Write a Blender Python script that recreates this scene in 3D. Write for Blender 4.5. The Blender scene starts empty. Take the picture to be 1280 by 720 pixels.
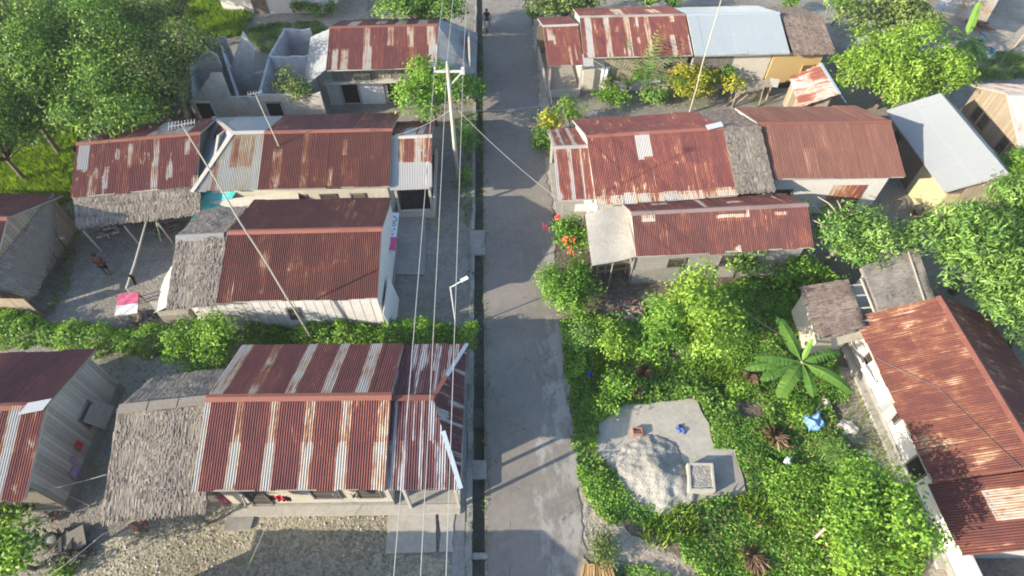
import bpy, math, random
import numpy as np
from mathutils import Vector, Matrix
R = math.radians
rnd = random.Random(7)
nrs = np.random.RandomState(11)
scene = bpy.context.scene
COL = scene.collection

# ------------------------------------------------------------------ camera and survey helper
FPX, PITCH, CAMH = 711.0, R(51.2), 24.0
SP, CP = math.sin(PITCH), math.cos(PITCH)
def at(px, py, z=0.0):
    """world point at height z seen at photo pixel (px, py)"""
    u, v = (px-640)/FPX, (py-360)/FPX
    d = (CAMH - z)/(SP + v*CP)
    return Vector((u*d, (CP - v*SP)*d, z))
cam_d = bpy.data.cameras.new('camera')
cam = bpy.data.objects.new('camera', cam_d); COL.objects.link(cam)
cam.location = (0, 0, CAMH); cam.rotation_euler = (math.pi/2 - PITCH, 0, 0)
cam_d.sensor_width = 36; cam_d.lens = 36*FPX/1280; cam_d.clip_end = 2000; cam_d.clip_start = 0.1
scene.camera = cam

# ------------------------------------------------------------------ object helpers
ORIG = {}
def tag(o, label=None, cat=None, group=None, kind=None):
    if label: o['label'] = label
    if cat: o['category'] = cat
    if group: o['group'] = group
    if kind: o['kind'] = kind
    return o
def empty(name, loc, label, cat, group=None):
    o = bpy.data.objects.new(name, None); COL.objects.link(o)
    o.location = loc; ORIG[o.name] = Vector(loc); o.empty_display_size = .2
    return tag(o, label, cat, group)
def link(name, me, mat, parent=None, origin=None):
    o = bpy.data.objects.new(name, me); COL.objects.link(o)
    if mat is not None: me.materials.append(mat)
    if parent is not None:
        o.parent = parent; ORIG[o.name] = ORIG[parent.name]
    else:
        org = Vector(origin) if origin is not None else Vector((0, 0, 0))
        o.location = org; ORIG[o.name] = org
    return o
def np_mesh(name, V, nper, tone=None, uv=None, attr='tone', smooth=False):
    """V (F*nper,3): unshared polygons with nper corners each"""
    me = bpy.data.meshes.new(name)
    n = len(V); nf = n//nper
    me.vertices.add(n); me.vertices.foreach_set('co', np.ascontiguousarray(V, dtype=np.float32).ravel())
    me.loops.add(n); me.loops.foreach_set('vertex_index', np.arange(n, dtype=np.int32))
    me.polygons.add(nf); me.polygons.foreach_set('loop_start', np.arange(0, n, nper, dtype=np.int32))
    if tone is not None:
        a = me.attributes.new(attr, 'FLOAT', 'FACE'); a.data.foreach_set('value', np.ascontiguousarray(tone, dtype=np.float32))
    if uv is not None:
        l = me.uv_layers.new(name='UVMap'); l.data.foreach_set('uv', np.ascontiguousarray(uv, dtype=np.float32).ravel())
    me.update(calc_edges=True); me.validate()
    return me

class MB:
    def __init__(s): s.v, s.f, s.t, s.g = [], [], [], []
    def add(s, vs, fs, tone=None):
        b = len(s.v); s.g.append((b, len(s.f))); s.v += [Vector(x) for x in vs]
        for f in fs:
            s.f.append([b+i for i in f]); s.t.append(rnd.random() if tone is None else tone)
        return s
    def obox(s, c, ax, ay, az, tone=None):
        """box with centre c and half axes"""
        c, ax, ay, az = map(Vector, (c, ax, ay, az))
        if tone is None: tone = rnd.random()
        vs = [c + ax*i + ay*j + az*k for k in (-1, 1) for j in (-1, 1) for i in (-1, 1)]
        fs = [(0,2,3,1), (4,5,7,6), (0,1,5,4), (2,6,7,3), (0,4,6,2), (1,3,7,5)]
        return s.add(vs, fs, tone)
    def box(s, c, sx, sy, sz, rz=0, tone=None):
        ca, sa = math.cos(rz), math.sin(rz)
        return s.obox(c, (sx/2*ca, sx/2*sa, 0), (-sy/2*sa, sy/2*ca, 0), (0, 0, sz/2), tone)
    def bar(s, p, q, w, h=None, tone=None, up=(0, 0, 1)):
        p, q = Vector(p), Vector(q); h = w if h is None else h
        d = q-p; L = d.length
        if L < 1e-6: return s
        d = d/L; up = Vector(up)
        if abs(d.dot(up)) > .98: up = Vector((0, 1, 0))
        x = d.cross(up).normalized(); y = x.cross(d)
        return s.obox((p+q)/2, d*L/2, x*w/2, y*h/2, tone)
    def tube(s, pts, r, n=6, tone=None, cap=True):
        pts = [Vector(p) for p in pts]; m = len(pts)
        rs = r if isinstance(r, (list, tuple)) else [r]*m
        rings = []
        for i, p in enumerate(pts):
            d = (pts[min(i+1, m-1)] - pts[max(i-1, 0)]).normalized()
            up = Vector((0, 0, 1)) if abs(d.z) < .95 else Vector((1, 0, 0))
            x = d.cross(up).normalized(); y = x.cross(d)
            rings.append([p + (x*math.cos(2*math.pi*k/n) + y*math.sin(2*math.pi*k/n))*rs[i] for k in range(n)])
        vs = [q for rg in rings for q in rg]
        fs = [(i*n+k, (i+1)*n+k, (i+1)*n+(k+1) % n, i*n+(k+1) % n) for i in range(m-1) for k in range(n)]
        if cap: fs += [tuple(range(n)), tuple(reversed(range((m-1)*n, m*n)))]
        return s.add(vs, fs, tone)
    def prism(s, poly, vec, tone=None):
        poly = [Vector(p) for p in poly]; vec = Vector(vec); n = len(poly)
        if tone is None: tone = rnd.random()
        vs = poly + [p+vec for p in poly]
        nr = Vector((0, 0, 0))
        for i in range(n): nr += (poly[i]-poly[0]).cross(poly[(i+1) % n]-poly[0])
        a, b = tuple(range(n)), tuple(range(n, 2*n))
        fl = nr.dot(vec) > 0
        fs = [tuple(reversed(a)) if fl else a, b if fl else tuple(reversed(b))]
        for i in range(n):
            j = (i+1) % n
            fs.append((i, j, n+j, n+i) if fl else (j, i, n+i, n+j))
        return s.add(vs, fs, tone)
    def ring(s, c, axis, r, rt, n=20, m=8, tone=None):
        c, axis = Vector(c), Vector(axis).normalized()
        up = Vector((0, 0, 1)) if abs(axis.z) < .9 else Vector((1, 0, 0))
        x = axis.cross(up).normalized(); y = x.cross(axis)
        vs, fs = [], []
        for i in range(n):
            a = 2*math.pi*i/n; d = x*math.cos(a) + y*math.sin(a)
            for k in range(m):
                b = 2*math.pi*k/m
                vs.append(c + d*(r + rt*math.cos(b)) + axis*(rt*math.sin(b)))
        for i in range(n):
            for k in range(m):
                fs.append((i*m+k, ((i+1) % n)*m+k, ((i+1) % n)*m+(k+1) % m, i*m+(k+1) % m))
        return s.add(vs, fs, tone)
    def lathe(s, c, prof, n=14, tone=None, ax=Vector((0, 0, 1))):
        """prof: (radius, height) pairs about axis ax"""
        c = Vector(c); ax = Vector(ax).normalized()
        up = Vector((0, 0, 1)) if abs(ax.z) < .9 else Vector((1, 0, 0))
        x = ax.cross(up).normalized(); y = ax.cross(x)
        vs = [c + ax*h + (x*math.cos(2*math.pi*k/n) + y*math.sin(2*math.pi*k/n))*r for r, h in prof for k in range(n)]
        m = len(prof)
        fs = [(i*n+k, i*n+(k+1) % n, (i+1)*n+(k+1) % n, (i+1)*n+k) for i in range(m-1) for k in range(n)]
        fs += [tuple(reversed(range(n))), tuple(range((m-1)*n, m*n))]
        return s.add(vs, fs, tone)
    def each(s, name, mat, parent, **kw):
        """every primitive becomes a part of its own"""
        g = s.g + [(len(s.v), len(s.f))]
        for (a, fa), (b, fb) in zip(g, g[1:]):
            m = MB(); m.v, m.f, m.t = s.v[a:b], [[i-a for i in f] for f in s.f[fa:fb]], s.t[fa:fb]; m.build(name, mat, parent, **kw)
    def build(s, name, mat, parent=None, origin=None, smooth=False, bevel=0):
        org = ORIG[parent.name] if parent is not None else (Vector(origin) if origin is not None else Vector((0, 0, 0)))
        me = bpy.data.meshes.new(name)
        me.from_pydata([tuple(v-org) for v in s.v], [], s.f)
        a = me.attributes.new('tone', 'FLOAT', 'FACE'); a.data.foreach_set('value', s.t)
        me.update(); me.validate()
        if smooth: me.polygons.foreach_set('use_smooth', [True]*len(me.polygons))
        o = link(name, me, mat, parent, org)
        if bevel:
            m = o.modifiers.new('bevel', 'BEVEL'); m.width = bevel; m.segments = 2; m.limit_method = 'ANGLE'
        return o

# ------------------------------------------------------------------ materials
def newmat(name):
    m = bpy.data.materials.new(name); m.use_nodes = True
    nt = m.node_tree; nt.nodes.clear()
    return m, nt, nt.nodes, nt.links
class NG:
    """small node-graph helper"""
    def __init__(s, name):
        s.m, s.nt, s.n, s.l = newmat(name)
        s.out = s.n.new('ShaderNodeOutputMaterial')
    def node(s, t, **kw):
        x = s.n.new(t)
        for k, v in kw.items(): setattr(x, k, v)
        return x
    def set(s, sock, v):
        if hasattr(v, 'is_output'): s.l.new(v, sock)
        else: sock.default_value = v
    def coord(s, kind='Object'): return s.node('ShaderNodeTexCoord').outputs[kind]
    def mapping(s, vec, scale=(1, 1, 1), loc=(0, 0, 0), rot=(0, 0, 0)):
        x = s.node('ShaderNodeMapping'); s.set(x.inputs['Vector'], vec)
        x.inputs['Scale'].default_value = scale; x.inputs['Location'].default_value = loc; x.inputs['Rotation'].default_value = rot
        return x.outputs[0]
    def noise(s, vec, scale, detail=4, rough=.55, dist=0):
        x = s.node('ShaderNodeTexNoise'); s.set(x.inputs['Vector'], vec)
        x.inputs['Scale'].default_value = scale; x.inputs['Detail'].default_value = detail
        x.inputs['Roughness'].default_value = rough; x.inputs['Distortion'].default_value = dist
        return x.outputs['Fac']
    def voro(s, vec, scale, feature='F1', out='Distance'):
        x = s.node('ShaderNodeTexVoronoi', feature=feature); s.set(x.inputs['Vector'], vec); x.inputs['Scale'].default_value = scale
        return x.outputs[out]
    def math(s, op, a, b=0.0, c=None, clamp=False):
        x = s.node('ShaderNodeMath', operation=op, use_clamp=clamp); s.set(x.inputs[0], a); s.set(x.inputs[1], b)
        if c is not None: s.set(x.inputs[2], c)
        return x.outputs[0]
    def ramp(s, fac, stops, interp='LINEAR'):
        x = s.node('ShaderNodeValToRGB'); s.set(x.inputs[0], fac); e = x.color_ramp.elements; x.color_ramp.interpolation = interp
        while len(e) < len(stops): e.new(.5)
        for i, (p, c) in enumerate(stops): e[i].position = p; e[i].color = (*c, 1) if len(c) == 3 else c
        return x.outputs[0]
    def step(s, fac, a, b): return s.ramp(fac, [(a, (0, 0, 0)), (b, (1, 1, 1))])
    def mix(s, fac, a, b, mode='MIX'):
        x = s.node('ShaderNodeMix', data_type='RGBA', blend_type=mode); s.set(x.inputs[0], fac)
        s.set(x.inputs[6], a if hasattr(a, 'is_output') else (*a, 1)); s.set(x.inputs[7], b if hasattr(b, 'is_output') else (*b, 1))
        return x.outputs[2]
    def attr(s, name): return s.node('ShaderNodeAttribute', attribute_name=name).outputs['Fac']
    def bump(s, h, strength=.5, dist=.02, normal=None):
        x = s.node('ShaderNodeBump'); s.set(x.inputs['Height'], h); x.inputs['Strength'].default_value = strength; x.inputs['Distance'].default_value = dist
        if normal is not None: s.set(x.inputs['Normal'], normal)
        return x.outputs[0]
    def bsdf(s, col, rough=.8, spec=.3, metal=0, normal=None, **kw):
        x = s.node('ShaderNodeBsdfPrincipled')
        s.set(x.inputs['Base Color'], col if hasattr(col, 'is_output') else (*col, 1)); s.set(x.inputs['Roughness'], rough)
        x.inputs['Specular IOR Level'].default_value = spec; s.set(x.inputs['Metallic'], metal)
        if normal is not None: s.l.new(normal, x.inputs['Normal'])
        for k, v in kw.items(): s.set(x.inputs[k], v)
        return x.outputs[0]
    def done(s, sh): s.l.new(sh, s.out.inputs['Surface']); return s.m

def rust_mat(name, galv=(.30, .30, .295), cream=(.34, .28, .21), orange=(.20, .078, .042), red=(.140, .046, .042), dark=(.088, .034, .035), streak=.65, blotch=.45, patch=0):
    g = NG(name); uv = g.coord('UV')
    lv = g.attr('rust')
    st = g.noise(g.mapping(uv, (5.0, .45, 1)), 1.6, 5, .65)
    bl = g.noise(g.mapping(uv, (1.1, .7, 1), (3.1, 7.7, 0)), 1.3, 5, .6, .4)
    fine = g.noise(g.mapping(uv, (14, 3.0, 1)), 2.0, 4, .7)
    x = g.math('MULTIPLY_ADD', g.math('SUBTRACT', st, .5), streak*1.6, lv)
    x = g.math('MULTIPLY_ADD', g.math('SUBTRACT', bl, .5), blotch*1.4, x)
    x = g.math('MULTIPLY_ADD', g.math('SUBTRACT', fine, .5), .22, x, True)
    if patch:
        pn = g.noise(g.mapping(uv, (2.6, .8, 1), (9, 4, 0)), 1.0, 4, .6, .9)
        x = g.math('MULTIPLY_ADD', g.step(pn, .60, .70), -patch, x, True)
    c = g.ramp(x, [(.0, galv), (.2, galv), (.33, cream), (.48, orange), (.66, red), (1.0, dark)])
    c = g.mix(g.math('MULTIPLY', fine, .35), c, (.5, .45, .42), 'SOFT_LIGHT')
    rg = g.ramp(x, [(0, (.5,)*3), (.5, (.8,)*3)])
    return g.done(g.bsdf(c, rg, .25, 0, g.bump(fine, .25, .01)))
def tone_mat(name, cols, rough=.85, scale=6, amount=.35, bump=.3, spec=.25, stretch=(1, 1, 1), trans=0, metal=0):
    """colour picked per face from a ramp and broken up by noise"""
    g = NG(name); co = g.coord(); n1 = g.noise(g.mapping(co, stretch), scale, 5, .65); n2 = g.noise(g.mapping(co, stretch), scale*5, 3, .6)
    t = g.math('MULTIPLY_ADD', g.math('SUBTRACT', n1, .5), amount*2, g.attr('tone'), True)
    k = len(cols); c = g.ramp(t, [(i/(k-1) if k > 1 else 0, cc) for i, cc in enumerate(cols)])
    c = g.mix(.5, c, g.ramp(n2, [(.3, (.35,)*3), (.7, (.65,)*3)]), 'SOFT_LIGHT')
    return g.done(g.bsdf(c, rough, spec, metal, g.bump(n2, bump, .015)))
def leaf_mat(name, dark, mid, light, trans=.32, warm=None):
    g = NG(name); t = g.attr('tone'); oi = g.node('ShaderNodeObjectInfo').outputs['Random']
    t = g.math('MULTIPLY_ADD', g.math('SUBTRACT', g.noise(g.coord(), .9, 3, .6), .5), .75, t)
    t = g.math('MULTIPLY_ADD', g.math('SUBTRACT', oi, .5), .12, t, True)
    stops = [(.05, dark), (.5, mid), (.95, light)]
    if warm: stops.append((1.0, warm))
    c = g.ramp(t, stops)
    d = g.bsdf(c, .55, .3)
    tr = g.node('ShaderNodeBsdfTranslucent'); g.l.new(g.mix(1, c, (1.0, .95, .35), 'MULTIPLY'), tr.inputs[0])
    mx = g.node('ShaderNodeMixShader'); mx.inputs[0].default_value = trans; g.l.new(d, mx.inputs[1]); g.l.new(tr.outputs[0], mx.inputs[2])
    return g.done(mx.outputs[0])

M = {}
M['rust'] = rust_mat('rusty_iron', patch=.30)
M['rust_patchy'] = rust_mat('patchy_rusty_iron', streak=.8, blotch=.55, patch=.55)
M['rust_worn'] = rust_mat('rusty_iron_worn', galv=(.27, .27, .275), cream=(.31, .27, .235), streak=.75, blotch=.7)
M['rust_dark'] = rust_mat('rusty_iron_dark', red=(.108, .040, .038), dark=(.068, .030, .031), streak=.65, blotch=.4, patch=.24)
M['rust_brown'] = rust_mat('rusty_iron_brown', galv=(.28, .25, .22), cream=(.22, .15, .11), orange=(.16, .082, .06), red=(.125, .058, .046), dark=(.095, .045, .038), streak=.55, blotch=.25)
M['rust_orange'] = rust_mat('rusty_iron_orange', galv=(.30, .28, .25), cream=(.30, .20, .13), orange=(.15, .060, .036), red=(.096, .034, .029), dark=(.072, .028, .026), streak=.5, blotch=.65, patch=.2)
M['rust_purple'] = rust_mat('flaking_purple_iron', galv=(.23, .235, .255), cream=(.22, .205, .21), orange=(.12, .06, .055), red=(.080, .032, .038), dark=(.06, .028, .034), streak=1.0, blotch=.3)
M['zinc'] = rust_mat('zinc_sheet', galv=(.27, .28, .28), cream=(.27, .26, .21), orange=(.24, .15, .09), streak=.3, blotch=.25)
M['zinc_blue'] = rust_mat('blue_grey_sheet', galv=(.215, .255, .285), cream=(.235, .265, .285), orange=(.2, .21, .21), streak=.2, blotch=.15)
M['zinc_white'] = rust_mat('white_sheet', galv=(.205, .225, .24), cream=(.20, .215, .225), orange=(.18, .17, .15), streak=.12, blotch=.12)
M['thatch'] = tone_mat('palm_thatch', [(.075, .064, .055), (.15, .129, .109), (.205, .178, .15), (.265, .235, .2)], .95, 2.2, .2, .5, .1)
M['thatch_brown'] = tone_mat('brown_palm_thatch', [(.085, .062, .05), (.16, .12, .098), (.215, .168, .14), (.27, .22, .19)], .95, 2.2, .2, .5, .1)
M['wood'] = tone_mat('weathered_wood', [(.085, .076, .066), (.13, .12, .106), (.18, .168, .15)], .9, 2.5, .3, .5, .15, (1, 1, 6))
M['wood_pale'] = tone_mat('pale_weathered_boards', [(.16, .14, .12), (.29, .26, .225), (.40, .37, .33)], .9, 2.5, .3, .5, .15, (1, 1, 6))
M['thatch_pale'] = tone_mat('bleached_thatch', [(.15, .13, .11), (.24, .215, .185), (.29, .265, .235)], .95, 1.6, .3, .4, .1)
M['wood_tan'] = tone_mat('tan_boards', [(.16, .13, .095), (.24, .2, .15), (.31, .265, .2)], .85, 2.5, .25, .4, .15)
M['timber'] = tone_mat('fresh_lumber', [(.21, .115, .045), (.33, .2, .085), (.42, .29, .14)], .75, 4, .2, .3, .2)
M['bamboo_wall'] = tone_mat('woven_bamboo', [(.28, .185, .08), (.35, .245, .11), (.40, .3, .16)], .8, 3, .2, .3, .2, (1, 1, 8))
M['bamboo'] = tone_mat('bamboo_pole', [(.30, .275, .22), (.40, .37, .31)], .6, 2, .2, .2, .3)
M['white_wall'] = tone_mat('stained_white_wall', [(.30, .29, .265), (.46, .45, .435), (.53, .52, .51)], .85, 1.3, .35, .2, .2)
M['cream_wall'] = tone_mat('cream_plaster', [(.26, .24, .195), (.37, .345, .29), (.43, .405, .35)], .9, 1.1, .35, .25, .15)
M['yellow_wall'] = tone_mat('yellow_plywood', [(.26, .22, .12), (.34, .295, .175), (.38, .345, .22)], .8, 1.0, .3, .1, .2)
M['brown_wall'] = tone_mat('brown_plywood', [(.07, .05, .04), (.125, .095, .075), (.165, .13, .10)], .85, 1.5, .3, .3, .2)
M['concrete'] = tone_mat('old_concrete', [(.14, .137, .125), (.22, .213, .195), (.29, .28, .255)], .92, 1.4, .45, .4, .15)
M['concrete_pale'] = tone_mat('pale_concrete', [(.20, .185, .16), (.285, .27, .235), (.35, .335, .295)], .92, 1.1, .5, .35, .15)
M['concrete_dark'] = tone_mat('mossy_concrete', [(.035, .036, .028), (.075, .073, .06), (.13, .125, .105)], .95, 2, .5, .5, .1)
M['ruin'] = tone_mat('weathered_plaster', [(.17, .17, .185), (.34, .34, .355), (.48, .475, .47)], .95, .9, .6, .4, .1)
M['ruin_pale'] = tone_mat('pale_ruin_plaster', [(.18, .17, .15), (.34, .32, .28), (.44, .42, .37)], .95, .9, .6, .4, .1)
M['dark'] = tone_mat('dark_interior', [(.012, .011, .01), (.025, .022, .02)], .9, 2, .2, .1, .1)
M['bark'] = tone_mat('bark', [(.07, .058, .045), (.13, .11, .088), (.19, .165, .14)], .95, 5, .4, .7, .1)
M['bark_pale'] = tone_mat('pale_bark', [(.2, .175, .14), (.3, .275, .225)], .9, 5, .4, .5, .1)
M['steel'] = tone_mat('grey_steel', [(.32, .33, .33), (.42, .42, .42)], .5, 3, .2, .1, .4)
M['steel_dark'] = tone_mat('dark_steel', [(.03, .03, .034), (.06, .06, .065)], .5, 5, .2, .1, .4)
M['wire'] = tone_mat('wire', [(.25, .25, .25), (.3, .3, .3)], .5, 3, .1, 0, .3)
M['rubber'] = tone_mat('rubber', [(.02, .02, .02), (.035, .035, .035)], .85, 8, .2, .2, .2)
def flat(name, c, rough=.8, amt=.2, scale=4):
    c = tuple(x*.68 for x in c)
    M[name] = tone_mat(name, [tuple(x*.72 for x in c), c, tuple(min(1, x*1.15) for x in c)], rough, scale, amt, .25, .25)
flat('cloth_red', (.55, .03, .05)); flat('cloth_white', (.74, .74, .76)); flat('cloth_pink', (.58, .12, .22)); flat('cloth_purple', (.36, .26, .52))
flat('cloth_black', (.025, .025, .03)); flat('tarp_blue', (.22, .42, .68), .5); flat('tarp_turquoise', (.10, .55, .56), .5); flat('cloth_navy', (.05, .10, .35)); flat('plastic_yellow', (.62, .55, .06), .5)
flat('plastic_red', (.55, .02, .03), .4); flat('plastic_blue', (.03, .07, .45), .4); flat('paper', (.66, .60, .53)); flat('skin', (.26, .135, .085), .6); flat('hair', (.012, .01, .01), .6)
flat('banner_white', (.66, .70, .78), .5, .08); flat('banner_pink', (.60, .06, .22), .5, .08); flat('banner_ink', (.10, .16, .28), .5, .1); flat('brick', (.42, .17, .11)); flat('cloth_orange', (.17, .06, .045))
flat('paint_grey', (.34, .36, .38), .35); flat('paint_white', (.72, .72, .72), .4, .1); flat('glass_dark', (.02, .025, .03), .15); flat('cap_blue', (.40, .47, .53), .5, .2); flat('cap_grey', (.29, .29, .29), .7, .4); flat('cap_pink', (.34, .25, .235), .8, .4); flat('cap_rust', (.26, .10, .075), .8, .4)
flat('leafbin', (.18, .10, .06), .95, .5); flat('pale_trim', (.44, .41, .365), .8, .4)
def gmat(name, cols, pebble=14, contrast=.5, big=.22, tint=None):
    g = NG(name); co = g.coord()
    n0 = g.noise(co, big, 5, .6); n1 = g.noise(co, 2.2, 6, .65); v = g.voro(co, pebble, 'F1', 'Color'); vd = g.voro(co, pebble, 'F1', 'Distance'); n2 = g.noise(co, 30, 3, .7)
    sep = g.node('ShaderNodeSeparateColor'); g.l.new(v, sep.inputs[0])
    t = g.math('MULTIPLY_ADD', g.math('SUBTRACT', n0, .5), 1.5, .5)
    t = g.math('MULTIPLY_ADD', g.math('SUBTRACT', n1, .5), .9, t)
    t = g.math('MULTIPLY_ADD', g.math('SUBTRACT', sep.outputs[0], .5), contrast, t, True)
    k = len(cols); c = g.ramp(t, [(i/(k-1), cc) for i, cc in enumerate(cols)])
    if tint:
        c = g.mix(g.step(g.noise(g.mapping(co, (1, 1, 1), (31, 7, 0)), .35, 6, .7), .56, .68), c, tint)
    h = g.math('MULTIPLY_ADD', n2, .5, g.math('MULTIPLY', vd, -1.0))
    return g.done(g.bsdf(c, .95, .12, 0, g.bump(h, .7, .03)))
M['gravel'] = gmat('gravel_yard', [(.10, .092, .068), (.19, .172, .122), (.27, .245, .18), (.35, .32, .245)], 11, .6, .2, (.12, .125, .055))
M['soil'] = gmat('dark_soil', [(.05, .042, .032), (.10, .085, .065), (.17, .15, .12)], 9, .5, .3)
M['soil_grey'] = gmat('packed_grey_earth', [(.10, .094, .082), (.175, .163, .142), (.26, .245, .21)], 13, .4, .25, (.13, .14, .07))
M['path'] = gmat('dirt_path_earth', [(.16, .135, .105), (.27, .235, .19), (.36, .32, .27)], 9, .4, .4)
M['sand'] = gmat('sand_heap', [(.17, .163, .145), (.25, .24, .213), (.31, .30, .27)], 16, .5, .5)
def road_mat():
    g = NG('worn_asphalt'); co = g.coord()
    n0 = g.noise(co, .25, 4, .6); n1 = g.noise(co, 3.0, 6, .7); n2 = g.noise(co, 40, 3, .7)
    t = g.math('MULTIPLY_ADD', g.math('SUBTRACT', n0, .5), 1.0, g.math('MULTIPLY_ADD', g.math('SUBTRACT', n1, .5), .7, .5), True)
    c = g.ramp(t, [(0, (.095, .086, .077)), (.5, (.165, .150, .133)), (1, (.235, .215, .188))])
    sx = g.node('ShaderNodeSeparateXYZ'); g.l.new(co, sx.inputs[0])
    side = g.ramp(sx.outputs[0], [(0, (.0,)*3), (1, (.0,)*3)])
    gr = g.node('ShaderNodeMapRange'); g.l.new(sx.outputs[0], gr.inputs[0]); gr.inputs[1].default_value = .3; gr.inputs[2].default_value = 1.9; gr.inputs[3].default_value = -.14; gr.inputs[4].default_value = .07
    near = g.node('ShaderNodeMapRange'); g.l.new(sx.outputs[1], near.inputs[0]); near.inputs[1].default_value = 14; near.inputs[2].default_value = 26; near.inputs[3].default_value = 0; near.inputs[4].default_value = -.12
    p = g.math('ADD', g.noise(g.mapping(co, (1, .55, 1), (5, 2, 0)), .9, 7, .72), g.math('ADD', gr.outputs[0], near.outputs[0]))
    c = g.mix(g.math('MULTIPLY', g.step(p, .52, .60), .62), c, g.mix(n1, (.235, .222, .20), (.34, .325, .295)))
    crack = g.step(g.voro(g.mapping(co, (.5, .35, 1)), 1.0, 'DISTANCE_TO_EDGE'), .0, .012)
    c = g.mix(g.math('MULTIPLY', g.math('SUBTRACT', 1.0, crack), g.step(n1, .5, .6)), c, (.05, .05, .045))
    return g.done(g.bsdf(c, .9, .2, 0, g.bump(g.math('ADD', n2, g.math('MULTIPLY', p, .6)), .5, .02)))
M['asphalt'] = road_mat()
M['leaf_tree'] = leaf_mat('leaf_tree', (.022, .060, .011), (.110, .225, .034), (.215, .36, .055))
M['leaf_olive'] = leaf_mat('leaf_olive', (.028, .052, .014), (.125, .195, .05), (.235, .31, .085))
M['leaf_bright'] = leaf_mat('leaf_bright', (.04, .105, .012), (.135, .29, .032), (.26, .43, .06), .4)
M['leaf_lime'] = leaf_mat('leaf_lime', (.07, .15, .014), (.19, .335, .036), (.32, .47, .07), .4)
M['leaf_mango'] = leaf_mat('leaf_mango', (.04, .105, .026), (.145, .275, .055), (.265, .42, .095), .34)
M['leaf_yellow'] = leaf_mat('leaf_yellow', (.10, .16, .016), (.28, .32, .026), (.52, .44, .04), .35)
M['leaf_weed'] = leaf_mat('leaf_weed', (.03, .095, .011), (.125, .275, .032), (.225, .39, .055), .38)
M['grass'] = leaf_mat('grass_blades', (.07, .14, .014), (.17, .30, .026), (.27, .39, .05), .38)
M['banana'] = leaf_mat('banana_leaf', (.04, .10, .015), (.085, .19, .03), (.17, .31, .05), .4)
M['leaf_dead'] = leaf_mat('dead_fern', (.08, .05, .03), (.17, .11, .07), (.26, .18, .12), .2)
M['flower'] = leaf_mat('bougainvillea_bloom', (.45, .02, .06), (.62, .05, .09), (.62, .13, .05), .25)
# ------------------------------------------------------------------ roofs and houses
def poly_range(P2, u):
    vs = []
    n = len(P2)
    for i in range(n):
        (u0, v0), (u1, v1) = P2[i], P2[(i+1) % n]
        if abs(u1-u0) < 1e-9:
            if abs(u-u0) < 1e-6: vs += [v0, v1]
        elif min(u0, u1)-1e-6 <= u <= max(u0, u1)+1e-6:
            vs.append(v0 + (v1-v0)*(u-u0)/(u1-u0))
    return (min(vs), max(vs)) if vs else None
def rust_levels(seed, U, base=(.55, .95), lights=(), frac=0.0, sheet=.76):
    """rust level of each sheet of a roof slope; lights: (s0, s1, t0, t1, level) in shares of the slope"""
    r = random.Random(seed); tab = {}
    def f(s, t):
        for a, b, c, d, lv in lights:
            if a <= s <= b and c <= t <= d: return lv
        k = (int(s*U/sheet), t > .5)
        if k not in tab: tab[k] = r.uniform(.2, .4) if r.random() < frac else r.uniform(*base)
        return tab[k]
    return f
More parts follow.
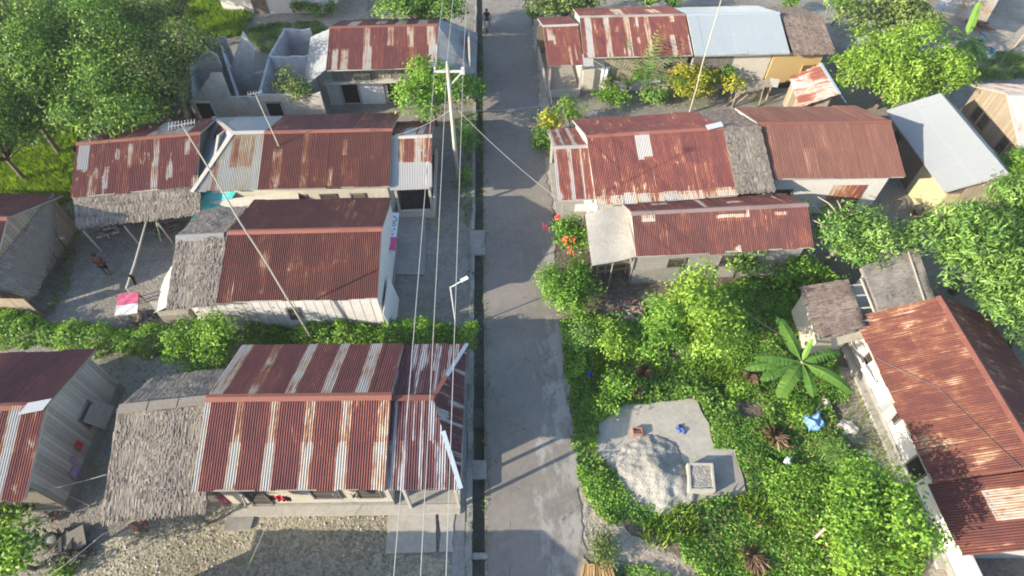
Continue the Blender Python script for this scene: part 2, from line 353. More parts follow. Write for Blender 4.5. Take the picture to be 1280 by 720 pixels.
def corr(name, poly, edir, parent, mat, seed=0, base=(.55, .95), lights=(), frac=0.0, pitch=.095, amp=.018, label=None, lap=.5, origin=None, sheet=.76):
    """corrugated sheet roof over a convex planar polygon, waves running up the slope; edir = eave direction"""
    poly = [Vector(p) for p in poly]; x = Vector(edir).normalized(); nr = Vector((0, 0, 0))
    for i in range(len(poly)): nr += (poly[i]-poly[0]).cross(poly[(i+1) % len(poly)]-poly[0])
    nr.normalize()
    if nr.z < 0: nr = -nr
    x = (x - nr*x.dot(nr)).normalized(); y = nr.cross(x)
    if y.z < 0: x, y = -x, -y
    o = poly[0]; P2 = [((p-o).dot(x), (p-o).dot(y)) for p in poly]
    u0, u1 = min(p[0] for p in P2), max(p[0] for p in P2); v0, v1 = min(p[1] for p in P2), max(p[1] for p in P2)
    U, Vv = u1-u0, v1-v0; nu = max(4, int(U/pitch*5)); nv = max(4, int(Vv/.17))
    fn = rust_levels(seed, U, base, lights, frac, sheet)
    us = np.linspace(u0, u1, nu+1); lo = np.zeros(nu+1); hi = np.zeros(nu+1)
    for i, u in enumerate(us):
        lo[i], hi[i] = poly_range(P2, min(max(u, u0+1e-5), u1-1e-5)) or (0, 0)
    sk = ((us-u0)/.76).astype(int); rj = np.random.RandomState(seed+77); jl = rj.randn(sk.max()+2)*.035; jz = rj.randn(sk.max()+2)*.006
    if len(poly) == 4 and Vv > 1.2: lo = lo + jl[sk]
    tt = np.linspace(0, 1, nv+1)
    vv = lo[:, None] + (hi-lo)[:, None]*tt[None, :]; uu = np.repeat(us[:, None], nv+1, 1)
    k = (vv-v0)/max(Vv, 1e-6)
    rs = np.random.RandomState(seed+5)
    zz = jz[sk][:, None]*np.ones((1, nv+1)) + .012*np.sin(sk*2.1)[:, None]*(tt[None, :] < .06) + amp*np.sin(uu*2*math.pi/pitch) + .012*(k > lap) + .010*np.sin(uu*1.3+seed)*np.sin(vv*1.1+seed*2)
    org = ORIG[parent.name] if parent is not None else Vector(origin or (0, 0, 0))
    base_p = np.array(o-org); X, Y, N = np.array(x), np.array(y), np.array(nr)
    P = base_p + uu[..., None]*X + vv[..., None]*Y + zz[..., None]*N
    q = np.stack([P[:-1, :-1], P[1:, :-1], P[1:, 1:], P[:-1, 1:]], 2).reshape(-1, 3)
    off = rs.rand(2)*40
    UV = np.stack([uu-u0+off[0], vv-v0+off[1]], -1)
    uvq = np.stack([UV[:-1, :-1], UV[1:, :-1], UV[1:, 1:], UV[:-1, 1:]], 2).reshape(-1, 2)
    sc = (.5*(us[:-1]+us[1:])-u0)/U; kc = .25*(k[:-1, :-1]+k[1:, :-1]+k[1:, 1:]+k[:-1, 1:])
    lev = np.array([fn(sc[i], kc[i, j]) for i in range(nu) for j in range(nv)])
    lv = lev.reshape(nu, nv)
    for _ in range(3): lv = .5*lv + .25*np.concatenate([lv[:1], lv[:-1]]) + .25*np.concatenate([lv[1:], lv[-1:]])
    wv = np.concatenate([lv[:, 1:], lv[:, -1:]], 1); lv = .75*lv + .25*wv
    lev = np.clip(lv + .05*rs.randn(nu, 1)*np.ones((1, nv)), 0, 1).ravel()
    me = np_mesh(name, q, 4, lev, uvq, 'rust')
    o_ = link(name, me, M[mat], parent, org)
    if label: o_['label'] = label
    return o_
def thatch(name, P00, P10, P11, P01, parent, mat='thatch', seed=1, row=.14, ragged=.10, label=None, w=.05, kids=True):
    """shingled palm thatch on a quad: eave left, eave right, ridge right, ridge left"""
    rs = np.random.RandomState(seed)
    P = [np.array(p) for p in (P00, P10, P11, P01)]
    org = np.array(ORIG[parent.name])
    Le = np.linalg.norm(P[1]-P[0]); Ls = np.linalg.norm(P[3]-P[0])
    nrm = np.cross(P[1]-P[0], P[3]-P[0]); nrm /= np.linalg.norm(nrm); nrm = nrm if nrm[2] > 0 else -nrm
    V, T = [], []
    def pt(s, t): return (P[0]*(1-s)+P[1]*s)*(1-t) + (P[3]*(1-s)+P[2]*s)*t
    nr_ = int(Ls/row)+1
    for r in range(nr_):
        t0 = r/nr_; m = int(Le/w*1.5)
        for k in range(m):
            s = (k+rs.rand())/m; ds = w/Le*(.5+rs.rand()*.9)
            tb = t0 - ragged*rs.rand()/Ls*(1.6 if r == 0 else 1.0); tp = min(t0 + (.42+.25*rs.rand())/Ls, 1.01)
            sk = (rs.rand()-.5)*.06/Le*3; h0 = .045+.03*rs.rand() + .03*math.sin(s*9+seed) + .02*math.sin(t0*17+s*5); h1 = .012
            V += [pt(s, tb)+nrm*h0, pt(s+ds, tb)+nrm*(h0+.02*(rs.rand()-.5)), pt(s+ds*.9+sk, tp)+nrm*h1, pt(s+sk, tp)+nrm*h1]
            T.append(min(1, max(0, .44+.12*(r % 2)+.2*rs.randn()+.12*math.sin(s*23+seed)*math.sin(r*1.3))))
    # solid sheet beneath the leaves
    b = .05
    c = [pt(0, 0), pt(1, 0), pt(1, 1), pt(0, 1)]; d = [q-nrm*b for q in c]
    for q in ([c[0], c[1], c[2], c[3]], [d[3], d[2], d[1], d[0]], [c[0], d[0], d[1], c[1]], [c[1], d[1], d[2], c[2]], [c[2], d[2], d[3], c[3]], [c[3], d[3], d[0], c[0]]):
        V += q; T.append(.3)
    me = np_mesh(name, np.array(V)-org, 4, T)
    o = link(name, me, M[mat], parent)
    if label: o['label'] = label
    return o
class Frame:
    """gable-roof frame read from the photo: eave corners FL, FR at height ze, a ridge pixel RM, a far-eave pixel BM"""
    def __init__(s, FL, FR, RM, ze=2.4, zr=None, BM=None, zb=None, W=None, nm='', dz=.35):
        ze += dz; zr = zr+dz if zr else zr; zb = zb+dz if zb else zb
        s.A, s.B = at(*FL, ze), at(*FR, ze); s.ze = ze; zb = ze if zb is None else zb; s.zb = zb
        s.e = (s.B-s.A); s.L = s.e.length; s.e.normalize()
        n = Vector((-s.e.y, s.e.x, 0))
        if (at(*RM, ze+1)-s.A).dot(n) < 0: n = -n
        s.n = n
        if BM is not None: s.W = (at(*BM, zb)-s.A).dot(n)
        else: s.W = W
        if zr is None:
            best = None
            for i in range(400):
                z = ze+.2+i*.01; d = abs((at(*RM, z)-s.A).dot(n) - s.W/2)
                if best is None or d < best[0]: best = (d, z)
            zr = best[1]
        s.zr = zr; s.run = (at(*RM, zr)-s.A).dot(n)
        if s.W is None: s.W = 2*s.run
        print('FRAME', nm, 'L%.1f W%.1f run%.2f ze%.2f zr%.2f pitch%.0f at(%.1f,%.1f)' % (s.L, s.W, s.run, ze, zr, math.degrees(math.atan2(zr-ze, s.run)), s.A.x, s.A.y))
    def P(s, u, v, z): q = s.A + s.e*u + s.n*v; return Vector((q.x, q.y, z))
    def S(s, px, py, z): d = at(px, py, z)-s.A; return d.dot(s.e)
    def roof_z(s, v):
        return s.ze + (s.zr-s.ze)*v/s.run if v <= s.run else s.zr + (s.zb-s.zr)*(v-s.run)/(s.W-s.run)
def gable_roof(f, root, mat='rust', seed=1, u0=0, u1=None, front=None, back=None, cap='cap_rust', name='roof_slope', trim='pale_trim', **kw):
    u1 = f.L if u1 is None else u1; front = front or {}; back = back or {}
    corr(name, [f.P(u0, 0, f.ze), f.P(u1, 0, f.ze), f.P(u1, f.run, f.zr), f.P(u0, f.run, f.zr)], f.e, root, front.pop('mat', mat), seed, **{**kw, **front})
    corr(name, [f.P(u0, f.W, f.zb), f.P(u1, f.W, f.zb), f.P(u1, f.run+.005, f.zr), f.P(u0, f.run+.005, f.zr)], f.e, root, back.pop('mat', mat), seed+50, **{**kw, **back})
    if cap:
        m = MB(); ps = []
        k = (f.zr-f.ze)/f.run; k2 = (f.zr-f.zb)/(f.W-f.run); d = .17
        for a, b in ((-d, -d*k), (0, .0), (d, -d*k2)): ps.append((f.run+a, f.zr+b+.035))
        m.prism([f.P(u0-.04, v, z) for v, z in ps] + [f.P(u0-.04, v, z-.02) for v, z in reversed(ps)], f.e*(u1-u0+.08))
        m.build('ridge_cap', M[cap], root)
    if trim:   # eave batten and verge boards under the sheets
        m = MB(); z = -.06
        m.bar(f.P(u0+.03, .06, f.ze+z), f.P(u1-.03, .06, f.ze+z), .04, .09)
        m.bar(f.P(u0+.03, f.W-.06, f.zb+z), f.P(u1-.03, f.W-.06, f.zb+z), .04, .09)
        for u in (u0+.03, u1-.03):
            m.bar(f.P(u, .09, f.ze+z+.03), f.P(u, f.run-.03, f.zr+z-.02), .04, .08); m.bar(f.P(u, f.run+.03, f.zr+z-.02), f.P(u, f.W-.09, f.zb+z+.03), .04, .08)
        m.build('eave_board', M[trim], root)
def shell(f, root, mat, u0, u1, v0, v1, lift=0, name='wall', gap=.08, base=None, drop=0):
    """solid-looking hollow house walls below the roof, gables included"""
    m = MB(); t = .12
    def top(v): return f.roof_z(v)-gap-drop
    lo = -.3
    for u, du in ((u0, t), (u1-t, t)):
        vs = [v0+.002, v1-.002]; 
        if v0 < f.run < v1: poly = [f.P(u, v0+.002, lo), f.P(u, v1-.002, lo), f.P(u, v1-.002, top(v1)), f.P(u, f.run, top(f.run)), f.P(u, v0+.002, top(v0))]
        else: poly = [f.P(u, v0+.002, lo), f.P(u, v1-.002, lo), f.P(u, v1-.002, top(v1)), f.P(u, v0+.002, top(v0))]
        m.prism(poly, f.e*du, .55)
    for v, dv in ((v0, t), (v1-t, t)):
        zt = min(top(v), top(v+dv))
        m.prism([f.P(u0+t+.002, v, lo), f.P(u1-t-.002, v, lo), f.P(u1-t-.002, v, zt), f.P(u0+t+.002, v, zt)], f.n*dv, .55)
    o = m.build(name, M[mat], root)
    if base:
        b = MB()
        for (ua, va, ub, vb) in ((u0-.03, v0-.03, u1+.03, v0-.03), (u1+.03, v0-.03, u1+.03, v1+.03), (u0-.03, v0-.03, u0-.03, v1+.03)):
            b.bar(f.P(ua, va, .17), f.P(ub, vb, .17), .05, .4, .4)
        b.build('plinth', M[base], root)
    return o
def planks(f, root, mat, u0, u1, v, z0, z1, name='plank_wall', w=.2, gap=.012, side='front', tone=None, th=.03, skip=()):
    """vertical boards along a wall line at depth v (side front) or along u (side gable)"""
    m = MB(); k = 0; a = u0
    while a < u1-.02:
        ww = min(w*rnd.uniform(.8, 1.2), u1-a)
        if k not in skip:
            zt = z1(a+ww/2) if callable(z1) else z1
            zt += rnd.uniform(-.02, .01); tn = rnd.uniform(.28, .72) if tone is None else tone
            if side == 'front': m.obox(f.P(a+ww/2, v, (z0+zt)/2), f.e*(ww-gap)/2, f.n*th/2, (0, 0, (zt-z0)/2), tn)
            else: m.obox(f.P(v, a+ww/2, (z0+zt)/2), f.n*(ww-gap)/2, f.e*th/2, (0, 0, (zt-z0)/2), tn)
        a += ww; k += 1
    return m.build(name, M[mat], root)
def opening(f, root, u, v, z0, z1, w, kind='window', side='front', out=-1, mat='dark', frame='wood', shutter=None):
    """a window or door: recess panel, frame bars and optional louvres, proud of the wall"""
    n = f.n*out if side == 'front' else f.e*out; x = f.e if side == 'front' else f.n
    c = f.P(u, v, 0) if side == 'front' else f.P(v, u, 0)
    def Q(a, z, d): q = c + x*a + n*d; return Vector((q.x, q.y, z))
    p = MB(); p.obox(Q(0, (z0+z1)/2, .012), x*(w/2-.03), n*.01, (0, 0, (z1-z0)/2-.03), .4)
    fr = MB()
    for a in (-w/2, w/2): fr.obox(Q(a, (z0+z1)/2, .03), x*.035, n*.03, (0, 0, (z1-z0)/2+.035))
    for z in (z0, z1): fr.obox(Q(0, z, .03), x*(w/2-.037), n*.028, (0, 0, .035))
    if kind == 'window':
        k = max(2, int((z1-z0)/.14))
        for i in range(1, k): fr.obox(Q(0, z0+(z1-z0)*i/k, .026), x*(w/2-.037), n*.012, (0, 0, .012))
    o = p.build(kind, M[mat], root); fr.build('frame', M[frame], o)
    return o

# ------------------------------------------------------------------ plants
def unit(a): return a/np.maximum(np.linalg.norm(a, axis=-1, keepdims=True), 1e-9)
def leaves(C, N, size, aspect, rs, tone, droop=.0):
    """diamond leaves: C centres, N normals"""
    n = len(C); a = unit(rs.randn(n, 3)); t = unit(np.cross(N, a))
    t[:, 2] -= droop; t = unit(t); b = unit(np.cross(N, t))
    L = (size*(.7+.6*rs.rand(n)))[:, None]*.5; W = L*aspect
    fold = unit(np.cross(t, b))*L*.25
    V = np.stack([C-t*L, C+b*W-t*L*.15+fold, C+t*L, C-b*W-t*L*.15+fold], 1)
    return V.reshape(-1, 3), tone
def crown_leaves(lobes, ntwig, per, size, aspect, rs, droop=.2, spread=.22, flatz=.8, up=.45, full=False):
    Cs, Ns, Ts = [], [], []
    for (c, r) in lobes:
        c = np.array(c); k = max(6, int(ntwig*r*r*rs.uniform(.75, 1.5)))
        d = unit(rs.randn(k, 3)); d[:, 2] = np.where(d[:, 2] < -.35, -d[:, 2], d[:, 2]); d = unit(d)
        rad = r*(.62+.42*rs.rand(k)**.7)
        tw = c + d*rad[:, None]*np.array([1, 1, flatz])
        tt = .5+.2*rs.randn(k)+.12*rs.randn()
        sp = rs.rand(k) < .10; tw[sp] += d[sp]*(r*.35*rs.rand(sp.sum()))[:, None]
        q = np.repeat(tw, per, 0) + rs.randn(k*per, 3)*spread*np.array([1, 1, .6])
        n = unit(np.repeat(d, per, 0)*.7 + np.array([0, 0, up]) + rs.randn(k*per, 3)*.45)
        Cs.append(q); Ns.append(n); Ts.append(np.repeat(tt, per) + rs.randn(k*per)*.16)
    C, N, T = np.concatenate(Cs), np.concatenate(Ns), np.concatenate(Ts)
    C[:, 2] = np.maximum(C[:, 2], .03)
    V, T = leaves(C, N, np.full(len(C), size), aspect, rs, np.clip(T, 0, 1), droop)
    return V, T
def lobes_for(rx, ry, zc, rz, n, rs, lr=(.36, .52), top=-.2):
    out = []
    for i in range(n):
        d = unit(rs.randn(3)); d[2] = max(d[2], top)
        k = (.25+.68*rs.rand()**.8)
        out.append((np.array([d[0]*rx*k, d[1]*ry*k, zc+d[2]*rz*k]), (rx+ry)/2*rs.uniform(lr[0]*.62, lr[1]*.95)*(1.15-.45*k)))
    out.append((np.array([0, 0, zc]), (rx+ry)/2*.42))
    return out
def trunk_mesh(lobes, h, r0, rs, n=7, multi=1):
    m = MB()
    for k in range(multi):
        ox, oy = (rs.randn(2)*.12 if multi > 1 else (0, 0))
        pts = [Vector((ox, oy, -.2)), Vector((ox+rs.randn()*.06, oy+rs.randn()*.06, h*.25)), Vector((ox*2+rs.randn()*.1, oy*2+rs.randn()*.1, h*.55))]
        m.tube(pts, [r0, r0*.8, r0*.62], n, .5)
        top = pts[-1]
        for (c, r) in lobes[k::multi]:
            c = Vector(c); mid = top.lerp(c, .5) + Vector((rs.randn()*.1, rs.randn()*.1, .15))
            m.tube([top - Vector((0, 0, .05)), mid, c], [r0*.42, r0*.28, r0*.1], 5, .5)
            for q in range(3):
                d = Vector(unit(rs.randn(3)))*r*.75; d.z = abs(d.z)
                m.tube([mid.lerp(c, .6), c+d*.5, c+d], [r0*.13, r0*.09, r0*.03], 4, .5)
    return m
def tree(name, label, cat, px, py, zc, rx, ry=None, rz=None, n=9, leaf='leaf_tree', size=.2, aspect=.42, ntwig=34, per=9, seed=1, droop=.25, group=None, r0=.14, multi=1, bark='bark', spread=.2, lr=(.36, .52), top=-.2, up=.45, xy=None, flatz=.8):
    rs = np.random.RandomState(seed); ry = ry or rx; rz = rz or rx*.75; rx *= 1.14; ry *= 1.14; ntwig *= 1.55
    p = at(px, py, zc) if xy is None else Vector((*xy, 0))
    root = empty(name, (p.x, p.y, 0), label, cat, group)
    lb = lobes_for(rx, ry, zc, rz, int(n*1.5), rs, lr, top)
    V, T = crown_leaves(lb, ntwig, per, size, aspect, rs, droop, spread, flatz, up)
    link('crown' if cat == 'tree' else 'foliage', np_mesh('crown', V, 4, T), M[leaf], root)
    tm = trunk_mesh(lb, zc, r0, rs, 7, multi)
    tm.v = [v + ORIG[root.name] for v in tm.v]
    tm.build('trunk' if cat == 'tree' else 'stem', M[bark], root, smooth=True)
    return root
def copy_plant(src, label, px, py, zc0, sc=1, rz=0, zs=1, mat=None):
    p = at(px, py, zc0*sc*zs)
    c = src.copy(); COL.objects.link(c); c.location = (p.x, p.y, 0); c.scale = (sc, sc, sc*zs); c.rotation_euler = (0, 0, rz); c['label'] = label
    for ch in src.children:
        d = ch.copy(); COL.objects.link(d); d.parent = c
        if mat and not ch.name.startswith(('trunk', 'stem')):
            d.data = ch.data.copy(); d.data.materials[0] = M[mat]
    ORIG[c.name] = p
    return c
def inside(poly, X, Y):
    r = np.zeros(len(X), bool); n = len(poly); j = n-1
    for i in range(n):
        xi, yi = poly[i][0], poly[i][1]; xj, yj = poly[j][0], poly[j][1]
        with np.errstate(divide='ignore', invalid='ignore'):
            c = ((yi > Y) != (yj > Y)) & (X < (xj-xi)*(Y-yi)/(yj-yi+1e-12)+xi)
        r ^= c; j = i
    return r
def bumps(X, Y, seed, scale=1.0):
    z = np.zeros(len(X)); r = np.random.RandomState(seed)
    for k in range(14):
        a = r.rand()*6.28; f = scale*(.5+2.2*r.rand()); z += np.sin((X*math.cos(a)+Y*math.sin(a))*f + r.rand()*6.28)/(.6+f)
    return z
def cover(name, label, cat, pix, mat, dens, size, aspect, hmin, hmax, seed, holes=(), tall=False, jitter=.5, droop=.1, tone0=.5, gap=None):
    """ground cover nobody could count: leaves over an uneven mat inside a ground polygon given in photo pixels"""
    rs = np.random.RandomState(seed)
    poly = [at(*p, 0) for p in pix]; hp = [[at(*p, 0) for p in h] for h in holes]
    x0, x1 = min(p.x for p in poly), max(p.x for p in poly); y0, y1 = min(p.y for p in poly), max(p.y for p in poly)
    n = int((x1-x0)*(y1-y0)*dens); X = x0+(x1-x0)*rs.rand(n); Y = y0+(y1-y0)*rs.rand(n)
    wob = bumps(X, Y, seed+3, 3.0)*.14; wob2 = bumps(X, Y, seed+4, 3.0)*.14
    k = inside(poly, X+wob, Y+wob2)
    for h in hp: k &= ~inside(h, X+wob*.7, Y+wob2*.7)
    if gap is not None: g_ = bumps(X, Y, seed+21, 1.1); k &= g_ > np.quantile(g_, gap)
    X, Y = X[k], Y[k]; n = len(X)
    b = bumps(X, Y, seed, 1.4); b = np.clip((b-b.min())/(b.max()-b.min()+1e-9), 0, 1)
    thin = rs.rand(n) < np.clip(.35+b*1.4, 0, 1); X, Y, b = X[thin], Y[thin], b[thin]; n = len(X)
    Z = hmin+(hmax-hmin)*b**1.4*(1-.55*rs.rand(n)**1.5)+rs.rand(n)*.04
    C = np.stack([X, Y, Z], 1)
    if tall:
        N = unit(rs.randn(n, 3)*np.array([1, 1, .25])); t = unit(np.stack([rs.randn(n)*.35, rs.randn(n)*.35, np.ones(n)], 1)); bb = unit(np.cross(N, t))
        L = (size*(.6+.8*rs.rand(n)))[:, None]; W = L*aspect
        V = np.stack([C-bb*W, C+bb*W, C+bb*W*.5+t*L*.6+N*L*.1, C+t*L+N*L*.35], 1).reshape(-1, 3)
    else:
        N = unit(np.stack([rs.randn(n)*jitter, rs.randn(n)*jitter, np.ones(n)], 1))
        V, _ = leaves(C, N, np.full(n, size), aspect, rs, None, droop)
    T = np.clip(tone0 + .22*rs.randn(n) + .22*np.sin(bumps(X, Y, seed+9, 1.0)*2.5), 0, 1)
    o = link(name, np_mesh(name, V, 4, T), M[mat])
    return tag(o, label, cat, None, 'stuff')
def sheet(name, pix, mat, z=.004, kind='structure', th=0.0, world=None, label=None, cat=None, rough=.12, step=.3):
    """a flat ground patch (thin slab when th > 0) over photo pixels, its edge broken up"""
    P = [at(*p, 0) for p in pix] if world is None else [Vector(p) for p in world]
    Q = []
    for i in range(len(P)):
        a, b = P[i], P[(i+1) % len(P)]; k = max(1, int((b-a).length/step)) if rough else 1
        nrm = Vector((-(b-a).y, (b-a).x, 0)).normalized()
        for j in range(k): Q.append(a.lerp(b, j/k) + nrm*(rnd.uniform(-rough, rough) + rough*math.sin(j*.9+i)*.6 if j else 0))
    m = MB()
    if th > 0: m.prism([Vector((p.x, p.y, z-.25)) for p in Q], (0, 0, th+.25), .5)
    else: m.add([Vector((p.x, p.y, z)) for p in Q], [tuple(range(len(Q)))], .5)
    o = m.build(name, M[mat]); tag(o, label, cat, None, kind); return o
def onY(px, py, Y):
    """world point at depth y = Y seen at photo pixel"""
    u, v = (px-640)/FPX, (py-360)/FPX; d = Y/(CP-v*SP)
    return Vector((u*d, Y, CAMH-d*(SP+v*CP)))
def wframe(A, B, run, W, ze, zr, zb=None):
    f = Frame.__new__(Frame); f.A, f.B = Vector((*A, ze)), Vector((*B, ze)); f.ze, f.zr, f.zb, f.run, f.W = ze, zr, ze if zb is None else zb, run, W
    f.e = f.B-f.A; f.L = f.e.length; f.e.normalize(); f.n = Vector((-f.e.y, f.e.x, 0)); return f
# ------------------------------------------------------------------ ground, road, drain, paved patches
def xl(y): return -1.0 - .0349*(y-5.6)          # left road edge
def xr(y): return 2.9 - .027*(y-5.6)            # right road edge
DW = .50
def build_ground():
    m = MB(); ys = [-80, -20, 0] + [i*4.0 for i in range(1, 15)] + [70, 120, 400]
    prof = lambda y: [(-500, 0), (-60, 0), (xl(y)-.06-DW, 0), (xl(y)-.06-DW+.001, -.6), (xl(y)-.061, -.6), (xl(y)-.06, 0), (60, 0), (500, 0)]
    vs = [Vector((x, y, z)) for y in ys for x, z in prof(y)]; n = 8
    fs = [(i*n+k, i*n+k+1, (i+1)*n+k+1, (i+1)*n+k) for i in range(len(ys)-1) for k in range(n-1)]
    m.add(vs, fs, .5); tag(m.build('ground', M['soil_grey']), kind='structure')
build_ground()
# asphalt with ragged edges
def build_road():
    m = MB(); L, Rr = [], []
    for i in range(0, 420):
        y = -40 + i*.22
        if y > 51: break
        L.append(Vector((xl(y)+.02+abs(rnd.gauss(0, .035))+(.16*max(0, math.sin(y*1.7)) if 5 < y < 10 else 0), y, 0))); Rr.append(Vector((xr(y)+rnd.gauss(0, .07)+.1*math.sin(y*.8), y, 0)))
    n = len(L); z = Vector((0, 0, .035))
    vs = [p+z for p in L]+[p+z for p in Rr]+[p-z for p in L]+[p-z for p in Rr]
    fs = []
    for i in range(n-1): fs += [(i, n+i, n+i+1, i+1), (2*n+i, i, i+1, 2*n+i+1), (n+i, 3*n+i, 3*n+i+1, n+i+1)]
    fs.append((0, 2*n, 3*n, n)); fs.append((n-1, 2*n-1, 4*n-1, 3*n-1))
    m.add(vs, fs, .5); tag(m.build('road', M['asphalt']), kind='structure')
build_road()
def strip(name, y0, y1, off, w, z, mat, step=.8, kind='structure'):
    m = MB(); y = y0
    while y < y1-.05:
        yb = min(y+step*rnd.uniform(.8, 1.2), y1); a = Vector((xl(y)-off, y, 0)); b = Vector((xl(yb)-off, yb, 0)); j = rnd.uniform(-.03, .03)
        m.bar(a+Vector((j, 0, z/2-.15)), b+Vector((j, -.006, z/2-.15)), w, z+.3, rnd.uniform(.3, .7)); y = yb
    return tag(m.build(name, M[mat]), kind=kind)
strip('drain_kerb', 4.0, 21.7, .06+DW+.13, .24, .07, 'concrete'); strip('drain_kerb', 23.7, 52, .06+DW+.11, .2, .06, 'concrete')
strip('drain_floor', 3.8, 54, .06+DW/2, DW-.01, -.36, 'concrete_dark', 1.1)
strip('footway', 4.5, 14.2, .06+DW+.55, .56, .03, 'concrete', 1.6)
for a, b, zz in ((21.72, 23.65, .03), (8.85, 9.65, .06), (5.68, 5.9, .05)):
    m = MB(); m.prism([Vector((xl(a)-.06-DW-.3, a, -.1)), Vector((xl(a)+.05, a, -.1)), Vector((xl(b)+.05, b, -.1)), Vector((xl(b)-.06-DW-.3, b, -.1))], (0, 0, .1+zz), .4)
    tag(m.build('drain_crossing', M['concrete' if b-a < 2 else 'soil_grey']), kind='structure')
# yards and patches
sheet('gravel_yard', [(60, 730), (190, 640), (245, 622), (485, 618), (490, 690), (584, 700), (590, 735)], 'gravel', .004)
sheet('gravel_yard', [(78, 300), (200, 262), (268, 262), (280, 300), (215, 395), (150, 412), (60, 410), (75, 350)], 'soil_grey', .006)
sheet('gravel_yard', [(480, 262), (560, 240), (584, 240), (586, 430), (480, 430)], 'soil_grey', .005)
sheet('front_slab', [(487, 628), (545, 627), (545, 690), (482, 693)], 'concrete_pale', 0, th=.09, rough=.02)
sheet('front_slab', [(549, 627), (570, 626), (567, 690), (549, 690)], 'concrete_pale', 0, th=.06, rough=.06)
sheet('porch_slab', [(480, 266), (533, 266), (531, 345), (478, 343)], 'concrete', 0, th=.10, rough=.015)
sheet('lot_slab', [(772, 508), (868, 499), (886, 530), (893, 560), (918, 562), (932, 620), (868, 628), (800, 634), (770, 600), (738, 560), (748, 530)], 'concrete_pale', .0, th=.06, rough=.05)
sheet('lot_slab', [(882, 578), (916, 566), (930, 608), (884, 622)], 'concrete', .0, th=.066, rough=.02)
sheet('dirt_path', [(735, 628), (760, 650), (800, 672), (870, 705), (930, 740), (840, 740), (770, 700), (735, 690)], 'path', .008)
sheet('verge', [(668, 0), (700, 30), (700, 80), (760, 120), (740, 170), (690, 200), (694, 250), (720, 330), (735, 690), (722, 690), (672, 110), (660, 0)], 'path', .003, rough=.1)
sheet('house_yard', [(690, 80), (760, 98), (830, 140), (720, 150), (684, 160)], 'soil_grey', .007)
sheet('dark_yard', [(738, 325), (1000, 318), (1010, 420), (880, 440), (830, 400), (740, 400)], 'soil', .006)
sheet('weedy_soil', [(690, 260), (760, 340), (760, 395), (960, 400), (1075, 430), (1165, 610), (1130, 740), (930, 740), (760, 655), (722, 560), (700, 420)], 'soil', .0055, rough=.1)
sheet('house_side_path', [(1040, 470), (1085, 440), (1175, 640), (1230, 740), (1130, 740), (1100, 640), (1060, 560)], 'path', .0075)
sheet('back_yard', [(1090, 210), (1200, 235), (1170, 330), (1060, 340), (1030, 260)], 'soil_grey', .0065)
sheet('far_yard', [(1180, 20), (1300, -20), (1340, 90), (1240, 90), (1200, 70)], 'path', .0045)
sheet('far_yard', [(318, 0), (460, -10), (460, 24), (400, 40), (330, 36), (312, 20)], 'path', .0045)
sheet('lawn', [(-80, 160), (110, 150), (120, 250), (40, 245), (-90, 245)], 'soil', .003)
# ------------------------------------------------------------------ houses left of the road
def hroot(f, name, label, cat='house', group=None):
    c = f.P(f.L/2, f.W/2, 0); return empty(name, c, label, cat, group)
# near house, striped rusty roof
f1 = f = Frame((240, 615), (482, 612), (365, 496), 2.4, BM=(400, 430), nm='L1', dz=.65)
r1 = hroot(f, 'striped_roof_house', 'long house with cream-striped rusty roof and hipped purple roof end beside the drain')
ls = [(0, .03, 0, 1, .22)] + [(a, b, .5, 1, .42) for a, b in ((.165, .215), (.35, .405), (.545, .60), (.735, .795), (.935, 1))] + [(a-.005, b-.005, 0, .5, .24) for a, b in ((.165, .225), (.35, .41), (.545, .605), (.735, .795), (.925, 1))]
ls = [(a, b, c, d, l+.05) if l == .24 else (a, b, c, d, l) for a, b, c, d, l in ls]
lb = [(a, b, 0, 1, l) for a, b, l in ((.13, .20, .26), (.33, .39, .3), (.53, .59, .3), (.74, .79, .4), (.92, 1, .3))]
gable_roof(f, r1, 'rust', 11, front=dict(lights=ls, base=(.68, .88)), back=dict(lights=lb, base=(.7, .95)))
d = .10; ze, zr = f.ze-d, f.zr-d-.14; ue = f.S(575, 613, ze); ur = f.S(541, 500, zr)
corr('roof_slope', [f.P(f.L-.05, .02, ze), f.P(ue, .02, ze), f.P(ur, f.run, zr), f.P(f.L-.05, f.run, zr)], f.e, r1, 'rust_purple', 13, base=(.62, .85), frac=.42, sheet=.15)
corr('roof_slope', [f.P(f.L-.05, f.W-.02, ze), f.P(ue, f.W-.02, ze), f.P(ur, f.run, zr), f.P(f.L-.05, f.run, zr)], f.e, r1, 'rust_purple', 14, base=(.62, .85), frac=.42, sheet=.15)
corr('roof_slope', [f.P(ue, .02, ze), f.P(ue, f.W-.02, ze), f.P(ur, f.run, zr)], f.n, r1, 'rust_purple', 15, base=(.62, .85), frac=.36, sheet=.17, label='purple flaking hip end of the roof')
m = MB()
for p, q in ((f.P(ue, .02, ze), f.P(ur, f.run, zr)), (f.P(ue, f.W-.02, ze), f.P(ur, f.run, zr))):
    p, q = p+Vector((.03, 0, .05)), q+Vector((0, 0, .05)); m.bar(p, p.lerp(q, .62), .17, .02); 
m.each('hip_cap', M['cap_blue'], r1)
m = MB(); m.bar(f.P(f.L, f.run, zr+.05), f.P(ur+.05, f.run, zr+.05), .24, .03); p, q = f.P(ue, f.W-.02, ze), f.P(ur, f.run, zr); m.bar(p.lerp(q, .62)+Vector((0, 0, .05)), q+Vector((0, 0, .055)), .17, .02)
m.each('hip_cap', M['cap_rust'], r1)
m = MB(); m.bar(f.P(f.L, .06, ze-.05), f.P(ue-.03, .06, ze-.05), .04, .08); m.bar(f.P(ue-.06, .06, ze-.05), f.P(ue-.06, f.W-.06, ze-.05), .04, .08); m.each('eave_board', M['pale_trim'], r1)
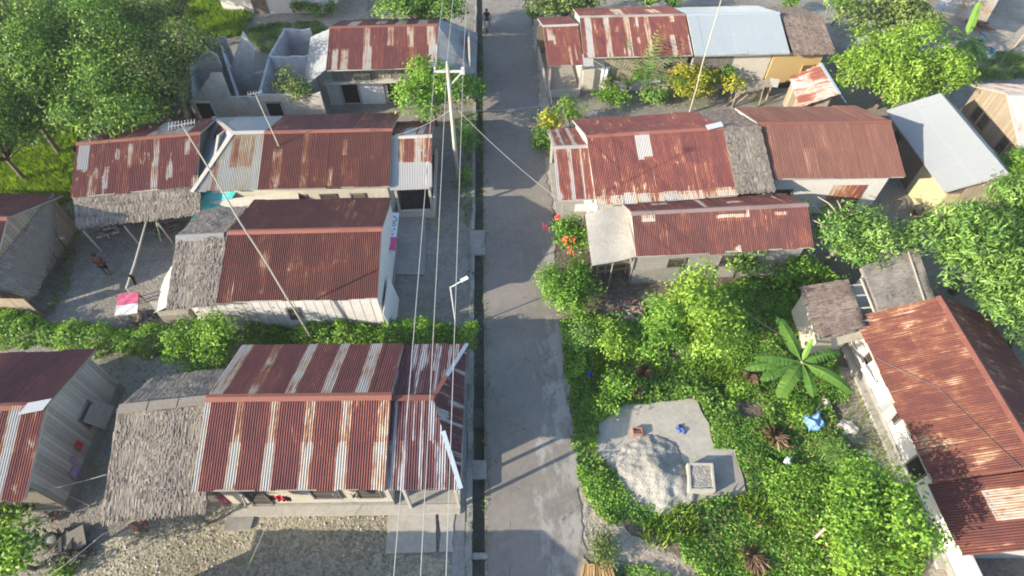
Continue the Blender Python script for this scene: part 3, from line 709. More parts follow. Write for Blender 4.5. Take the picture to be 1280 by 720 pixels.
shell(f, r1, 'cream_wall', .35, f.L-.2, .45, f.W-.45, base='concrete')
u0, u1 = f.L-.195, ue-.25
m = MB()
for u, v in ((u1, .3), (u1, f.W*.5), (u1, f.W-.35), (f.L+.5, .3)): m.box(f.P(u, v, (ze-.1)/2), .12, .12, ze)
m.each('porch_post', M['pale_trim'], r1)
m = MB(); m.prism([f.P(u0, .42, -.1), f.P(u1, .42, -.1), f.P(u1, f.W-.4, -.1), f.P(u0, f.W-.4, -.1)], (0, 0, .28), .5); m.build('porch_floor', M['concrete'], r1)
m = MB(); m.bar(f.P(u1, .5, .45), f.P(u1, f.W*.45, .45), .1, .6, .5); m.build('porch_wall', M['cream_wall'], r1)
for v in (1.6, 4.2): opening(f, r1, v, f.L-.2, .2 if v > 2 else 1.0, 2.1, .9, 'door' if v > 2 else 'window', 'gable', 1)
for u, w in ((1.6, .8), (4.4, 1.1), (6.1, .9)): opening(f, r1, u, .45, .95 if w != .8 else .2, 1.95, w)
m = MB(); m.prism([f.P(.3, .02, .0), f.P(ue-.2, .02, .0), f.P(ue-.2, .4, .0), f.P(.3, .4, .0)], (0, 0, .16), .6); m.build('plinth', M['concrete_pale'], r1)
# thatched kitchen on its left end
ft = Frame((126, 653), (268, 636), (200, 507), 1.85, zr=3.3, W=6.0, nm='L1thatch', dz=.6)
rt = hroot(ft, 'thatched_kitchen', 'grey palm-thatched kitchen joined to the left end of the striped-roof house')
u1 = min(ft.L, (f.P(.3, 0, 0)-ft.A).dot(ft.e))
thatch('roof_slope', ft.P(0, 0, ft.ze), ft.P(u1, 0, ft.ze), ft.P(u1, ft.run, ft.zr), ft.P(.25, ft.run, ft.zr), rt, seed=3)
thatch('roof_slope', ft.P(u1, ft.W, ft.ze), ft.P(.3, ft.W, ft.ze), ft.P(.25, ft.run, ft.zr), ft.P(u1, ft.run, ft.zr), rt, seed=4)
m = MB()
for u in (.0, .33, .66): m.obox(ft.P(.25+(u1-.25)*(u+.165), ft.run, ft.zr+.07), ft.e*(u1-.25)/6.3, ft.n*.2, (0, 0, .02), .5)
m.build('ridge_cap', M['thatch'], rt)
m = MB()
for u in (.35, u1-.9): 
    for v in (.35, ft.W-.4): m.tube([ft.P(u, v, -.2), ft.P(u, v, ft.roof_z(v)-.1)], .07)
m.each('post', M['wood'], rt)
shell(ft, rt, 'wood', .5, u1-.3, 1.0, ft.W-.5)
# left-edge board house
f0 = f = Frame((-150, 634), (31, 625), (30, 507), 2.4, BM=(90, 437), nm='L0')
r0 = hroot(f, 'board_house', 'grey weathered board house with rusty roof and washing hung on its gable')
gable_roof(f, r0, 'rust', 21, front=dict(lights=[(.60, .68, 0, 1, .22), (.755, .83, 0, 1, .15), (.73, .755, 0, 1, .42), (.93, .945, 0, 1, .5)], mat='rust'), back=dict(lights=[(.66, .76, .35, .6, .22), (.80, .84, .7, .8, .3)], base=(.75, 1)))
shell(f, r0, 'wood', .2, f.L-.16, .5, f.W-.45, base='concrete')
planks(f, r0, 'wood_pale', .52, f.W-.47, f.L-.135, .55, lambda v: f.roof_z(v)-.12, 'gable_boards', .17, .012, 'gable')
m = MB(); m.bar(f.P(f.L-.13, .5, .28), f.P(f.L-.13, f.W-.45, .28), .1, .52); m.build('plinth', M['concrete'], r0)
m = MB(); q = f.P(f.L-.35, f.run-.1, f.zr+.07); m.obox(q, f.e*.42+f.n*.08, f.n*.28-Vector((0, 0, .07)), Vector((0, .004, .008))); m.build('loose_sheet', M['steel'], r0)
opening(f, r0, f.W*.62, f.L-.12, 1.05, 1.85, .9, 'window', 'gable', 1, 'dark')
m = MB(); c = f.P(f.L+.12, f.W*.64, 1.2); m.obox(c, f.n*.55, f.e*.25+Vector((0, 0, -.42)), f.e.cross(f.n)*0+Vector((.012, 0, .008)), .2); m.build('shutter', M['wood_pale'], r0)
for v, z, k, w, h in ((.42, 1.25, 'cloth_red', .3, .42), (.33, 1.2, 'cloth_purple', .26, .3), (.27, .85, 'cloth_purple', .42, .4)):
    m = MB(); nn = 5; c = f.P(f.L-.07, f.W*v, z); pts = []
    for i in range(nn+1):
        for j in range(nn+1):
            a, b = i/nn-.5, j/nn-.5; pts.append(c + f.n*(a*w*(1-.15*b)) + Vector((0, 0, b*h)) + f.e*(.02+.02*math.sin(a*11)*(.5-b)))
    m.add(pts, [(i*(nn+1)+j, (i+1)*(nn+1)+j, (i+1)*(nn+1)+j+1, i*(nn+1)+j+1) for i in range(nn) for j in range(nn)], .5)
    o = m.build('garment', M[k], None, c); o.modifiers.new('thick', 'SOLIDIFY').thickness = .012
    tag(o, {'cloth_red': 'red garment hanging on the grey board gable'}.get(k, 'lilac garment hanging on the grey board gable, upper of two' if z > 1 else 'purple trousers hanging on the grey board gable, lowest of the washing'), 'garment', 'washing on the board gable')
# second house, plain rusty roof
f2 = f = Frame((270, 378), (472, 373), (380, 288), 2.35, BM=(400, 248), nm='L2', dz=.7)
r2 = hroot(f, 'white_board_house', 'white board house with evenly rusted roof and thatched left end')
gable_roof(f, r2, 'rust_orange', 31, base=(.62, .85), lights=[(.0, .03, 0, 1, .9), (.84, .85, .4, .8, .95), (.25, .29, .1, .7, .52)])
shell(f, r2, 'white_wall', .05, f.L-.1, .35, f.W-.4, base='concrete'); shell(f, r2, 'white_wall', -1.6, .045, .6, f.W-.8, drop=.55)
planks(f, r2, 'white_wall', -1.6, f.L-.12, .335, .3, f.ze-.12, 'plank_wall', .42, .03, tone=None)
opening(f, r2, f.L*.42, .31, 1.2, 2.1, .55, 'window')
m = MB(); m.prism([f.P(f.L-.1, .3, 0), f.P(f.L+.35, .1, 0), f.P(f.L+.3, 2.2, 0), f.P(f.L-.1, 2.3, 0)], (0, 0, .05), .5); m.obox(f.P(f.L+.18, 1.1, .95), f.n*1.2, f.e*.02, Vector((-.12, 0, .95)), .6); m.build('side_screen', M['white_wall'], r2)
fh = Frame((208, 386), (273, 382), (246, 295), 2.25, zr=3.36, W=6.6, nm='L2thatch', dz=.7)
u1 = (f.P(.05, 0, 0)-fh.A).dot(fh.e)
thatch('thatch_slope', fh.P(0, 0, fh.ze), fh.P(u1, 0, fh.ze), fh.P(u1, fh.run, fh.zr), fh.P(.0, fh.run, fh.zr), r2, seed=8, w=.055)
thatch('thatch_slope', fh.P(u1, fh.W, fh.ze), fh.P(.0, fh.W, fh.ze), fh.P(.0, fh.run, fh.zr), fh.P(u1, fh.run, fh.zr), r2, seed=9)
m = MB(); m.prism([fh.P(-.03, fh.run-.28, fh.zr-.04), fh.P(-.03, fh.run, fh.zr+.13), fh.P(-.03, fh.run+.28, fh.zr-.04), fh.P(-.03, fh.run+.28, fh.zr-.07), fh.P(-.03, fh.run, fh.zr+.1), fh.P(-.03, fh.run-.28, fh.zr-.07)], fh.e*(u1-.02)); m.build('ridge_cap', M['cap_grey'], r2)
m = MB(); a, b, c, d_ = at(216, 332, 2.5), at(208, 384, 2.3), at(192, 392, .1), at(205, 350, .1)
m.prism([a, b, c, d_], (-.03, 0, .01), .4); m.build('side_flap', M['cream_wall'], r2)
m = MB(); p = [at(195, 388, 0), at(243, 386, 0), at(243, 402, 0), at(208, 406, 0)]; m.prism(p, (0, 0, .75), .3); m.build('low_wall', M['concrete_pale'], r2)
# hanging shop banner on the road-side gable of the second house
def banner():
    root = empty('shop_banner', at(489, 330, 0), 'white and pink shop banner hanging at the road gable of the white board house', 'banner')
    a, b, c, d_ = at(485, 265, 2.05), at(499, 266, 1.75), at(494, 313, 1.75), at(475, 311, 2.05)
    def Q(s, t): return (a*(1-s)+b*s)*(1-t) + (d_*(1-s)+c*s)*t
    nn = (b-a).cross(d_-a).normalized(); nn = nn if nn.z > 0 else -nn
    for nm, t0, t1, mt in (('upper_panel', 0, .66, 'banner_white'), ('lower_panel', .665, 1, 'banner_pink')):
        m = MB(); m.prism([Q(0, t0), Q(1, t0), Q(1, t1), Q(0, t1)], nn*-.02, .5); m.build(nm, M[mt], root)
    def txt(name, s_, size, pos, mt):
        cu = bpy.data.curves.new(name, 'FONT'); cu.body = s_; cu.size = size; cu.extrude = .004; cu.align_x = 'CENTER'; cu.align_y = 'CENTER'
        t = bpy.data.objects.new(name, cu); COL.objects.link(t); bpy.context.view_layer.update()
        me = bpy.data.meshes.new_from_object(t.evaluated_get(bpy.context.evaluated_depsgraph_get())); bpy.data.objects.remove(t); me.name = name
        x = (d_-a).normalized(); y = nn.cross(x); x = y.cross(nn)
        me.transform(Matrix.Translation(pos-ORIG[root.name]+nn*.006) @ Matrix((x, y, nn)).transposed().to_4x4()); me.materials.clear(); link(name, me, M[mt], root)
    txt('lettering', 'OR', .62, Q(.52, .24), 'banner_ink'); txt('lettering', '5', .42, Q(.48, .82), 'banner_white')
    m = MB()
    for s, t in ((.3, .47), (.55, .52), (.75, .46), (.4, .58), (.68, .6)): q = Q(s, t); m.lathe(q+nn*.002, [(.06, 0), (.055, .004)], 10, .5, nn)
    m.each('logo_mark', M['banner_ink'], root)
    m = MB(); m.bar(Q(0, 0)-nn*.03, Q(0, 1)-nn*.03, .03); m.bar(Q(1, 0)-nn*.03, Q(1, 1)-nn*.03, .03); m.bar(Q(1, .5)-nn*.03, Q(1, .5)*1+Vector((-.3, 0, -Q(1, .5).z)), .03); m.bar(Q(0, .5)-nn*.03, Q(0, .5)+Vector((-.45, 0, 0)), .03); m.build('frame', M['wood'], root)
banner()
# third row: long house with a grey hipped left end
f3 = f = Frame((322, 237), (487, 233), (410, 163), 2.4, BM=(430, 142), nm='L3')
r3 = hroot(f, 'mixed_roof_house', 'house with dark rusty roof, pale grey hipped end and small porch roof near utility pole')
gable_roof(f, r3, 'rust_dark', 41, base=(.65, .95), front=dict(lights=[(.08, .16, 0, .7, .52), (.31, .37, 0, 1, .55), (.52, .56, .05, .35, .4), (.62, .66, .55, .8, .45), (.72, .76, .0, .5, .7)], mat='rust_orange'))
ul, url = f.S(241, 240, f.ze-.08), f.S(290, 170, f.zr-.08); ze, zr = f.ze-.08, f.zr-.08
corr('roof_slope', [f.P(ul, 0, ze), f.P(.03, 0, ze), f.P(.03, f.run, zr), f.P(url, f.run, zr)], f.e, r3, 'zinc', 43, base=(.22, .34), lights=[(.50, .62, .42, .95, .55), (.64, .78, .42, .95, .46), (.79, .85, .4, .95, .5), (.26, .34, .0, .5, .5)], label='pale grey-yellow sheets with rusty patches')
corr('roof_slope', [f.P(f.S(262, 156, ze), f.W, ze), f.P(.03, f.W, ze), f.P(.03, f.run, zr), f.P(url, f.run, zr)], f.e, r3, 'zinc', 44, base=(.1, .3))
ub = f.S(262, 156, ze)
corr('roof_slope', [f.P(ul, 0, ze), f.P(ub, f.W, ze), f.P(url, f.run, zr)], f.n, r3, 'zinc_blue', 45, base=(.0, .25), lights=[(.15, .4, .3, .8, .75)], label='hip end of light grey sheets, its shade painted in as blue-grey')  # blue-grey colour stands in for shade on light grey sheets
m = MB(); m.bar(f.P(ul-.02, -.02, ze+.05), f.P(url, f.run, zr+.06), .26, .03); m.bar(f.P(ub, f.W, ze+.05), f.P(url, f.run, zr+.06), .22, .03); m.bar(f.P(url, f.run, zr+.06), f.P(0, f.run, zr+.06), .3, .03); m.each('hip_cap', M['pale_trim'], r3)
shell(f, r3, 'cream_wall', ul+.8, f.L-.25, .4, f.W-.4, drop=.09)
for u, w, k in ((1.9, .9, 'door'), (3.6, .9, 'window'), (5.3, .8, 'door')): opening(f, r3, u, .4, .05 if k == 'door' else .95, 1.95, w, k, mat='brown_wall' if k == 'door' else 'dark')
# its porch roof nearest the road
fp = Frame((487, 237), (540, 235), (517, 170), 2.15, BM=(525, 151), nm='L3porch')
lt = [(0, .2, 0, 1, .05), (.2, 1, 0, .48, .08), (.58, .74, .5, 1, .3), (.22, .34, .5, 1, .4), (.76, .86, .5, 1, .36)]
gable_roof(fp, r3, 'rust', 47, front=dict(lights=lt, base=(.6, .8), mat='rust'), back=dict(base=(.55, .8), lights=[(.2, .35, .4, .9, .15), (.4, .7, .5, 1, .2)], mat='rust_worn'), cap='pale_trim', name='porch_roof')
m = MB()
for u, v in ((.25, .3), (fp.L-.2, .3), (fp.L-.2, fp.W-.3)): m.box(fp.P(u, v, 1), .14, .14, 2.2)
m.each('porch_post', M['pale_trim'], r3)
m = MB(); m.bar(fp.P(.15, .28, .3), fp.P(fp.L-.1, .28, .3), .14, .62, .6); m.bar(fp.P(fp.L-.13, .36, .3), fp.P(fp.L-.13, fp.W-.4, .3), .14, .62, .6); m.each('porch_wall', M['cream_wall'], r3)
m = MB(); m.prism([fp.P(.2, .36, 0), fp.P(fp.L-.2, .36, 0), fp.P(fp.L-.2, fp.W-.4, 0), fp.P(.2, fp.W-.4, 0)], (0, 0, .1), .2); m.build('porch_floor', M['concrete_dark'], r3)
# sheets filling the gap between the second and third rows
m = MB(); m.prism([at(258, 252, 2.0), at(372, 238, 2.15), at(374, 250, 1.9), at(300, 262, 1.85)], (0, 0, -.03), .6)
tag(m.build('lean_to_roof', M['cream_wall'], None, at(310, 250, 0)), 'flat cream lean-to sheet between the white board house and the mixed-roof house', 'awning')
m = MB(); pts = []; a, b, c, d_ = at(254, 240, 2.25), at(296, 240, 2.25), at(270, 277, 1.3), at(236, 283, 1.0)
for i in range(9):
    for j in range(9):
        s, t = i/8, j/8; p = (a*(1-s)+b*s)*(1-t)+(d_*(1-s)+c*s)*t; p.z += .06*math.sin(s*9+t*3)+.04*math.sin(t*8); pts.append(p)
m.add(pts, [(i*9+j, (i+1)*9+j, (i+1)*9+j+1, i*9+j+1) for i in range(8) for j in range(8)], .5)
o = m.build('tarpaulin', M['tarp_turquoise'], None, at(262, 275, 0)); o.modifiers.new('thick', 'SOLIDIFY').thickness = .01
tag(o, 'turquoise tarpaulin sloping down between the rusty roofs', 'tarpaulin')
# house with long thatched apron, left of it
fb = f = Frame((88, 247), (247, 232), (172, 172.5), 2.5, BM=(200, 153), nm='L3b')
rb = hroot(f, 'patchy_roof_house', 'house with patchy rust and silver roof above a long thatched apron by the trees')
gable_roof(f, rb, 'rust', 51, base=(.55, .85), front=dict(lights=[(.02, .11, .5, 1, .12), (.12, .20, 0, .5, .42), (.24, .28, .1, .5, .34), (.42, .46, .45, .9, .36), (.63, .68, .5, .98, .34), (.62, .68, .0, .5, .3), (.74, .79, .2, .5, .34), (.88, .93, .6, .9, .34), (.95, 1, .0, .2, .3)], mat='rust_patchy'), back=dict(frac=.25, mat='rust_patchy'))
shell(f, rb, 'wood', .2, f.L-.3, .4, f.W-.4)
a, b, c, d_ = at(96, 285, 2.0), at(251, 267, 2.0), f.P(f.L+.05, .06, f.ze-.07), f.P(.1, .06, f.ze-.07)
thatch('thatch_apron', a, b, c, d_, rb, seed=12, w=.055)
m = MB()
for s in (.02, .35, .62, .97): q = a.lerp(b, s); m.tube([Vector((q.x+.05, q.y+.1, -.2)), Vector((q.x, q.y+.06, 1.7))], .05)
m.tube([a.lerp(b, .5)+Vector((.3, .1, -1.75)), a.lerp(b, .62)+Vector((0, .1, -.05))], .04); m.each('post', M['bamboo'], rb)
opening(f, rb, 2.2, .4, .05, 1.9, .9, 'door', mat='brown_wall'); opening(f, rb, 4.6, .4, .9, 1.8, 1.0)
# fourth row: house with hip ends of plain sheet
f4 = f = Frame((408, 88), (547, 84), (480, 32), 2.9, BM=(490, 23.5), nm='L4')
r4 = hroot(f, 'row_house', 'row house with rust-striped roof, white left awning and galvanized right end with shade painted in')
gable_roof(f, r4, 'rust_dark', 61, base=(.68, .95), front=dict(lights=[(.32, .38, .5, 1, .4), (.54, .60, .5, 1, .38), (.72, .79, .5, 1, .38), (.90, .98, .5, 1, .33), (.04, .10, 0, .47, .3), (.12, .19, 0, .47, .32), (.32, .40, 0, .5, .26), (.92, 1, 0, .5, .25), (.75, .82, 0, .5, .55)], mat='rust'), back=dict(lights=[(.1, .2, .3, 1, .3), (.3, .4, .3, 1, .35), (.5, .6, .3, .8, .35), (.75, .85, .3, 1, .3)]))
z2 = f.ze-.75
qa, qr, qb, qc, qd = f.P(f.L-.01, -.02, f.ze-.06), f.P(f.L-.01, f.run, f.zr-.03), f.P(f.L-.01, f.W, f.ze-.06), at(597, 42, 2.2), at(595, 98, 2.2)
for tri in ((qa, qd, qr), (qd, qc, qr), (qc, qb, qr)): corr('side_slope', tri, f.n, r4, 'zinc_blue', 63, base=(.35, .5), label='plain galvanized slope on the road side, its shade painted in as a darker tone')  # galvanized sheets given a darker colour to carry the shade of this end
corr('side_slope', [f.P(-1.75, -.5, f.ze-.95), f.P(-1.5, f.run+.3, f.ze+.3), f.P(.03, f.run, f.zr-.1), f.P(.03, .05, f.ze-.08)], f.n, r4, 'zinc_white', 64, base=(.1, .3), label='white sheet awning slope on the left')
shell(f, r4, 'ruin_pale', .0, f.L+2.2, 1.0, f.W-.5, drop=.9)
planks(f, r4, 'wood', .1, f.L*.36, .7, 1.95, f.ze+.15, 'boards', .2); planks(f, r4, 'wood_tan', f.L*.36, f.L*.55, .85, 1.95, f.ze+.1, 'boards', .17, .08, skip=(2, 5)); planks(f, r4, 'wood', f.L*.56, f.L, .8, 1.95, f.ze+.1, 'boards', .22)
m = MB(); m.bar(f.P(-.6, .75, 1.95), f.P(f.L+.4, .75, 1.95), .6, .12, .7); m.build('ledge', M['ruin_pale'], r4)
m = MB(); m.bar(f.P(-.6, .95, .9), f.P(.3, .95, .9), .16, 2.2, .3); m.bar(f.P(1.7, .96, .85), f.P(3.4, .96, .85), .1, 2.0, .9); m.each('front_panel', M['white_wall'], r4)
for u, w in ((1.0, 1.2), (4.3, 1.3)): opening(f, r4, u, 1.0, .05, 1.8, w, 'door', frame='ruin_pale')
# roofless masonry shells beside it
def ruin():
    root = empty('roofless_ruin', onY(310, 122, 36) * 1.0 - Vector((0, 0, onY(310, 122, 36).z)), 'roofless grey masonry ruin with pointed gable walls below the big trees', 'ruin')
    def wall(pix, Y, mat, th=.18, label=None):
        P = [onY(x, y, Y) for x, y in pix]; base = [Vector((P[-1].x, Y, -.2)), Vector((P[0].x, Y, -.2))]
        Q = []
        for a_, b_ in zip(P, P[1:]):
            k = max(1, int((b_-a_).length/.35)); Q += [a_.lerp(b_, i/k)-Vector((0, 0, abs(rnd.gauss(0, .07)) if i else 0)) for i in range(k)]
        P = Q+[P[-1]]
        m = MB(); m.prism(P+base, (0, th, 0), .5); m.build('wall', M[mat], root)
    Yf, Ym, Yb = 34.0, 37.6, 41.6
    wall([(238, 126), (241, 125), (263, 92), (276, 92), (288, 122), (322, 120), (330, 119), (400, 116)], Yf, 'ruin_pale')
    wall([(240, 95), (247, 74), (258, 62), (271, 70), (283, 98)], Ym, 'ruin'); wall([(285, 92), (294, 66), (303, 40), (316, 60), (318, 92)], Ym+.03, 'ruin')
    wall([(318, 92), (328, 90), (337, 71), (385, 70), (392, 84)], Ym+.01, 'ruin')
    wall([(236, 49), (281, 46)], Yb, 'ruin'); wall([(341, 60), (353, 37), (387, 36), (392, 49)], Yb+.02, 'ruin')
    for (p, q, Y0, Y1) in (((322, 119), (354, 38), Yf+.19, Yb), ((296, 121), (274, 52), Yf+.19, Yb-.02), ((241, 125), (240, 56), Yf+.19, Yb-.02)):
        a, b = onY(*p, Y0), onY(*q, Y1); m = MB(); ax = (b-a); a2, b2 = Vector((a.x, a.y, -.2)), Vector((b.x, b.y, -.2))
        mid = a.lerp(b, .5) + Vector((0, 0, .5)); m.prism([a2, b2, b, mid, a], (.16, 0, 0), .4); m.build('wall', M['ruin'], root)
    for x0, x1 in ((244, 262), (332, 350)):
        m = MB(); a, b = onY(x0, 129, Yf-.01), onY(x1, 128, Yf-.01); m.prism([Vector((a.x, Yf-.012, 0)), Vector((b.x, Yf-.012, 0)), Vector((b.x, Yf-.012, 1.75)), Vector((a.x, Yf-.012, 1.75))], (0, -.02, 0), .3); o = m.build('opening', M['dark'], root)
        m = MB(); m.bar((a.x-.05, Yf-.03, 0), (a.x-.05, Yf-.03, 1.8), .1, .06); m.bar((b.x+.05, Yf-.03, 0), (b.x+.05, Yf-.03, 1.8), .1, .06); m.bar((a.x-.1, Yf-.03, 1.85), (b.x+.1, Yf-.03, 1.85), .06, .1); m.build('frame', M['ruin_pale'], o)
ruin()
# house at the left edge, half in view
fl = f = wframe((-36, 17.4), (-25.4, 17.1), 3.5, 7.0, 2.4, 4.0)
rl = hroot(f, 'plank_house', 'plank house with rusty roof corner and thatched side shed, cut by left edge', 'house')
gable_roof(f, rl, 'rust_dark', 71, base=(.7, .95))
shell(f, rl, 'wood_tan', .3, f.L-.3, .4, f.W-.4); planks(f, rl, 'wood_tan', .42, f.W-.42, f.L-.27, .2, lambda v: f.roof_z(v)-.12, 'gable_boards', .22, .02, 'gable')
a, b = at(72, 292, 1.3), at(42, 372, 1.3)
thatch('shed_roof', b, a, f.P(f.L-.2, f.W-.4, 2.75), f.P(f.L-.2, .2, 2.75), rl, seed=15)
m = MB()
for q in (a, b, a.lerp(b, .5)): m.tube([Vector((q.x-.25, q.y, -.2)), Vector((q.x-.2, q.y, 1.35))], .05)
m.each('post', M['wood'], rl)
planks(f, rl, 'wood_tan', f.L-.2, f.L+1.1, .25, .1, lambda u: 1.6, 'shed_boards', .2)
# white building at the top edge
ft_ = wframe((-27, 50.0), (-12.5, 50.0), 3.2, 6.4, 2.9, 4.3)
rr = hroot(ft_, 'white_building', 'white plastered building with dark wooden door, cut by top edge left of the road', 'building')
gable_roof(ft_, rr, 'zinc', 81, base=(.1, .4)); shell(ft_, rr, 'white_wall', 1.6, 11.2, .5, 6.0)
opening(ft_, rr, 4.9, .5, .05, 2.1, 1.2, 'door', mat='brown_wall')
# house behind the camera that shades the foreground
fo = wframe((-16, -2.7), (-4.4, -2.7), 3.35, 6.7, 2.4, 4.3)
ro = hroot(fo, 'hip_roof_house', 'hip-roofed house standing before the striped-roof house, out of the picture', 'house')
for pl, ed in (([fo.P(0, 0, 2.4), fo.P(fo.L, 0, 2.4), fo.P(fo.L-3.1, 3.35, 4.3), fo.P(2.5, 3.35, 4.3)], fo.e), ([fo.P(0, 6.7, 2.4), fo.P(fo.L, 6.7, 2.4), fo.P(fo.L-3.1, 3.35, 4.3), fo.P(2.5, 3.35, 4.3)], fo.e), ([fo.P(fo.L, 0, 2.4), fo.P(fo.L, 6.7, 2.4), fo.P(fo.L-3.1, 3.35, 4.3)], fo.n), ([fo.P(0, 0, 2.4), fo.P(0, 6.7, 2.4), fo.P(2.5, 3.35, 4.3)], fo.n)):
    corr('roof_slope', pl, ed, ro, 'rust', 85)
m = MB(); m.prism([fo.P(.5, .5, -.2), fo.P(fo.L-.5, .5, -.2), fo.P(fo.L-.5, 6.2, -.2), fo.P(.5, 6.2, -.2)], (0, 0, 2.5), .5); m.build('wall', M['cream_wall'], ro)
# ------------------------------------------------------------------ houses right of the road
# far right row: rusty house, blue-grey house, thatched end
fA = f = Frame((730, 72), (866, 69), (797, 19), 2.6, BM=(790, 9), nm='R1')
rA = hroot(f, 'plank_front_house', 'plank-fronted house with streaked rusty roof and corner porch, farthest along the right side of road')
gable_roof(f, rA, 'rust', 101, base=(.6, .82), front=dict(lights=[(.04, .10, 0, 1, .24), (.22, .27, 0, 1, .34), (.41, .46, 0, 1, .36), (.60, .65, 0, 1, .34), (.82, .87, 0, .5, .28), (.985, 1, 0, .5, .2), (.32, .35, .6, .75, .35), (.51, .54, .3, .45, .35), (.52, .545, .75, .95, .38), (.85, .89, .8, 1, .35)]), back=dict(lights=[(.2, .3, .3, .9, .4), (.55, .65, .2, .9, .35)]), cap='pale_trim')
shell(f, rA, 'cream_wall', .15, f.L-.1, .45, f.W-.4)
planks(f, rA, 'wood_tan', 1.6, f.L-.15, .42, .85, f.ze-.1, 'plank_wall', .2, .02)
m = MB(); m.bar(f.P(1.6, .40, .4), f.P(6.0, .40, .4), .06, .95, .9); m.build('low_wall', M['white_wall'], rA)
opening(f, rA, f.L-1.5, .40, 1.75, 2.25, .6)
fq = Frame((685, 82), (730, 80), (705, 31), 2.3, BM=(702, 21), nm='R1porch')
gable_roof(fq, rA, 'rust', 103, base=(.62, .85), front=dict(lights=[(.08, .26, .62, .95, .36), (.25, .32, .5, .75, .25), (.62, .72, 0, .45, .5), (.8, .86, .1, .5, .45)]), cap='pale_trim', name='porch_roof')
corr('porch_roof', [fq.P(fq.L-.05, -.25, 2.6), fq.P(fq.L+.65, -.25, 2.6), fq.P(fq.L+.65, .7, 3.0), fq.P(fq.L-.05, .7, 3.0)], fq.e, rA, 'zinc', 104, base=(.05, .2))
m = MB()
for u, v in ((.2, .2), (fq.L-.1, .2), (.2, fq.W-.3)): m.box(fq.P(u, v, 1.1), .14, .14, 2.4)
m.each('porch_post', M['pale_trim'], rA)
m = MB(); m.bar(fq.P(.1, .18, .3), fq.P(fq.L-.05, .18, .3), .14, .62, .6); m.bar(fq.P(.12, .27, .3), fq.P(.12, fq.W-.4, .3), .14, .62, .6); m.each('porch_wall', M['concrete_pale'], rA)
m = MB(); m.prism([fq.P(.2, .26, 0), fq.P(fq.L, .26, 0), fq.P(fq.L, fq.W-.3, 0), fq.P(.2, fq.W-.3, 0)], (0, 0, .1), .5); m.build('porch_floor', M['concrete'], rA)
m = MB(); m.obox(fq.P(fq.L*.5, fq.W-.5, 1.1), fq.e*fq.L/2, fq.n*.05, (0, 0, 1.1)); m.build('wall', M['brown_wall'], rA)
fB = f = Frame((869, 70), (988, 67), (925, 16.5), 2.6, BM=(912, 8), nm='R1blue')
rB = hroot(f, 'blue_grey_house', 'house with plain blue-grey sheet roof and cream plaster front')
gable_roof(f, rB, 'zinc_blue', 105, base=(.02, .22), cap='cap_blue', back=dict(base=(.2, .35)))
shell(f, rB, 'cream_wall', .1, f.L-1.0, .5, f.W-.4, base='white_wall'); opening(f, rB, 1.6, .5, 1.0, 2.0, 1.0)
planks(f, rB, 'wood', .15, 3.0, .47, .1, f.ze-.1, 'plank_wall', .22, .02)
fC = f = Frame((993, 69), (1044, 67), (1010, 20.5), 2.5, BM=(995, 9), nm='R1thatch')
rC = hroot(f, 'thatched_house', 'brown palm-thatched house with yellow woven bamboo front')
thatch('roof_slope', f.P(0, 0, f.ze), f.P(f.L, 0, f.ze), f.P(f.L, f.run, f.zr), f.P(0, f.run, f.zr), rC, 'thatch_brown', 21, w=.06)
thatch('roof_slope', f.P(f.L, f.W, f.ze), f.P(0, f.W, f.ze), f.P(0, f.run, f.zr), f.P(f.L, f.run, f.zr), rC, 'thatch_brown', 22, w=.06)
shell(f, rC, 'bamboo_wall', -1.2, f.L-.5, .45, f.W-.4, drop=.1)
m = MB(); m.bar(f.P(-1.2, .42, .2), f.P(f.L-.5, .42, .2), .08, .5, .1); m.build('plinth', M['concrete_dark'], rC)
opening(f, rC, f.L*.55, .45, 1.0, 1.8, .8, mat='dark', frame='bamboo_wall')
# little outhouse with a tilted single roof
p = [at(987, 96, 1.9), at(998, 133, 1.9), at(1049, 118, 2.75), at(1025, 79, 2.75)]
rS = empty('outhouse', (sum((q.x for q in p))/4, sum((q.y for q in p))/4, 0), 'small outhouse with pale rusty tilted roof by the bright spreading tree', 'outhouse')
corr('roof_slope', p, p[1]-p[0], rS, 'rust_worn', 107, base=(.32, .6), lights=[(.44, .5, 0, 1, .2)])
q = [p[3], p[2], p[2]+Vector((.9, .1, -.75)), p[3]+Vector((.9, .1, -.75))]
corr('roof_slope', q, p[1]-p[0], rS, 'zinc_blue', 108, base=(.1, .3))
m = MB(); m.bar(p[3]+Vector((0, 0, .04)), p[2]+Vector((0, 0, .04)), .22, .03); m.build('ridge_cap', M['cap_blue'], rS)
c = [Vector((q_.x, q_.y, 0)) for q_ in p]; cen = sum(c, Vector())/4; c = [cen+(x-cen)*.82 for x in c]
m = MB()
for i in range(4):
    a, b = c[i], c[(i+1) % 4]; za, zb = (1.9, 1.9, 2.6, 2.6)[i]-.1, (1.9, 1.9, 2.6, 2.6)[(i+1) % 4]-.1; k = 6
    for j in range(k):
        s, t = j/k, (j+.92)/k; u, v = a.lerp(b, s), a.lerp(b, t)
        m.prism([u, v, Vector((v.x, v.y, za+(zb-za)*t)), Vector((u.x, u.y, za+(zb-za)*s))], (b-a).cross(Vector((0, 0, 1))).normalized()*.03)
m.build('board_wall', M['wood_tan'], rS)
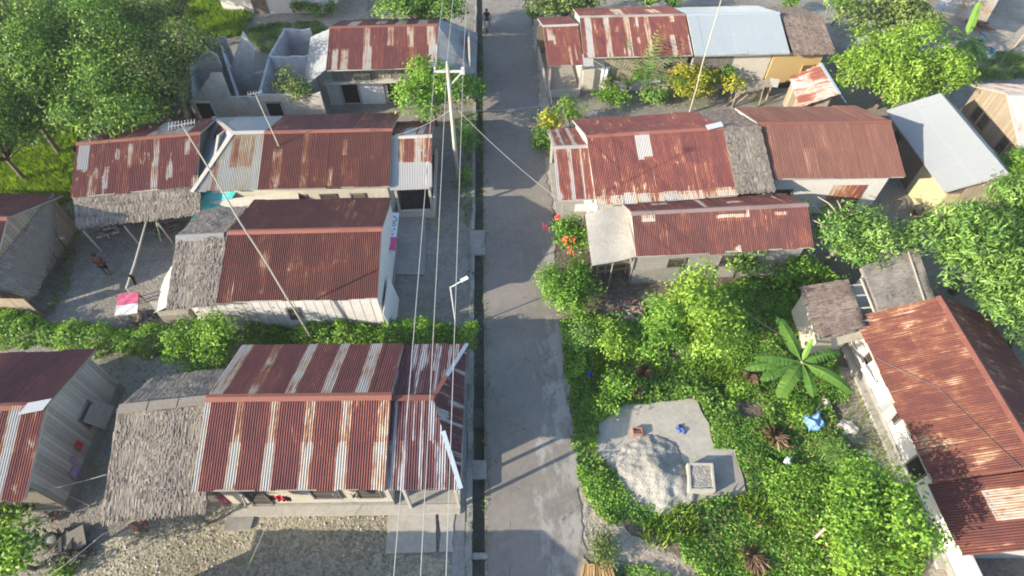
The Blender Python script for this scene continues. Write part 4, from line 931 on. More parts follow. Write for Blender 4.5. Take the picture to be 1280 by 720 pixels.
# second right row
fD = f = Frame((746, 257), (923, 244), (816, 164.5), 2.5, BM=(800, 144), nm='R2')
rD = hroot(f, 'corner_house', 'house with broad rust roof, grey-patched lower edge and narrow streaked porch roof')
ls = [(0, .12, 0, .13, .4), (.12, .25, 0, .13, .18), (.25, .38, 0, .13, .3), (.38, .44, 0, .13, .48), (.44, .6, 0, .13, .22), (.6, .75, 0, .13, .28), (.75, .86, 0, .13, .42), (.86, 1, 0, .13, .3), (.345, .45, .62, 1, .08), (.25, .285, .12, .5, .52)]
gable_roof(f, rD, 'rust_brown', 111, base=(.6, .85), front=dict(lights=ls, mat='rust'), back=dict(base=(.62, .8), mat='rust'), lap=.13)
shell(f, rD, 'white_wall', .2, f.L-.3, .45, f.W-.4)
for u, k in ((1.2, 'window'), (3.6, 'door'), (5.8, 'window')): opening(f, rD, u, .45, .9 if k == 'window' else .05, 1.95, .9, k)
m = MB(); q = fD.P(fD.L-.5, fD.run+.05, fD.zr+.09); m.obox(q, fD.e*.5+fD.n*.12, fD.n*.22, Vector((0, .003, .008))); m.build('loose_sheet', M['steel'], rD)
fE = Frame((698, 251), (746, 249), (711, 183), 2.15, BM=(704, 161), nm='R2porch')
ls = [(.0, .08, 0, 1, .2), (.08, .36, 0, 1, .62), (.36, .46, 0, 1, .2), (.46, .68, 0, 1, .72), (.68, .74, 0, 1, .15), (.74, .92, 0, 1, .58), (.92, 1, 0, 1, .24)]
gable_roof(fE, rD, 'rust_worn', 113, front=dict(lights=ls), back=dict(lights=ls), cap='pale_trim', name='porch_roof')
m = MB()
for u, v in ((.35, .25), (fE.L-.1, .25), (.35, fE.W-.3)): m.box(fE.P(u, v, 1), .15, .15, 2.2)
m.each('porch_post', M['pale_trim'], rD)
m = MB(); m.bar(fE.P(1.0, .16, 1.75), fE.P(fE.L, .16, 1.75), .03, .55, .8); m.each('porch_wall', M['white_wall'], rD)
m = MB(); m.prism([fE.P(.2, .2, 0), fE.P(fE.L, .2, 0), fE.P(fE.L, fE.W-.3, 0), fE.P(.2, fE.W-.3, 0)], (0, 0, .12), .5); m.build('porch_floor', M['concrete'], rD)
# thatch bridging two roofs, then the brown roof house
fG = f = Frame((960, 224), (1132, 221), (1034, 152), 2.5, BM=(1005, 133), nm='R3', dz=.65)
rG = hroot(f, 'brown_roof_house', 'house with even brown corrugated roof and white front, beside the white-roofed house')
gable_roof(f, rG, 'rust_brown', 115, base=(.6, .78), front=dict(lights=[(.30, .33, .1, .5, .48)]), cap='cap_rust')
shell(f, rG, 'white_wall', .1, f.L-.45, .5, f.W-.4)
corr('wall_sheet', [f.P(f.L*.55, .46, .1), f.P(f.L*.55+2.0, .46, .1), f.P(f.L*.55+2.0, .47, 2.2), f.P(f.L*.55, .47, 2.2)], f.e, rG, 'rust', 117, base=(.3, .75))
opening(f, rG, f.L*.2, .5, .9, 1.9, 1.0)
fF = f = Frame((918, 243), (968, 240), (922, 160), 2.25, BM=(903, 139), nm='R23thatch', dz=.7)
rF = hroot(f, 'thatched_passage', 'grey thatched passage roof joining the broad rust roof to the brown roof', 'roof')
ux = (fG.P(.15, 0, 0)-f.A).dot(f.e); ul = (fD.P(fD.L-.1, 0, 0)-f.A).dot(f.e)
thatch('roof_slope', f.P(ul, .1, f.ze), f.P(ux, .1, f.ze), f.P(ux, f.run, f.zr), f.P(ul, f.run, f.zr), rF, 'thatch', 25, w=.055)
thatch('roof_slope', f.P(ux, f.W, f.ze), f.P(ul, f.W, f.ze), f.P(ul, f.run, f.zr), f.P(ux, f.run, f.zr), rF, 'thatch_brown', 26, w=.055)
m = MB()
for u in (ul+.3, ux-.3):
    for v in (.4, f.W-.5): m.tube([f.P(u, v, -.2), f.P(u, v, f.roof_z(v)-.1)], .06)
m.each('post', M['wood'], rF)
# long low house in front
fH = f = Frame((795, 321), (1018, 309), (900, 260), 2.2, BM=(888, 247), nm='R4')
rH = hroot(f, 'long_low_house', 'long low house with deep red roof and short pale patches beside sagging grey awning')
ls = [(.05, .13, .78, .9, .2), (.47, .66, .76, .86, .2), (.645, .66, .86, 1, .22), (.80, .88, .74, .82, .22), (.55, .59, 0, .12, .25), (.538, .542, 0, .7, .3), (.18, .184, .2, .8, .35)]
gable_roof(f, rH, 'rust_dark', 121, base=(.66, .85), front=dict(lights=ls), back=dict(lights=[(.1, .12, .2, .9, .3), (.32, .42, .5, .65, .3), (.55, .58, .1, .9, .35), (.75, .85, .3, .5, .3)]), cap='cap_pink')
shell(f, rH, 'concrete', .2, f.L-.2, .4, f.W-.4)
m = MB(); m.bar(f.P(.2, .35, .55), f.P(f.L*.5, .35, .55), .1, 1.1, .3); m.build('low_wall', M['concrete'], rH)
for u in (2.4, 5.2): opening(f, rH, u, .4, 1.0, 1.8, .9)
pts = [at(731, 268, 2.45), at(783, 256, 2.7), at(795, 321, 2.25), at(740, 333, 2.1)]
m = MB(); V, Fc = [], []
for i in range(13):
    for j in range(13):
        s, t = i/12, j/12; q = (pts[0]*(1-s)+pts[1]*s)*(1-t)+(pts[3]*(1-s)+pts[2]*s)*t; q.z += .05*math.sin(s*5+t*2)+.04*math.sin(t*7+s*3); V.append(q)
m.add(V, [(i*13+j, i*13+j+1, (i+1)*13+j+1, (i+1)*13+j) for i in range(12) for j in range(12)], .6)
rK = empty('awning', (pts[3].x+1, pts[3].y+1.3, 0), 'sagging pale grey sheet awning over trestle, between bougainvillea and long low house', 'awning')
o = m.build('cover', M['concrete_pale'], rK); sm = o.modifiers.new('thick', 'SOLIDIFY'); sm.thickness = .05
m = MB()
for q in (pts[0], pts[1], pts[2], pts[3], pts[2].lerp(pts[3], .5)): m.tube([Vector((q.x, q.y+.12, -.2)), Vector((q.x, q.y+.12, q.z-.06))], .05)
m.each('post', M['wood'], rK)
# white-roofed house turned to the path
fI = f = Frame((1108, 138), (1181, 240), (1210, 157), 2.5, W=5.6, nm='R5', dz=.0)
f.zr = 3.75; f.run = (at(1210, 157, 3.75)-f.A).dot(f.n); f.W = 2*f.run*.85; print('R5 run', f.run)
rI = hroot(f, 'white_roof_house', 'white sheet-roofed house with yellow front corner, set diagonally beyond the mango tree')
gable_roof(f, rI, 'zinc_white', 131, base=(.0, .22), cap=None)
shell(f, rI, 'brown_wall', .3, f.L-.3, .5, f.W-.4)
m = MB(); m.bar(f.P(f.L*.62, .47, 1.0), f.P(f.L-.28, .47, 1.0), .05, 2.2, .5); m.bar(f.P(f.L-.27, .5, 1.0), f.P(f.L-.27, 1.3, 1.0), .05, 2.2, .6); m.each('yellow_panel', M['yellow_wall'], rI)
planks(f, rI, 'wood_tan', 1.35, f.W-.45, f.L-.27, .1, lambda v: f.roof_z(v)-.12, 'gable_boards', .2, .015, 'gable')
opening(f, rI, 1.6, .5, 1.0, 1.9, .9)
# board house at the right edge
a, b = at(1205, 104, 2.6), at(1276, 188, 2.6)
d = (b-a); W = Vector((d.x, d.y, 0)).length; nrm = Vector((d.x, d.y, 0)).normalized(); ax = Vector((-nrm.y, nrm.x, 0)); ax = ax if ax.x > 0 else -ax
f = fJ = Frame.__new__(Frame); f.A = b.copy(); f.B = b+ax*10; f.ze = f.zb = 2.6; f.zr = 4.15; f.W = W; f.run = W/2; f.L = 10; f.e = ax; f.n = -nrm
rJ = hroot(f, 'slatted_window_house', 'board house with patched white and rust roof and slatted gable windows at right edge')
gable_roof(f, rJ, 'rust_worn', 133, front=dict(lights=[(0, .12, 0, 1, .15), (.12, .22, 0, 1, .6), (.22, .3, 0, 1, .25), (.3, .45, 0, 1, .15)]), back=dict(base=(.15, .4)), cap='pale_trim')
shell(f, rJ, 'wood_tan', .75, f.L-.3, .5, f.W-.4)
planks(f, rJ, 'wood_tan', .55, f.W-.45, .73, .1, lambda v: f.roof_z(v)-.12, 'gable_boards', .18, .012, 'gable')
for v in (f.W*.28, f.W*.62, f.W*.74): opening(f, rJ, v, .70, .95, 1.95, .8, 'window', 'gable', -1, 'dark', 'wood_tan')
# two huts by the big rusty house
p = [at(1001, 359, 2.1), at(1025, 424, 2.0), at(1082, 408, 2.25), at(1060, 350, 2.35)]
rL = empty('old_hut', sum((Vector((q.x, q.y, 0)) for q in p), Vector())/4, 'old hut with worn brown thatch and cream wall beside banana plant', 'hut')
thatch('roof_slope', p[0], p[1], p[2], p[3], rL, 'thatch_brown', 31, row=.13, ragged=.09, w=.05)
c = [Vector((q.x, q.y, 0)) for q in p]; cen = sum(c, Vector())/4; c = [cen+(x-cen)*.86 for x in c]
m = MB()
for i in (0, 1, 2, 3):
    a, b = c[i], c[(i+1) % 4]; m.prism([a, b, Vector((b.x, b.y, 1.95)), Vector((a.x, a.y, 1.95))], (cen-(a+b)/2).normalized()*.1, .5)
m.build('wall', M['cream_wall'], rL)
m = MB(); m.prism([at(1040, 432, 1.35), at(1078, 424, 1.5), p[2]-Vector((.05, .05, .25)), p[1].lerp(p[2], .3)-Vector((0, 0, .25))], (0, 0, -.03)); m.build('flap', M['cream_wall'], rL)
m = MB(); q0, q1 = p[3], p[2]
for t in (.12, .35, .62, .88): q = q0.lerp(q1, t)-Vector((0, 0, .08)); m.bar(q-Vector((.3, 0, 0)), q+Vector((.75, .12, 0)), .06)
m.bar(q0+Vector((.7, .12, -.05)), q1+Vector((.72, .12, -.05)), .07); m.each('rafter', M['bamboo'], rL)
p = [at(1077, 334, 2.3), at(1101, 392, 2.3), at(1168, 374, 2.5), at(1146, 310, 2.5)]
rM = empty('grey_shed', sum((Vector((q.x, q.y, 0)) for q in p), Vector())/4, 'shed with flat pale grey thatch roof between mango tree and old hut', 'shed')
thatch('roof_slope', p[0], p[1], p[2], p[3], rM, 'thatch_pale', 33, row=.16, ragged=.04, w=.07)
c = [Vector((q.x, q.y, 0)) for q in p]; cen = sum(c, Vector())/4; c = [cen+(x-cen)*.86 for x in c]
m = MB()
for i in range(4):
    a, b = c[i], c[(i+1) % 4]; m.prism([a, b, Vector((b.x, b.y, 2.2)), Vector((a.x, a.y, 2.2))], (cen-(a+b)/2).normalized()*.1, .5)
m.build('wall', M['white_wall'], rM)
m = MB(); m.bar(p[0]+Vector((-.02, 0, -.1)), p[1]+Vector((-.02, 0, -.1)), .05, .1); m.bar(p[3]+Vector((-.55, -.1, .05)), p[2]+Vector((-.55, -.1, .05)), .06, .05); m.each('edge_board', M['pale_trim'], rM)
# big rusty house on the right edge
fN = f = Frame((1067, 396), (1163, 600), (1229, 459), 1.95, W=7, nm='R8', dz=0)
f.zr = 3.5; f.run = (at(1229, 459, 3.5)-f.A).dot(f.n); f.W = 2*f.run; print('R8 run', f.run, 'dz')
rN = hroot(f, 'big_rust_house', 'large house with orange-rust roof and white side wall behind the leafy tree, right edge')
gable_roof(f, rN, 'rust_orange', 141, base=(.52, .68))
shell(f, rN, 'white_wall', .2, f.L+5.5, .45, f.W-.5, drop=.55, base='concrete')
for u, k in ((2.0, 'window'), (4.6, 'window'), (7.0, 'door')): opening(f, rN, u, .45, .8 if k == 'window' else .05, 1.5, .8, k)
e_, n_ = f.e, f.n; L2 = (at(1191, 694, 1.7)-f.A).dot(e_); k = (f.zr-f.ze)/f.run
corr('low_roof_slope', [f.P(f.L+.06, .05, 1.7), f.P(L2, .05, 1.7), f.P(L2, f.run, f.zr-.45), f.P(f.L+.06, f.run, f.zr-.45)], f.e, rN, 'rust_orange', 143, base=(.68, .88), lights=[(0.18, .62, .42, 1, .24)], lap=.42)
corr('low_roof_slope', [f.P(f.L+.06, f.W, 1.7), f.P(L2, f.W, 1.7), f.P(L2, f.run, f.zr-.45), f.P(f.L+.06, f.run, f.zr-.45)], f.e, rN, 'rust_orange', 144, base=(.68, .88))
m = MB(); m.bar(f.P(f.L+.03, .1, f.ze-.1), f.P(f.L+.03, f.run, f.zr-.1), .03, .26); m.bar(f.P(L2-.02, .1, 1.62), f.P(L2-.02, f.run, f.zr-.53), .04, .12); m.each('verge_flashing', M['cap_rust'], rN)
m = MB(); m.bar(f.P(L2-.35, .45, .75), f.P(L2-.35, f.W, .75), .12, 1.5, .6); m.build('front_wall', M['white_wall'], rN)
m = MB(); m.prism([f.P(-.2, .05, 0), f.P(L2+.1, .05, 0), f.P(L2+.1, .44, 0), f.P(-.2, .44, 0)], (0, 0, .14), .5); m.build('plinth', M['concrete_pale'], rN)
for k_, u in enumerate((f.L*.32, f.L*.55)):
    m = MB(); pts = [];  c = f.P(u, .36, .95)
    for i in range(7):
        for j in range(5):
            a, b = i/6-.5, j/4-.5; pts.append(c+f.e*(a*.9*(1-.2*b)) + Vector((0, 0, b*1.0)) + f.n*(-.04-.05*math.sin(a*9+k_)*(.6-b)))
    m.add(pts, [(i*5+j, (i+1)*5+j, (i+1)*5+j+1, i*5+j+1) for i in range(6) for j in range(4)], .5)
    o = m.build('hanging_cloth', M['cloth_white' if k_ == 0 else 'paint_grey'], None, c); o.modifiers.new('thick', 'SOLIDIFY').thickness = .012
    tag(o, ('white', 'grey')[k_]+' cloth hanging on the white side wall of the big rust house', 'cloth')
m = MB()
def roofpt(u, v): return f.P(u, v, f.ze+(f.zr-f.ze)*v/f.run+.05)
m.tube([roofpt(f.L*.30, .1), roofpt(f.L*.55, 1.6), roofpt(f.L*.88, f.run*.72), f.P(f.L+.05, f.run*.8, f.zr-.2)], .013, 5); o = m.build('power_cable', M['steel_dark'], None, f.P(f.L/2, 1, 3)); tag(o, 'thin dark cable lying across the big orange-rust roof', 'cable')
# roofs at the top right edge
p = [at(1069, 46, 2.4), at(1073, 67, 2.1), at(1124, 60, 2.3), at(1106, 27, 2.6)]
rP = empty('small_white_shed', sum((Vector((q.x, q.y, 0)) for q in p), Vector())/4, 'small shed with white sheet roof half under the bright spreading tree', 'shed')
corr('roof_slope', p, p[1]-p[0], rP, 'zinc_white', 151, base=(0, .15))
c = [Vector((q.x, q.y, 0)) for q in p]; cen = sum(c, Vector())/4; c = [cen+(x-cen)*.85 for x in c]; m = MB()
for i in range(4):
    a, b = c[i], c[(i+1) % 4]; m.prism([a, b, Vector((b.x, b.y, 2.05)), Vector((a.x, a.y, 2.05))], (cen-(a+b)/2).normalized()*.08, .5)
m.build('wall', M['wood'], rP)
p = [at(1203, 22, 2.2), at(1231, 27, 2.2), at(1256, -14, 3.4), at(1178, -22, 3.4)]
rQ = empty('grey_barn', sum((Vector((q.x, q.y, 0)) for q in p), Vector())/4, 'building with worn silver-grey roof cut by top edge, upper right', 'building')
corr('roof_slope', [at(1168, 12, 2.2), at(1233, 27, 2.2), at(1260, -20, 3.5), at(1190, -34, 3.5)], at(1233, 27, 2.2)-at(1168, 12, 2.2), rQ, 'zinc', 153, base=(.1, .45))
c = [at(1175, 8, 0), at(1226, 22, 0), at(1256, -22, 0), at(1195, -32, 0)]; m = MB()
for i in range(4):
    a, b = c[i], c[(i+1) % 4]; m.prism([a, b, Vector((b.x, b.y, 2.05)), Vector((a.x, a.y, 2.05))], (0, .1, 0), .5)
m.build('wall', M['wood'], rQ)
# ------------------------------------------------------------------ trees
G1 = 'big trees at the upper left'
tA = tree('broadleaf_tree', 'broad mid-green tree overhanging the ridge of the patchy-roof house', 'tree', 128, 112, 4.6, 3.4, n=13, leaf='leaf_tree', size=.22, ntwig=27, per=9, seed=1, group=G1, r0=.22, spread=.3)
tB = tree('broadleaf_tree', 'olive-toned tree in the top left corner of the wood', 'tree', 30, 40, 5.5, 3.7, n=14, leaf='leaf_olive', size=.21, ntwig=27, per=9, seed=2, group=G1, r0=.24, spread=.3)
tC = tree('broadleaf_tree', 'dark olive tree standing next to the roofless ruin', 'tree', 200, 66, 5.2, 2.7, n=12, leaf='leaf_olive', size=.20, ntwig=28, per=9, seed=3, group=G1, r0=.22, spread=.28)
for src, lab, px, py, zc, sc, rz, mt in ((tA, 'deep green tree between the olive tree and the grass at left edge', 20, 118, 5.2, .9, 2.0, None), (tB, 'olive tree in the middle of the wood, touching three other crowns', 95, 50, 5.5, 1.0, 1.2, 'leaf_tree'), (tC, 'shadowed olive tree at the top of the wood, above the ruin-side tree', 170, 15, 5.6, 1.0, 2.5, None),
        (tB, 'tree with a wide crown filling the left side of the wood', 45, 90, 4.4, 1.0, .4, 'leaf_tree'), (tA, 'pale green tree between the wood centre and patchy-roof house', 160, 135, 3.6, .8, 3.0, None), (tC, 'tree hidden behind the two olive trees in the wood', 135, 60, 4.6, 1.1, 5.5, 'leaf_tree'), (tA, 'tree at the left edge between the top left corner and the bright grass', -25, 80, 4.6, 1.0, .9, None),
        (tA, 'leafy green tree right of the wood centre, left of the ruin-side tree', 168, 100, 5.0, .85, 4.1, 'leaf_olive'), (tB, 'green tree at the very top left of the wood', 95, -22, 5.5, 1.0, 3.3, None), (tA, 'low green tree at left edge above the bright grass', -8, 180, 4.0, .75, 5.2, None), (tC, 'dark tree at top edge beside the bright lawn', 205, -15, 5.6, .9, .7, None)):
    copy_plant(src, lab, px, py, zc, sc, rz, 1, mt)
tree('bright_tree', 'bright lime-leaved small tree at the foot of the wood by the patchy roof', 'tree', 95, 142, 3.6, 1.9, n=9, leaf='leaf_lime', size=.30, ntwig=16, per=8, seed=5, r0=.12)
tree('street_tree', 'round bright green tree in front of the row house by utility pole', 'tree', 540, 112, 2.8, 2.6, 2.4, 2.0, n=12, leaf='leaf_bright', size=.24, ntwig=30, per=9, seed=6, r0=.14)
tree('slender_tree', 'thin-crowned young tree growing in front of the roofless ruin', 'tree', 365, 113, 2.4, 1.5, 1.4, 1.7, n=8, leaf='leaf_olive', size=.2, ntwig=30, per=7, seed=7, r0=.08, multi=2)
tree('feathery_bush', 'feathery upright bush beside drain below the utility pole', 'bush', 584, 175, 1.5, .75, .9, 1.5, n=9, leaf='leaf_bright', size=.22, aspect=.2, ntwig=60, per=10, seed=8, r0=.06, up=.9)
tree('shrub', 'low dim shrub at the foot of utility pole', 'bush', 578, 222, .5, .45, .6, .5, n=6, leaf='leaf_weed', size=.16, ntwig=60, per=8, seed=9, r0=.03)
tree('roadside_tree', 'full green tree at top edge left of road, behind the row house', 'tree', 530, 6, 3.4, 4.0, 2.2, 2.0, n=14, leaf='leaf_tree', size=.27, ntwig=20, per=9, seed=10, r0=.18)
tree('roadside_tree', 'dark green tree at top edge right of the road with yellow tips', 'tree', 705, 2, 2.6, 3.0, 1.8, 1.6, n=12, leaf='leaf_olive', size=.26, ntwig=20, per=9, seed=12, r0=.16)
tree('shrub', 'green bush at the right road edge by porch of the plank-fronted house', 'bush', 668, 18, .9, .8, .8, .8, n=7, leaf='leaf_bright', size=.2, ntwig=40, per=8, seed=13, r0=.05)
tree('roadside_tree', 'dim tree at top edge behind the blue-grey roof', 'tree', 815, -10, 2.2, 2.6, 1.6, 1.4, n=9, leaf='leaf_tree', size=.26, ntwig=20, per=8, seed=14, r0=.14)
tree('shrub', 'bright bush behind ridge of the streaked rusty roof', 'bush', 843, 2, 1.6, 1.2, .9, .8, n=7, leaf='leaf_bright', size=.22, ntwig=30, per=8, seed=15, r0=.06)
tree('shrub', 'bright bush behind the brown thatched house', 'bush', 990, 2, 1.2, .8, .8, .7, n=6, leaf='leaf_bright', size=.22, ntwig=30, per=8, seed=16, r0=.06)
tree('tall_tree', 'olive-green tree at top edge above the small white shed', 'tree', 1112, 18, 3.6, 3.6, 2.0, 2.0, n=13, leaf='leaf_olive', size=.26, ntwig=22, per=9, seed=17, r0=.2)
tree('shrub', 'bright green bush right of the brown thatched house top', 'bush', 1050, 8, 1.6, 1.4, 1.2, 1.2, n=7, leaf='leaf_bright', size=.24, ntwig=26, per=8, seed=18, r0=.06)
tree('spreading_tree', 'large bright yellow-green tree spreading over the white-roofed house', 'tree', 1118, 94, 2.6, 4.0, 3.2, 2.5, n=24, leaf='leaf_lime', size=.26, aspect=.36, ntwig=30, per=10, seed=19, r0=.22, lr=(.28, .42))
tM = tree('mango_tree', 'big dense mango tree with long leaves at the right edge', 'tree', 1246, 308, 3.6, 3.0, 3.4, 2.8, n=20, leaf='leaf_mango', size=.30, aspect=.26, ntwig=34, per=10, seed=20, r0=.24, droop=.5, lr=(.3, .44))
copy_plant(tM, 'big mango tree cut by right edge, lower of the two next to the orange-rust roof', 1312, 390, 3.6, .8, 2.2)
copy_plant(tM, 'smaller yellowish mango crown at right edge below the slatted-window house', 1272, 232, 3.6, .62, 4.0, 1, 'leaf_bright')
tree('gnarled_tree', 'spreading tree with bare twisting branches over the end of the long low house', 'tree', 1058, 292, 2.3, 2.9, 2.3, 1.5, n=17, leaf='leaf_mango', size=.22, aspect=.34, ntwig=34, per=9, seed=22, r0=.15, bark='bark_pale', multi=2, lr=(.26, .4))
gn = [o for o in COL.objects if o.name.startswith('gnarled_tree')][0]; gp = ORIG[gn.name]; m = MB(); rs_g = np.random.RandomState(5)
for k, (x, y) in enumerate(((1008, 252), (1022, 246), (1035, 262), (1046, 250), (1015, 275), (1060, 262), (1030, 300))):
    e = at(x, y, 3.0+.3*rs_g.rand()); b = gp+Vector((.1, .1, 1.2)); mid = b.lerp(e, .5)+Vector((rs_g.randn()*.3, rs_g.randn()*.2, .9)); pts = [b.lerp(mid, t)*(1-t)+mid.lerp(e, t)*t for t in (0, .2, .4, .6, .8, 1)]
    m.tube(pts, [.07, .06, .055, .045, .035, .02], 6, .7)
m.each('branch', M['bark_pale'], gn, smooth=True)
tree('leafy_shrub', 'pale green leafy shrub below the gnarled tree beside old hut', 'bush', 1012, 346, 1.0, 1.8, 1.0, 1.0, n=8, leaf='leaf_bright', size=.2, ntwig=40, per=9, seed=23, r0=.05)
tree('cassava_bush', 'round fresh-green bush against the front of the long low house', 'bush', 926, 327, 1.3, 1.45, 1.25, 1.15, n=9, leaf='leaf_mango', size=.26, aspect=.3, ntwig=50, per=9, seed=24, r0=.05, droop=.5)
tree('citrus_tree', 'tall yellow-green tree in the middle of overgrown lot', 'tree', 882, 392, 2.9, 2.1, 2.4, 2.1, n=16, leaf='leaf_lime', size=.19, ntwig=46, per=10, seed=25, r0=.14, lr=(.26, .42))
tree('citrus_tree', 'shorter olive-green tree leaning left of the tall yellow-green one', 'tree', 835, 405, 2.3, 1.5, 1.7, 1.6, n=11, leaf='leaf_bright', size=.18, ntwig=50, per=10, seed=26, r0=.10)
tree('flowering_bush', 'bougainvillea bush with red and orange flowers at roadside', 'bush', 716, 298, 1.0, 1.25, 1.25, 1.1, n=9, leaf='leaf_bright', size=.17, ntwig=60, per=10, seed=27, r0=.05)
def blooms(root, n, px, py, z, r, seed):
    rs = np.random.RandomState(seed); p = at(px, py, z); V = []; T = []
    for (dx, dy, dz, k, t) in n:
        c = np.array([dx, dy, dz])+rs.randn(k, 3)*r; N = unit(rs.randn(k, 3)+np.array([-.3, -.3, 1]))
        v, _ = leaves(c, N, np.full(k, .13), .8, rs, None); V.append(v); T += list(np.clip(t+.1*rs.randn(k), 0, 1))
    link('blossom', np_mesh('blossom', np.concatenate(V), 4, T), M['flower'], root)
fl_root = [o for o in COL.objects if o.name.startswith('flowering_bush')][0]
p = ORIG[fl_root.name]
def rel(px, py, z): q = at(px, py, z)-p; return (q.x, q.y, z)
blooms(fl_root, [(*rel(697, 272, 1.75), 28, .55), (*rel(681, 284, 1.5), 20, .5), (*rel(707, 300, 1.85), 24, .95), (*rel(712, 313, 1.75), 20, .9), (*rel(736, 270, 1.6), 12, .6), (*rel(716, 298, 1.9), 12, .95)], 718, 296, 0, .09, 5)
tree('roadside_bush', 'thick bright bush spilling on the road edge below the bougainvillea', 'bush', 714, 360, 1.1, 1.25, 1.75, 1.0, n=14, leaf='leaf_bright', size=.17, ntwig=56, per=10, seed=28, r0=.06)
tree('roadside_bush', 'pale green bush beside the shaded road verge', 'bush', 730, 425, .9, .85, .7, .8, n=8, leaf='leaf_mango', size=.15, ntwig=60, per=10, seed=29, r0=.05)
tree('roadside_bush', 'yellow-green bush between the pale green bush and the olive-green tree', 'bush', 770, 428, 1.2, .8, 1.1, 1.0, n=9, leaf='leaf_lime', size=.16, ntwig=60, per=10, seed=30, r0=.05)
tree('roadside_bush', 'young lime bush just above the concrete lot slab', 'bush', 770, 480, .8, .75, .85, .7, n=8, leaf='leaf_bright', size=.16, ntwig=50, per=9, seed=31, r0=.04)
tree('roadside_bush', 'small lime bush at left corner of the concrete lot slab', 'bush', 757, 510, .5, .6, .5, .5, n=6, leaf='leaf_bright', size=.15, ntwig=50, per=9, seed=32, r0=.04)
tree('croton_bush', 'yellow croton bush behind the narrow streaked porch roof', 'bush', 690, 152, .95, 1.0, .9, .95, n=8, leaf='leaf_yellow', size=.22, aspect=.35, ntwig=50, per=9, seed=33, r0=.05, up=.9)
tree('croton_bush', 'pale yellow-green croton bush, right-hand one at the corner of the broad rust roof', 'bush', 714, 141, 1.3, 1.0, .9, .95, n=8, leaf='leaf_lime', size=.2, aspect=.3, ntwig=50, per=9, seed=34, r0=.05, up=.9)
tree('croton_bush', 'dark green bush hugging the roadside left of the yellow croton', 'bush', 681, 170, .7, .8, 1.3, .9, n=8, leaf='leaf_tree', size=.18, ntwig=56, per=9, seed=35, r0=.05)
tree('croton_bush', 'large yellowish croton bush before the blue-grey house', 'bush', 873, 104, 1.3, 2.3, 1.5, 1.3, n=13, leaf='leaf_yellow', size=.22, aspect=.35, ntwig=32, per=9, seed=36, r0=.07)
tree('shrub', 'dark green shrub on the right side of the large croton', 'bush', 910, 100, 1.2, .7, .7, .9, n=7, leaf='leaf_bright', size=.2, ntwig=40, per=9, seed=37, r0=.05)
tree('shrub', 'bright low shrub before the white front of the plank-fronted house', 'bush', 764, 122, .7, 1.25, .9, .8, n=8, leaf='leaf_bright', size=.2, ntwig=46, per=9, seed=38, r0=.05)
tree('shrub', 'leafy shrub under the young coconut palm', 'bush', 816, 120, .6, 1.1, .8, .6, n=8, leaf='leaf_mango', size=.22, ntwig=40, per=9, seed=39, r0=.05)
tree('shrub', 'thin olive shrub by the white low wall, left of the bright low shrub', 'bush', 760, 103, 1.0, .55, .5, .7, n=6, leaf='leaf_olive', size=.18, ntwig=40, per=7, seed=40, r0=.04)
tree('young_tree', 'bushy leaf-lit tree next to the big orange-rust roof', 'tree', 1098, 640, 2.6, 2.25, 1.9, 1.7, n=18, leaf='leaf_bright', size=.17, aspect=.5, ntwig=52, per=10, seed=41, r0=.13, lr=(.26, .4))
tree('young_tree', 'lower lime-leaved tree cut by the bottom edge right of weeds', 'tree', 1068, 690, 2.0, 1.4, 1.2, 1.2, n=11, leaf='leaf_lime', size=.16, aspect=.5, ntwig=52, per=9, seed=42, r0=.09, lr=(.3, .42))
tree('corner_tree', 'bright green tree in the bottom left corner', 'tree', -2, 694, 2.0, 1.3, 1.25, 1.2, n=10, leaf='leaf_bright', size=.2, ntwig=46, per=9, seed=43, r0=.1)
tree('shrub', 'dim low bush under the front eave of the board house', 'bush', 12, 648, .8, .8, .6, .7, n=7, leaf='leaf_tree', size=.2, ntwig=40, per=9, seed=44, r0=.05)
tree('round_bush', 'big rounded light-green bush between the two nearest left houses', 'bush', 268, 432, 1.5, 2.1, 1.3, 1.3, n=16, leaf='leaf_bright', size=.18, aspect=.4, ntwig=46, per=10, seed=45, r0=.08)
tree('shrub', 'small weedy bush at bottom edge by the scrap heap', 'bush', 80, 716, .25, .4, .3, .3, n=5, leaf='leaf_bright', size=.13, ntwig=80, per=7, seed=46, r0=.03)
tree('shrub', 'dry green shrub by lumber stack beside the road', 'bush', 753, 682, .45, .62, .62, .5, n=9, leaf='leaf_olive', size=.15, aspect=.25, ntwig=90, per=9, seed=47, r0=.03, up=.9)
tree('shrub', 'grassy bush at the foot of the young tree near brown sheet', 'bush', 1040, 565, .5, .6, .6, .5, n=6, leaf='leaf_mango', size=.28, aspect=.1, ntwig=70, per=9, seed=48, r0=.03, up=1)
for k, (px, py, r) in enumerate(((375, 8, .6), (392, 12, .7), (413, 10, .7))):
    tree('shrub', ('smallest of the shrubs before the white building', 'middle shrub before the white building', 'rightmost shrub before the white building')[k], 'bush', px, py, .7, r, r, .7, n=6, leaf='leaf_tree', size=.2, ntwig=40, per=8, seed=60+k, r0=.04, group='shrubs before the white building')
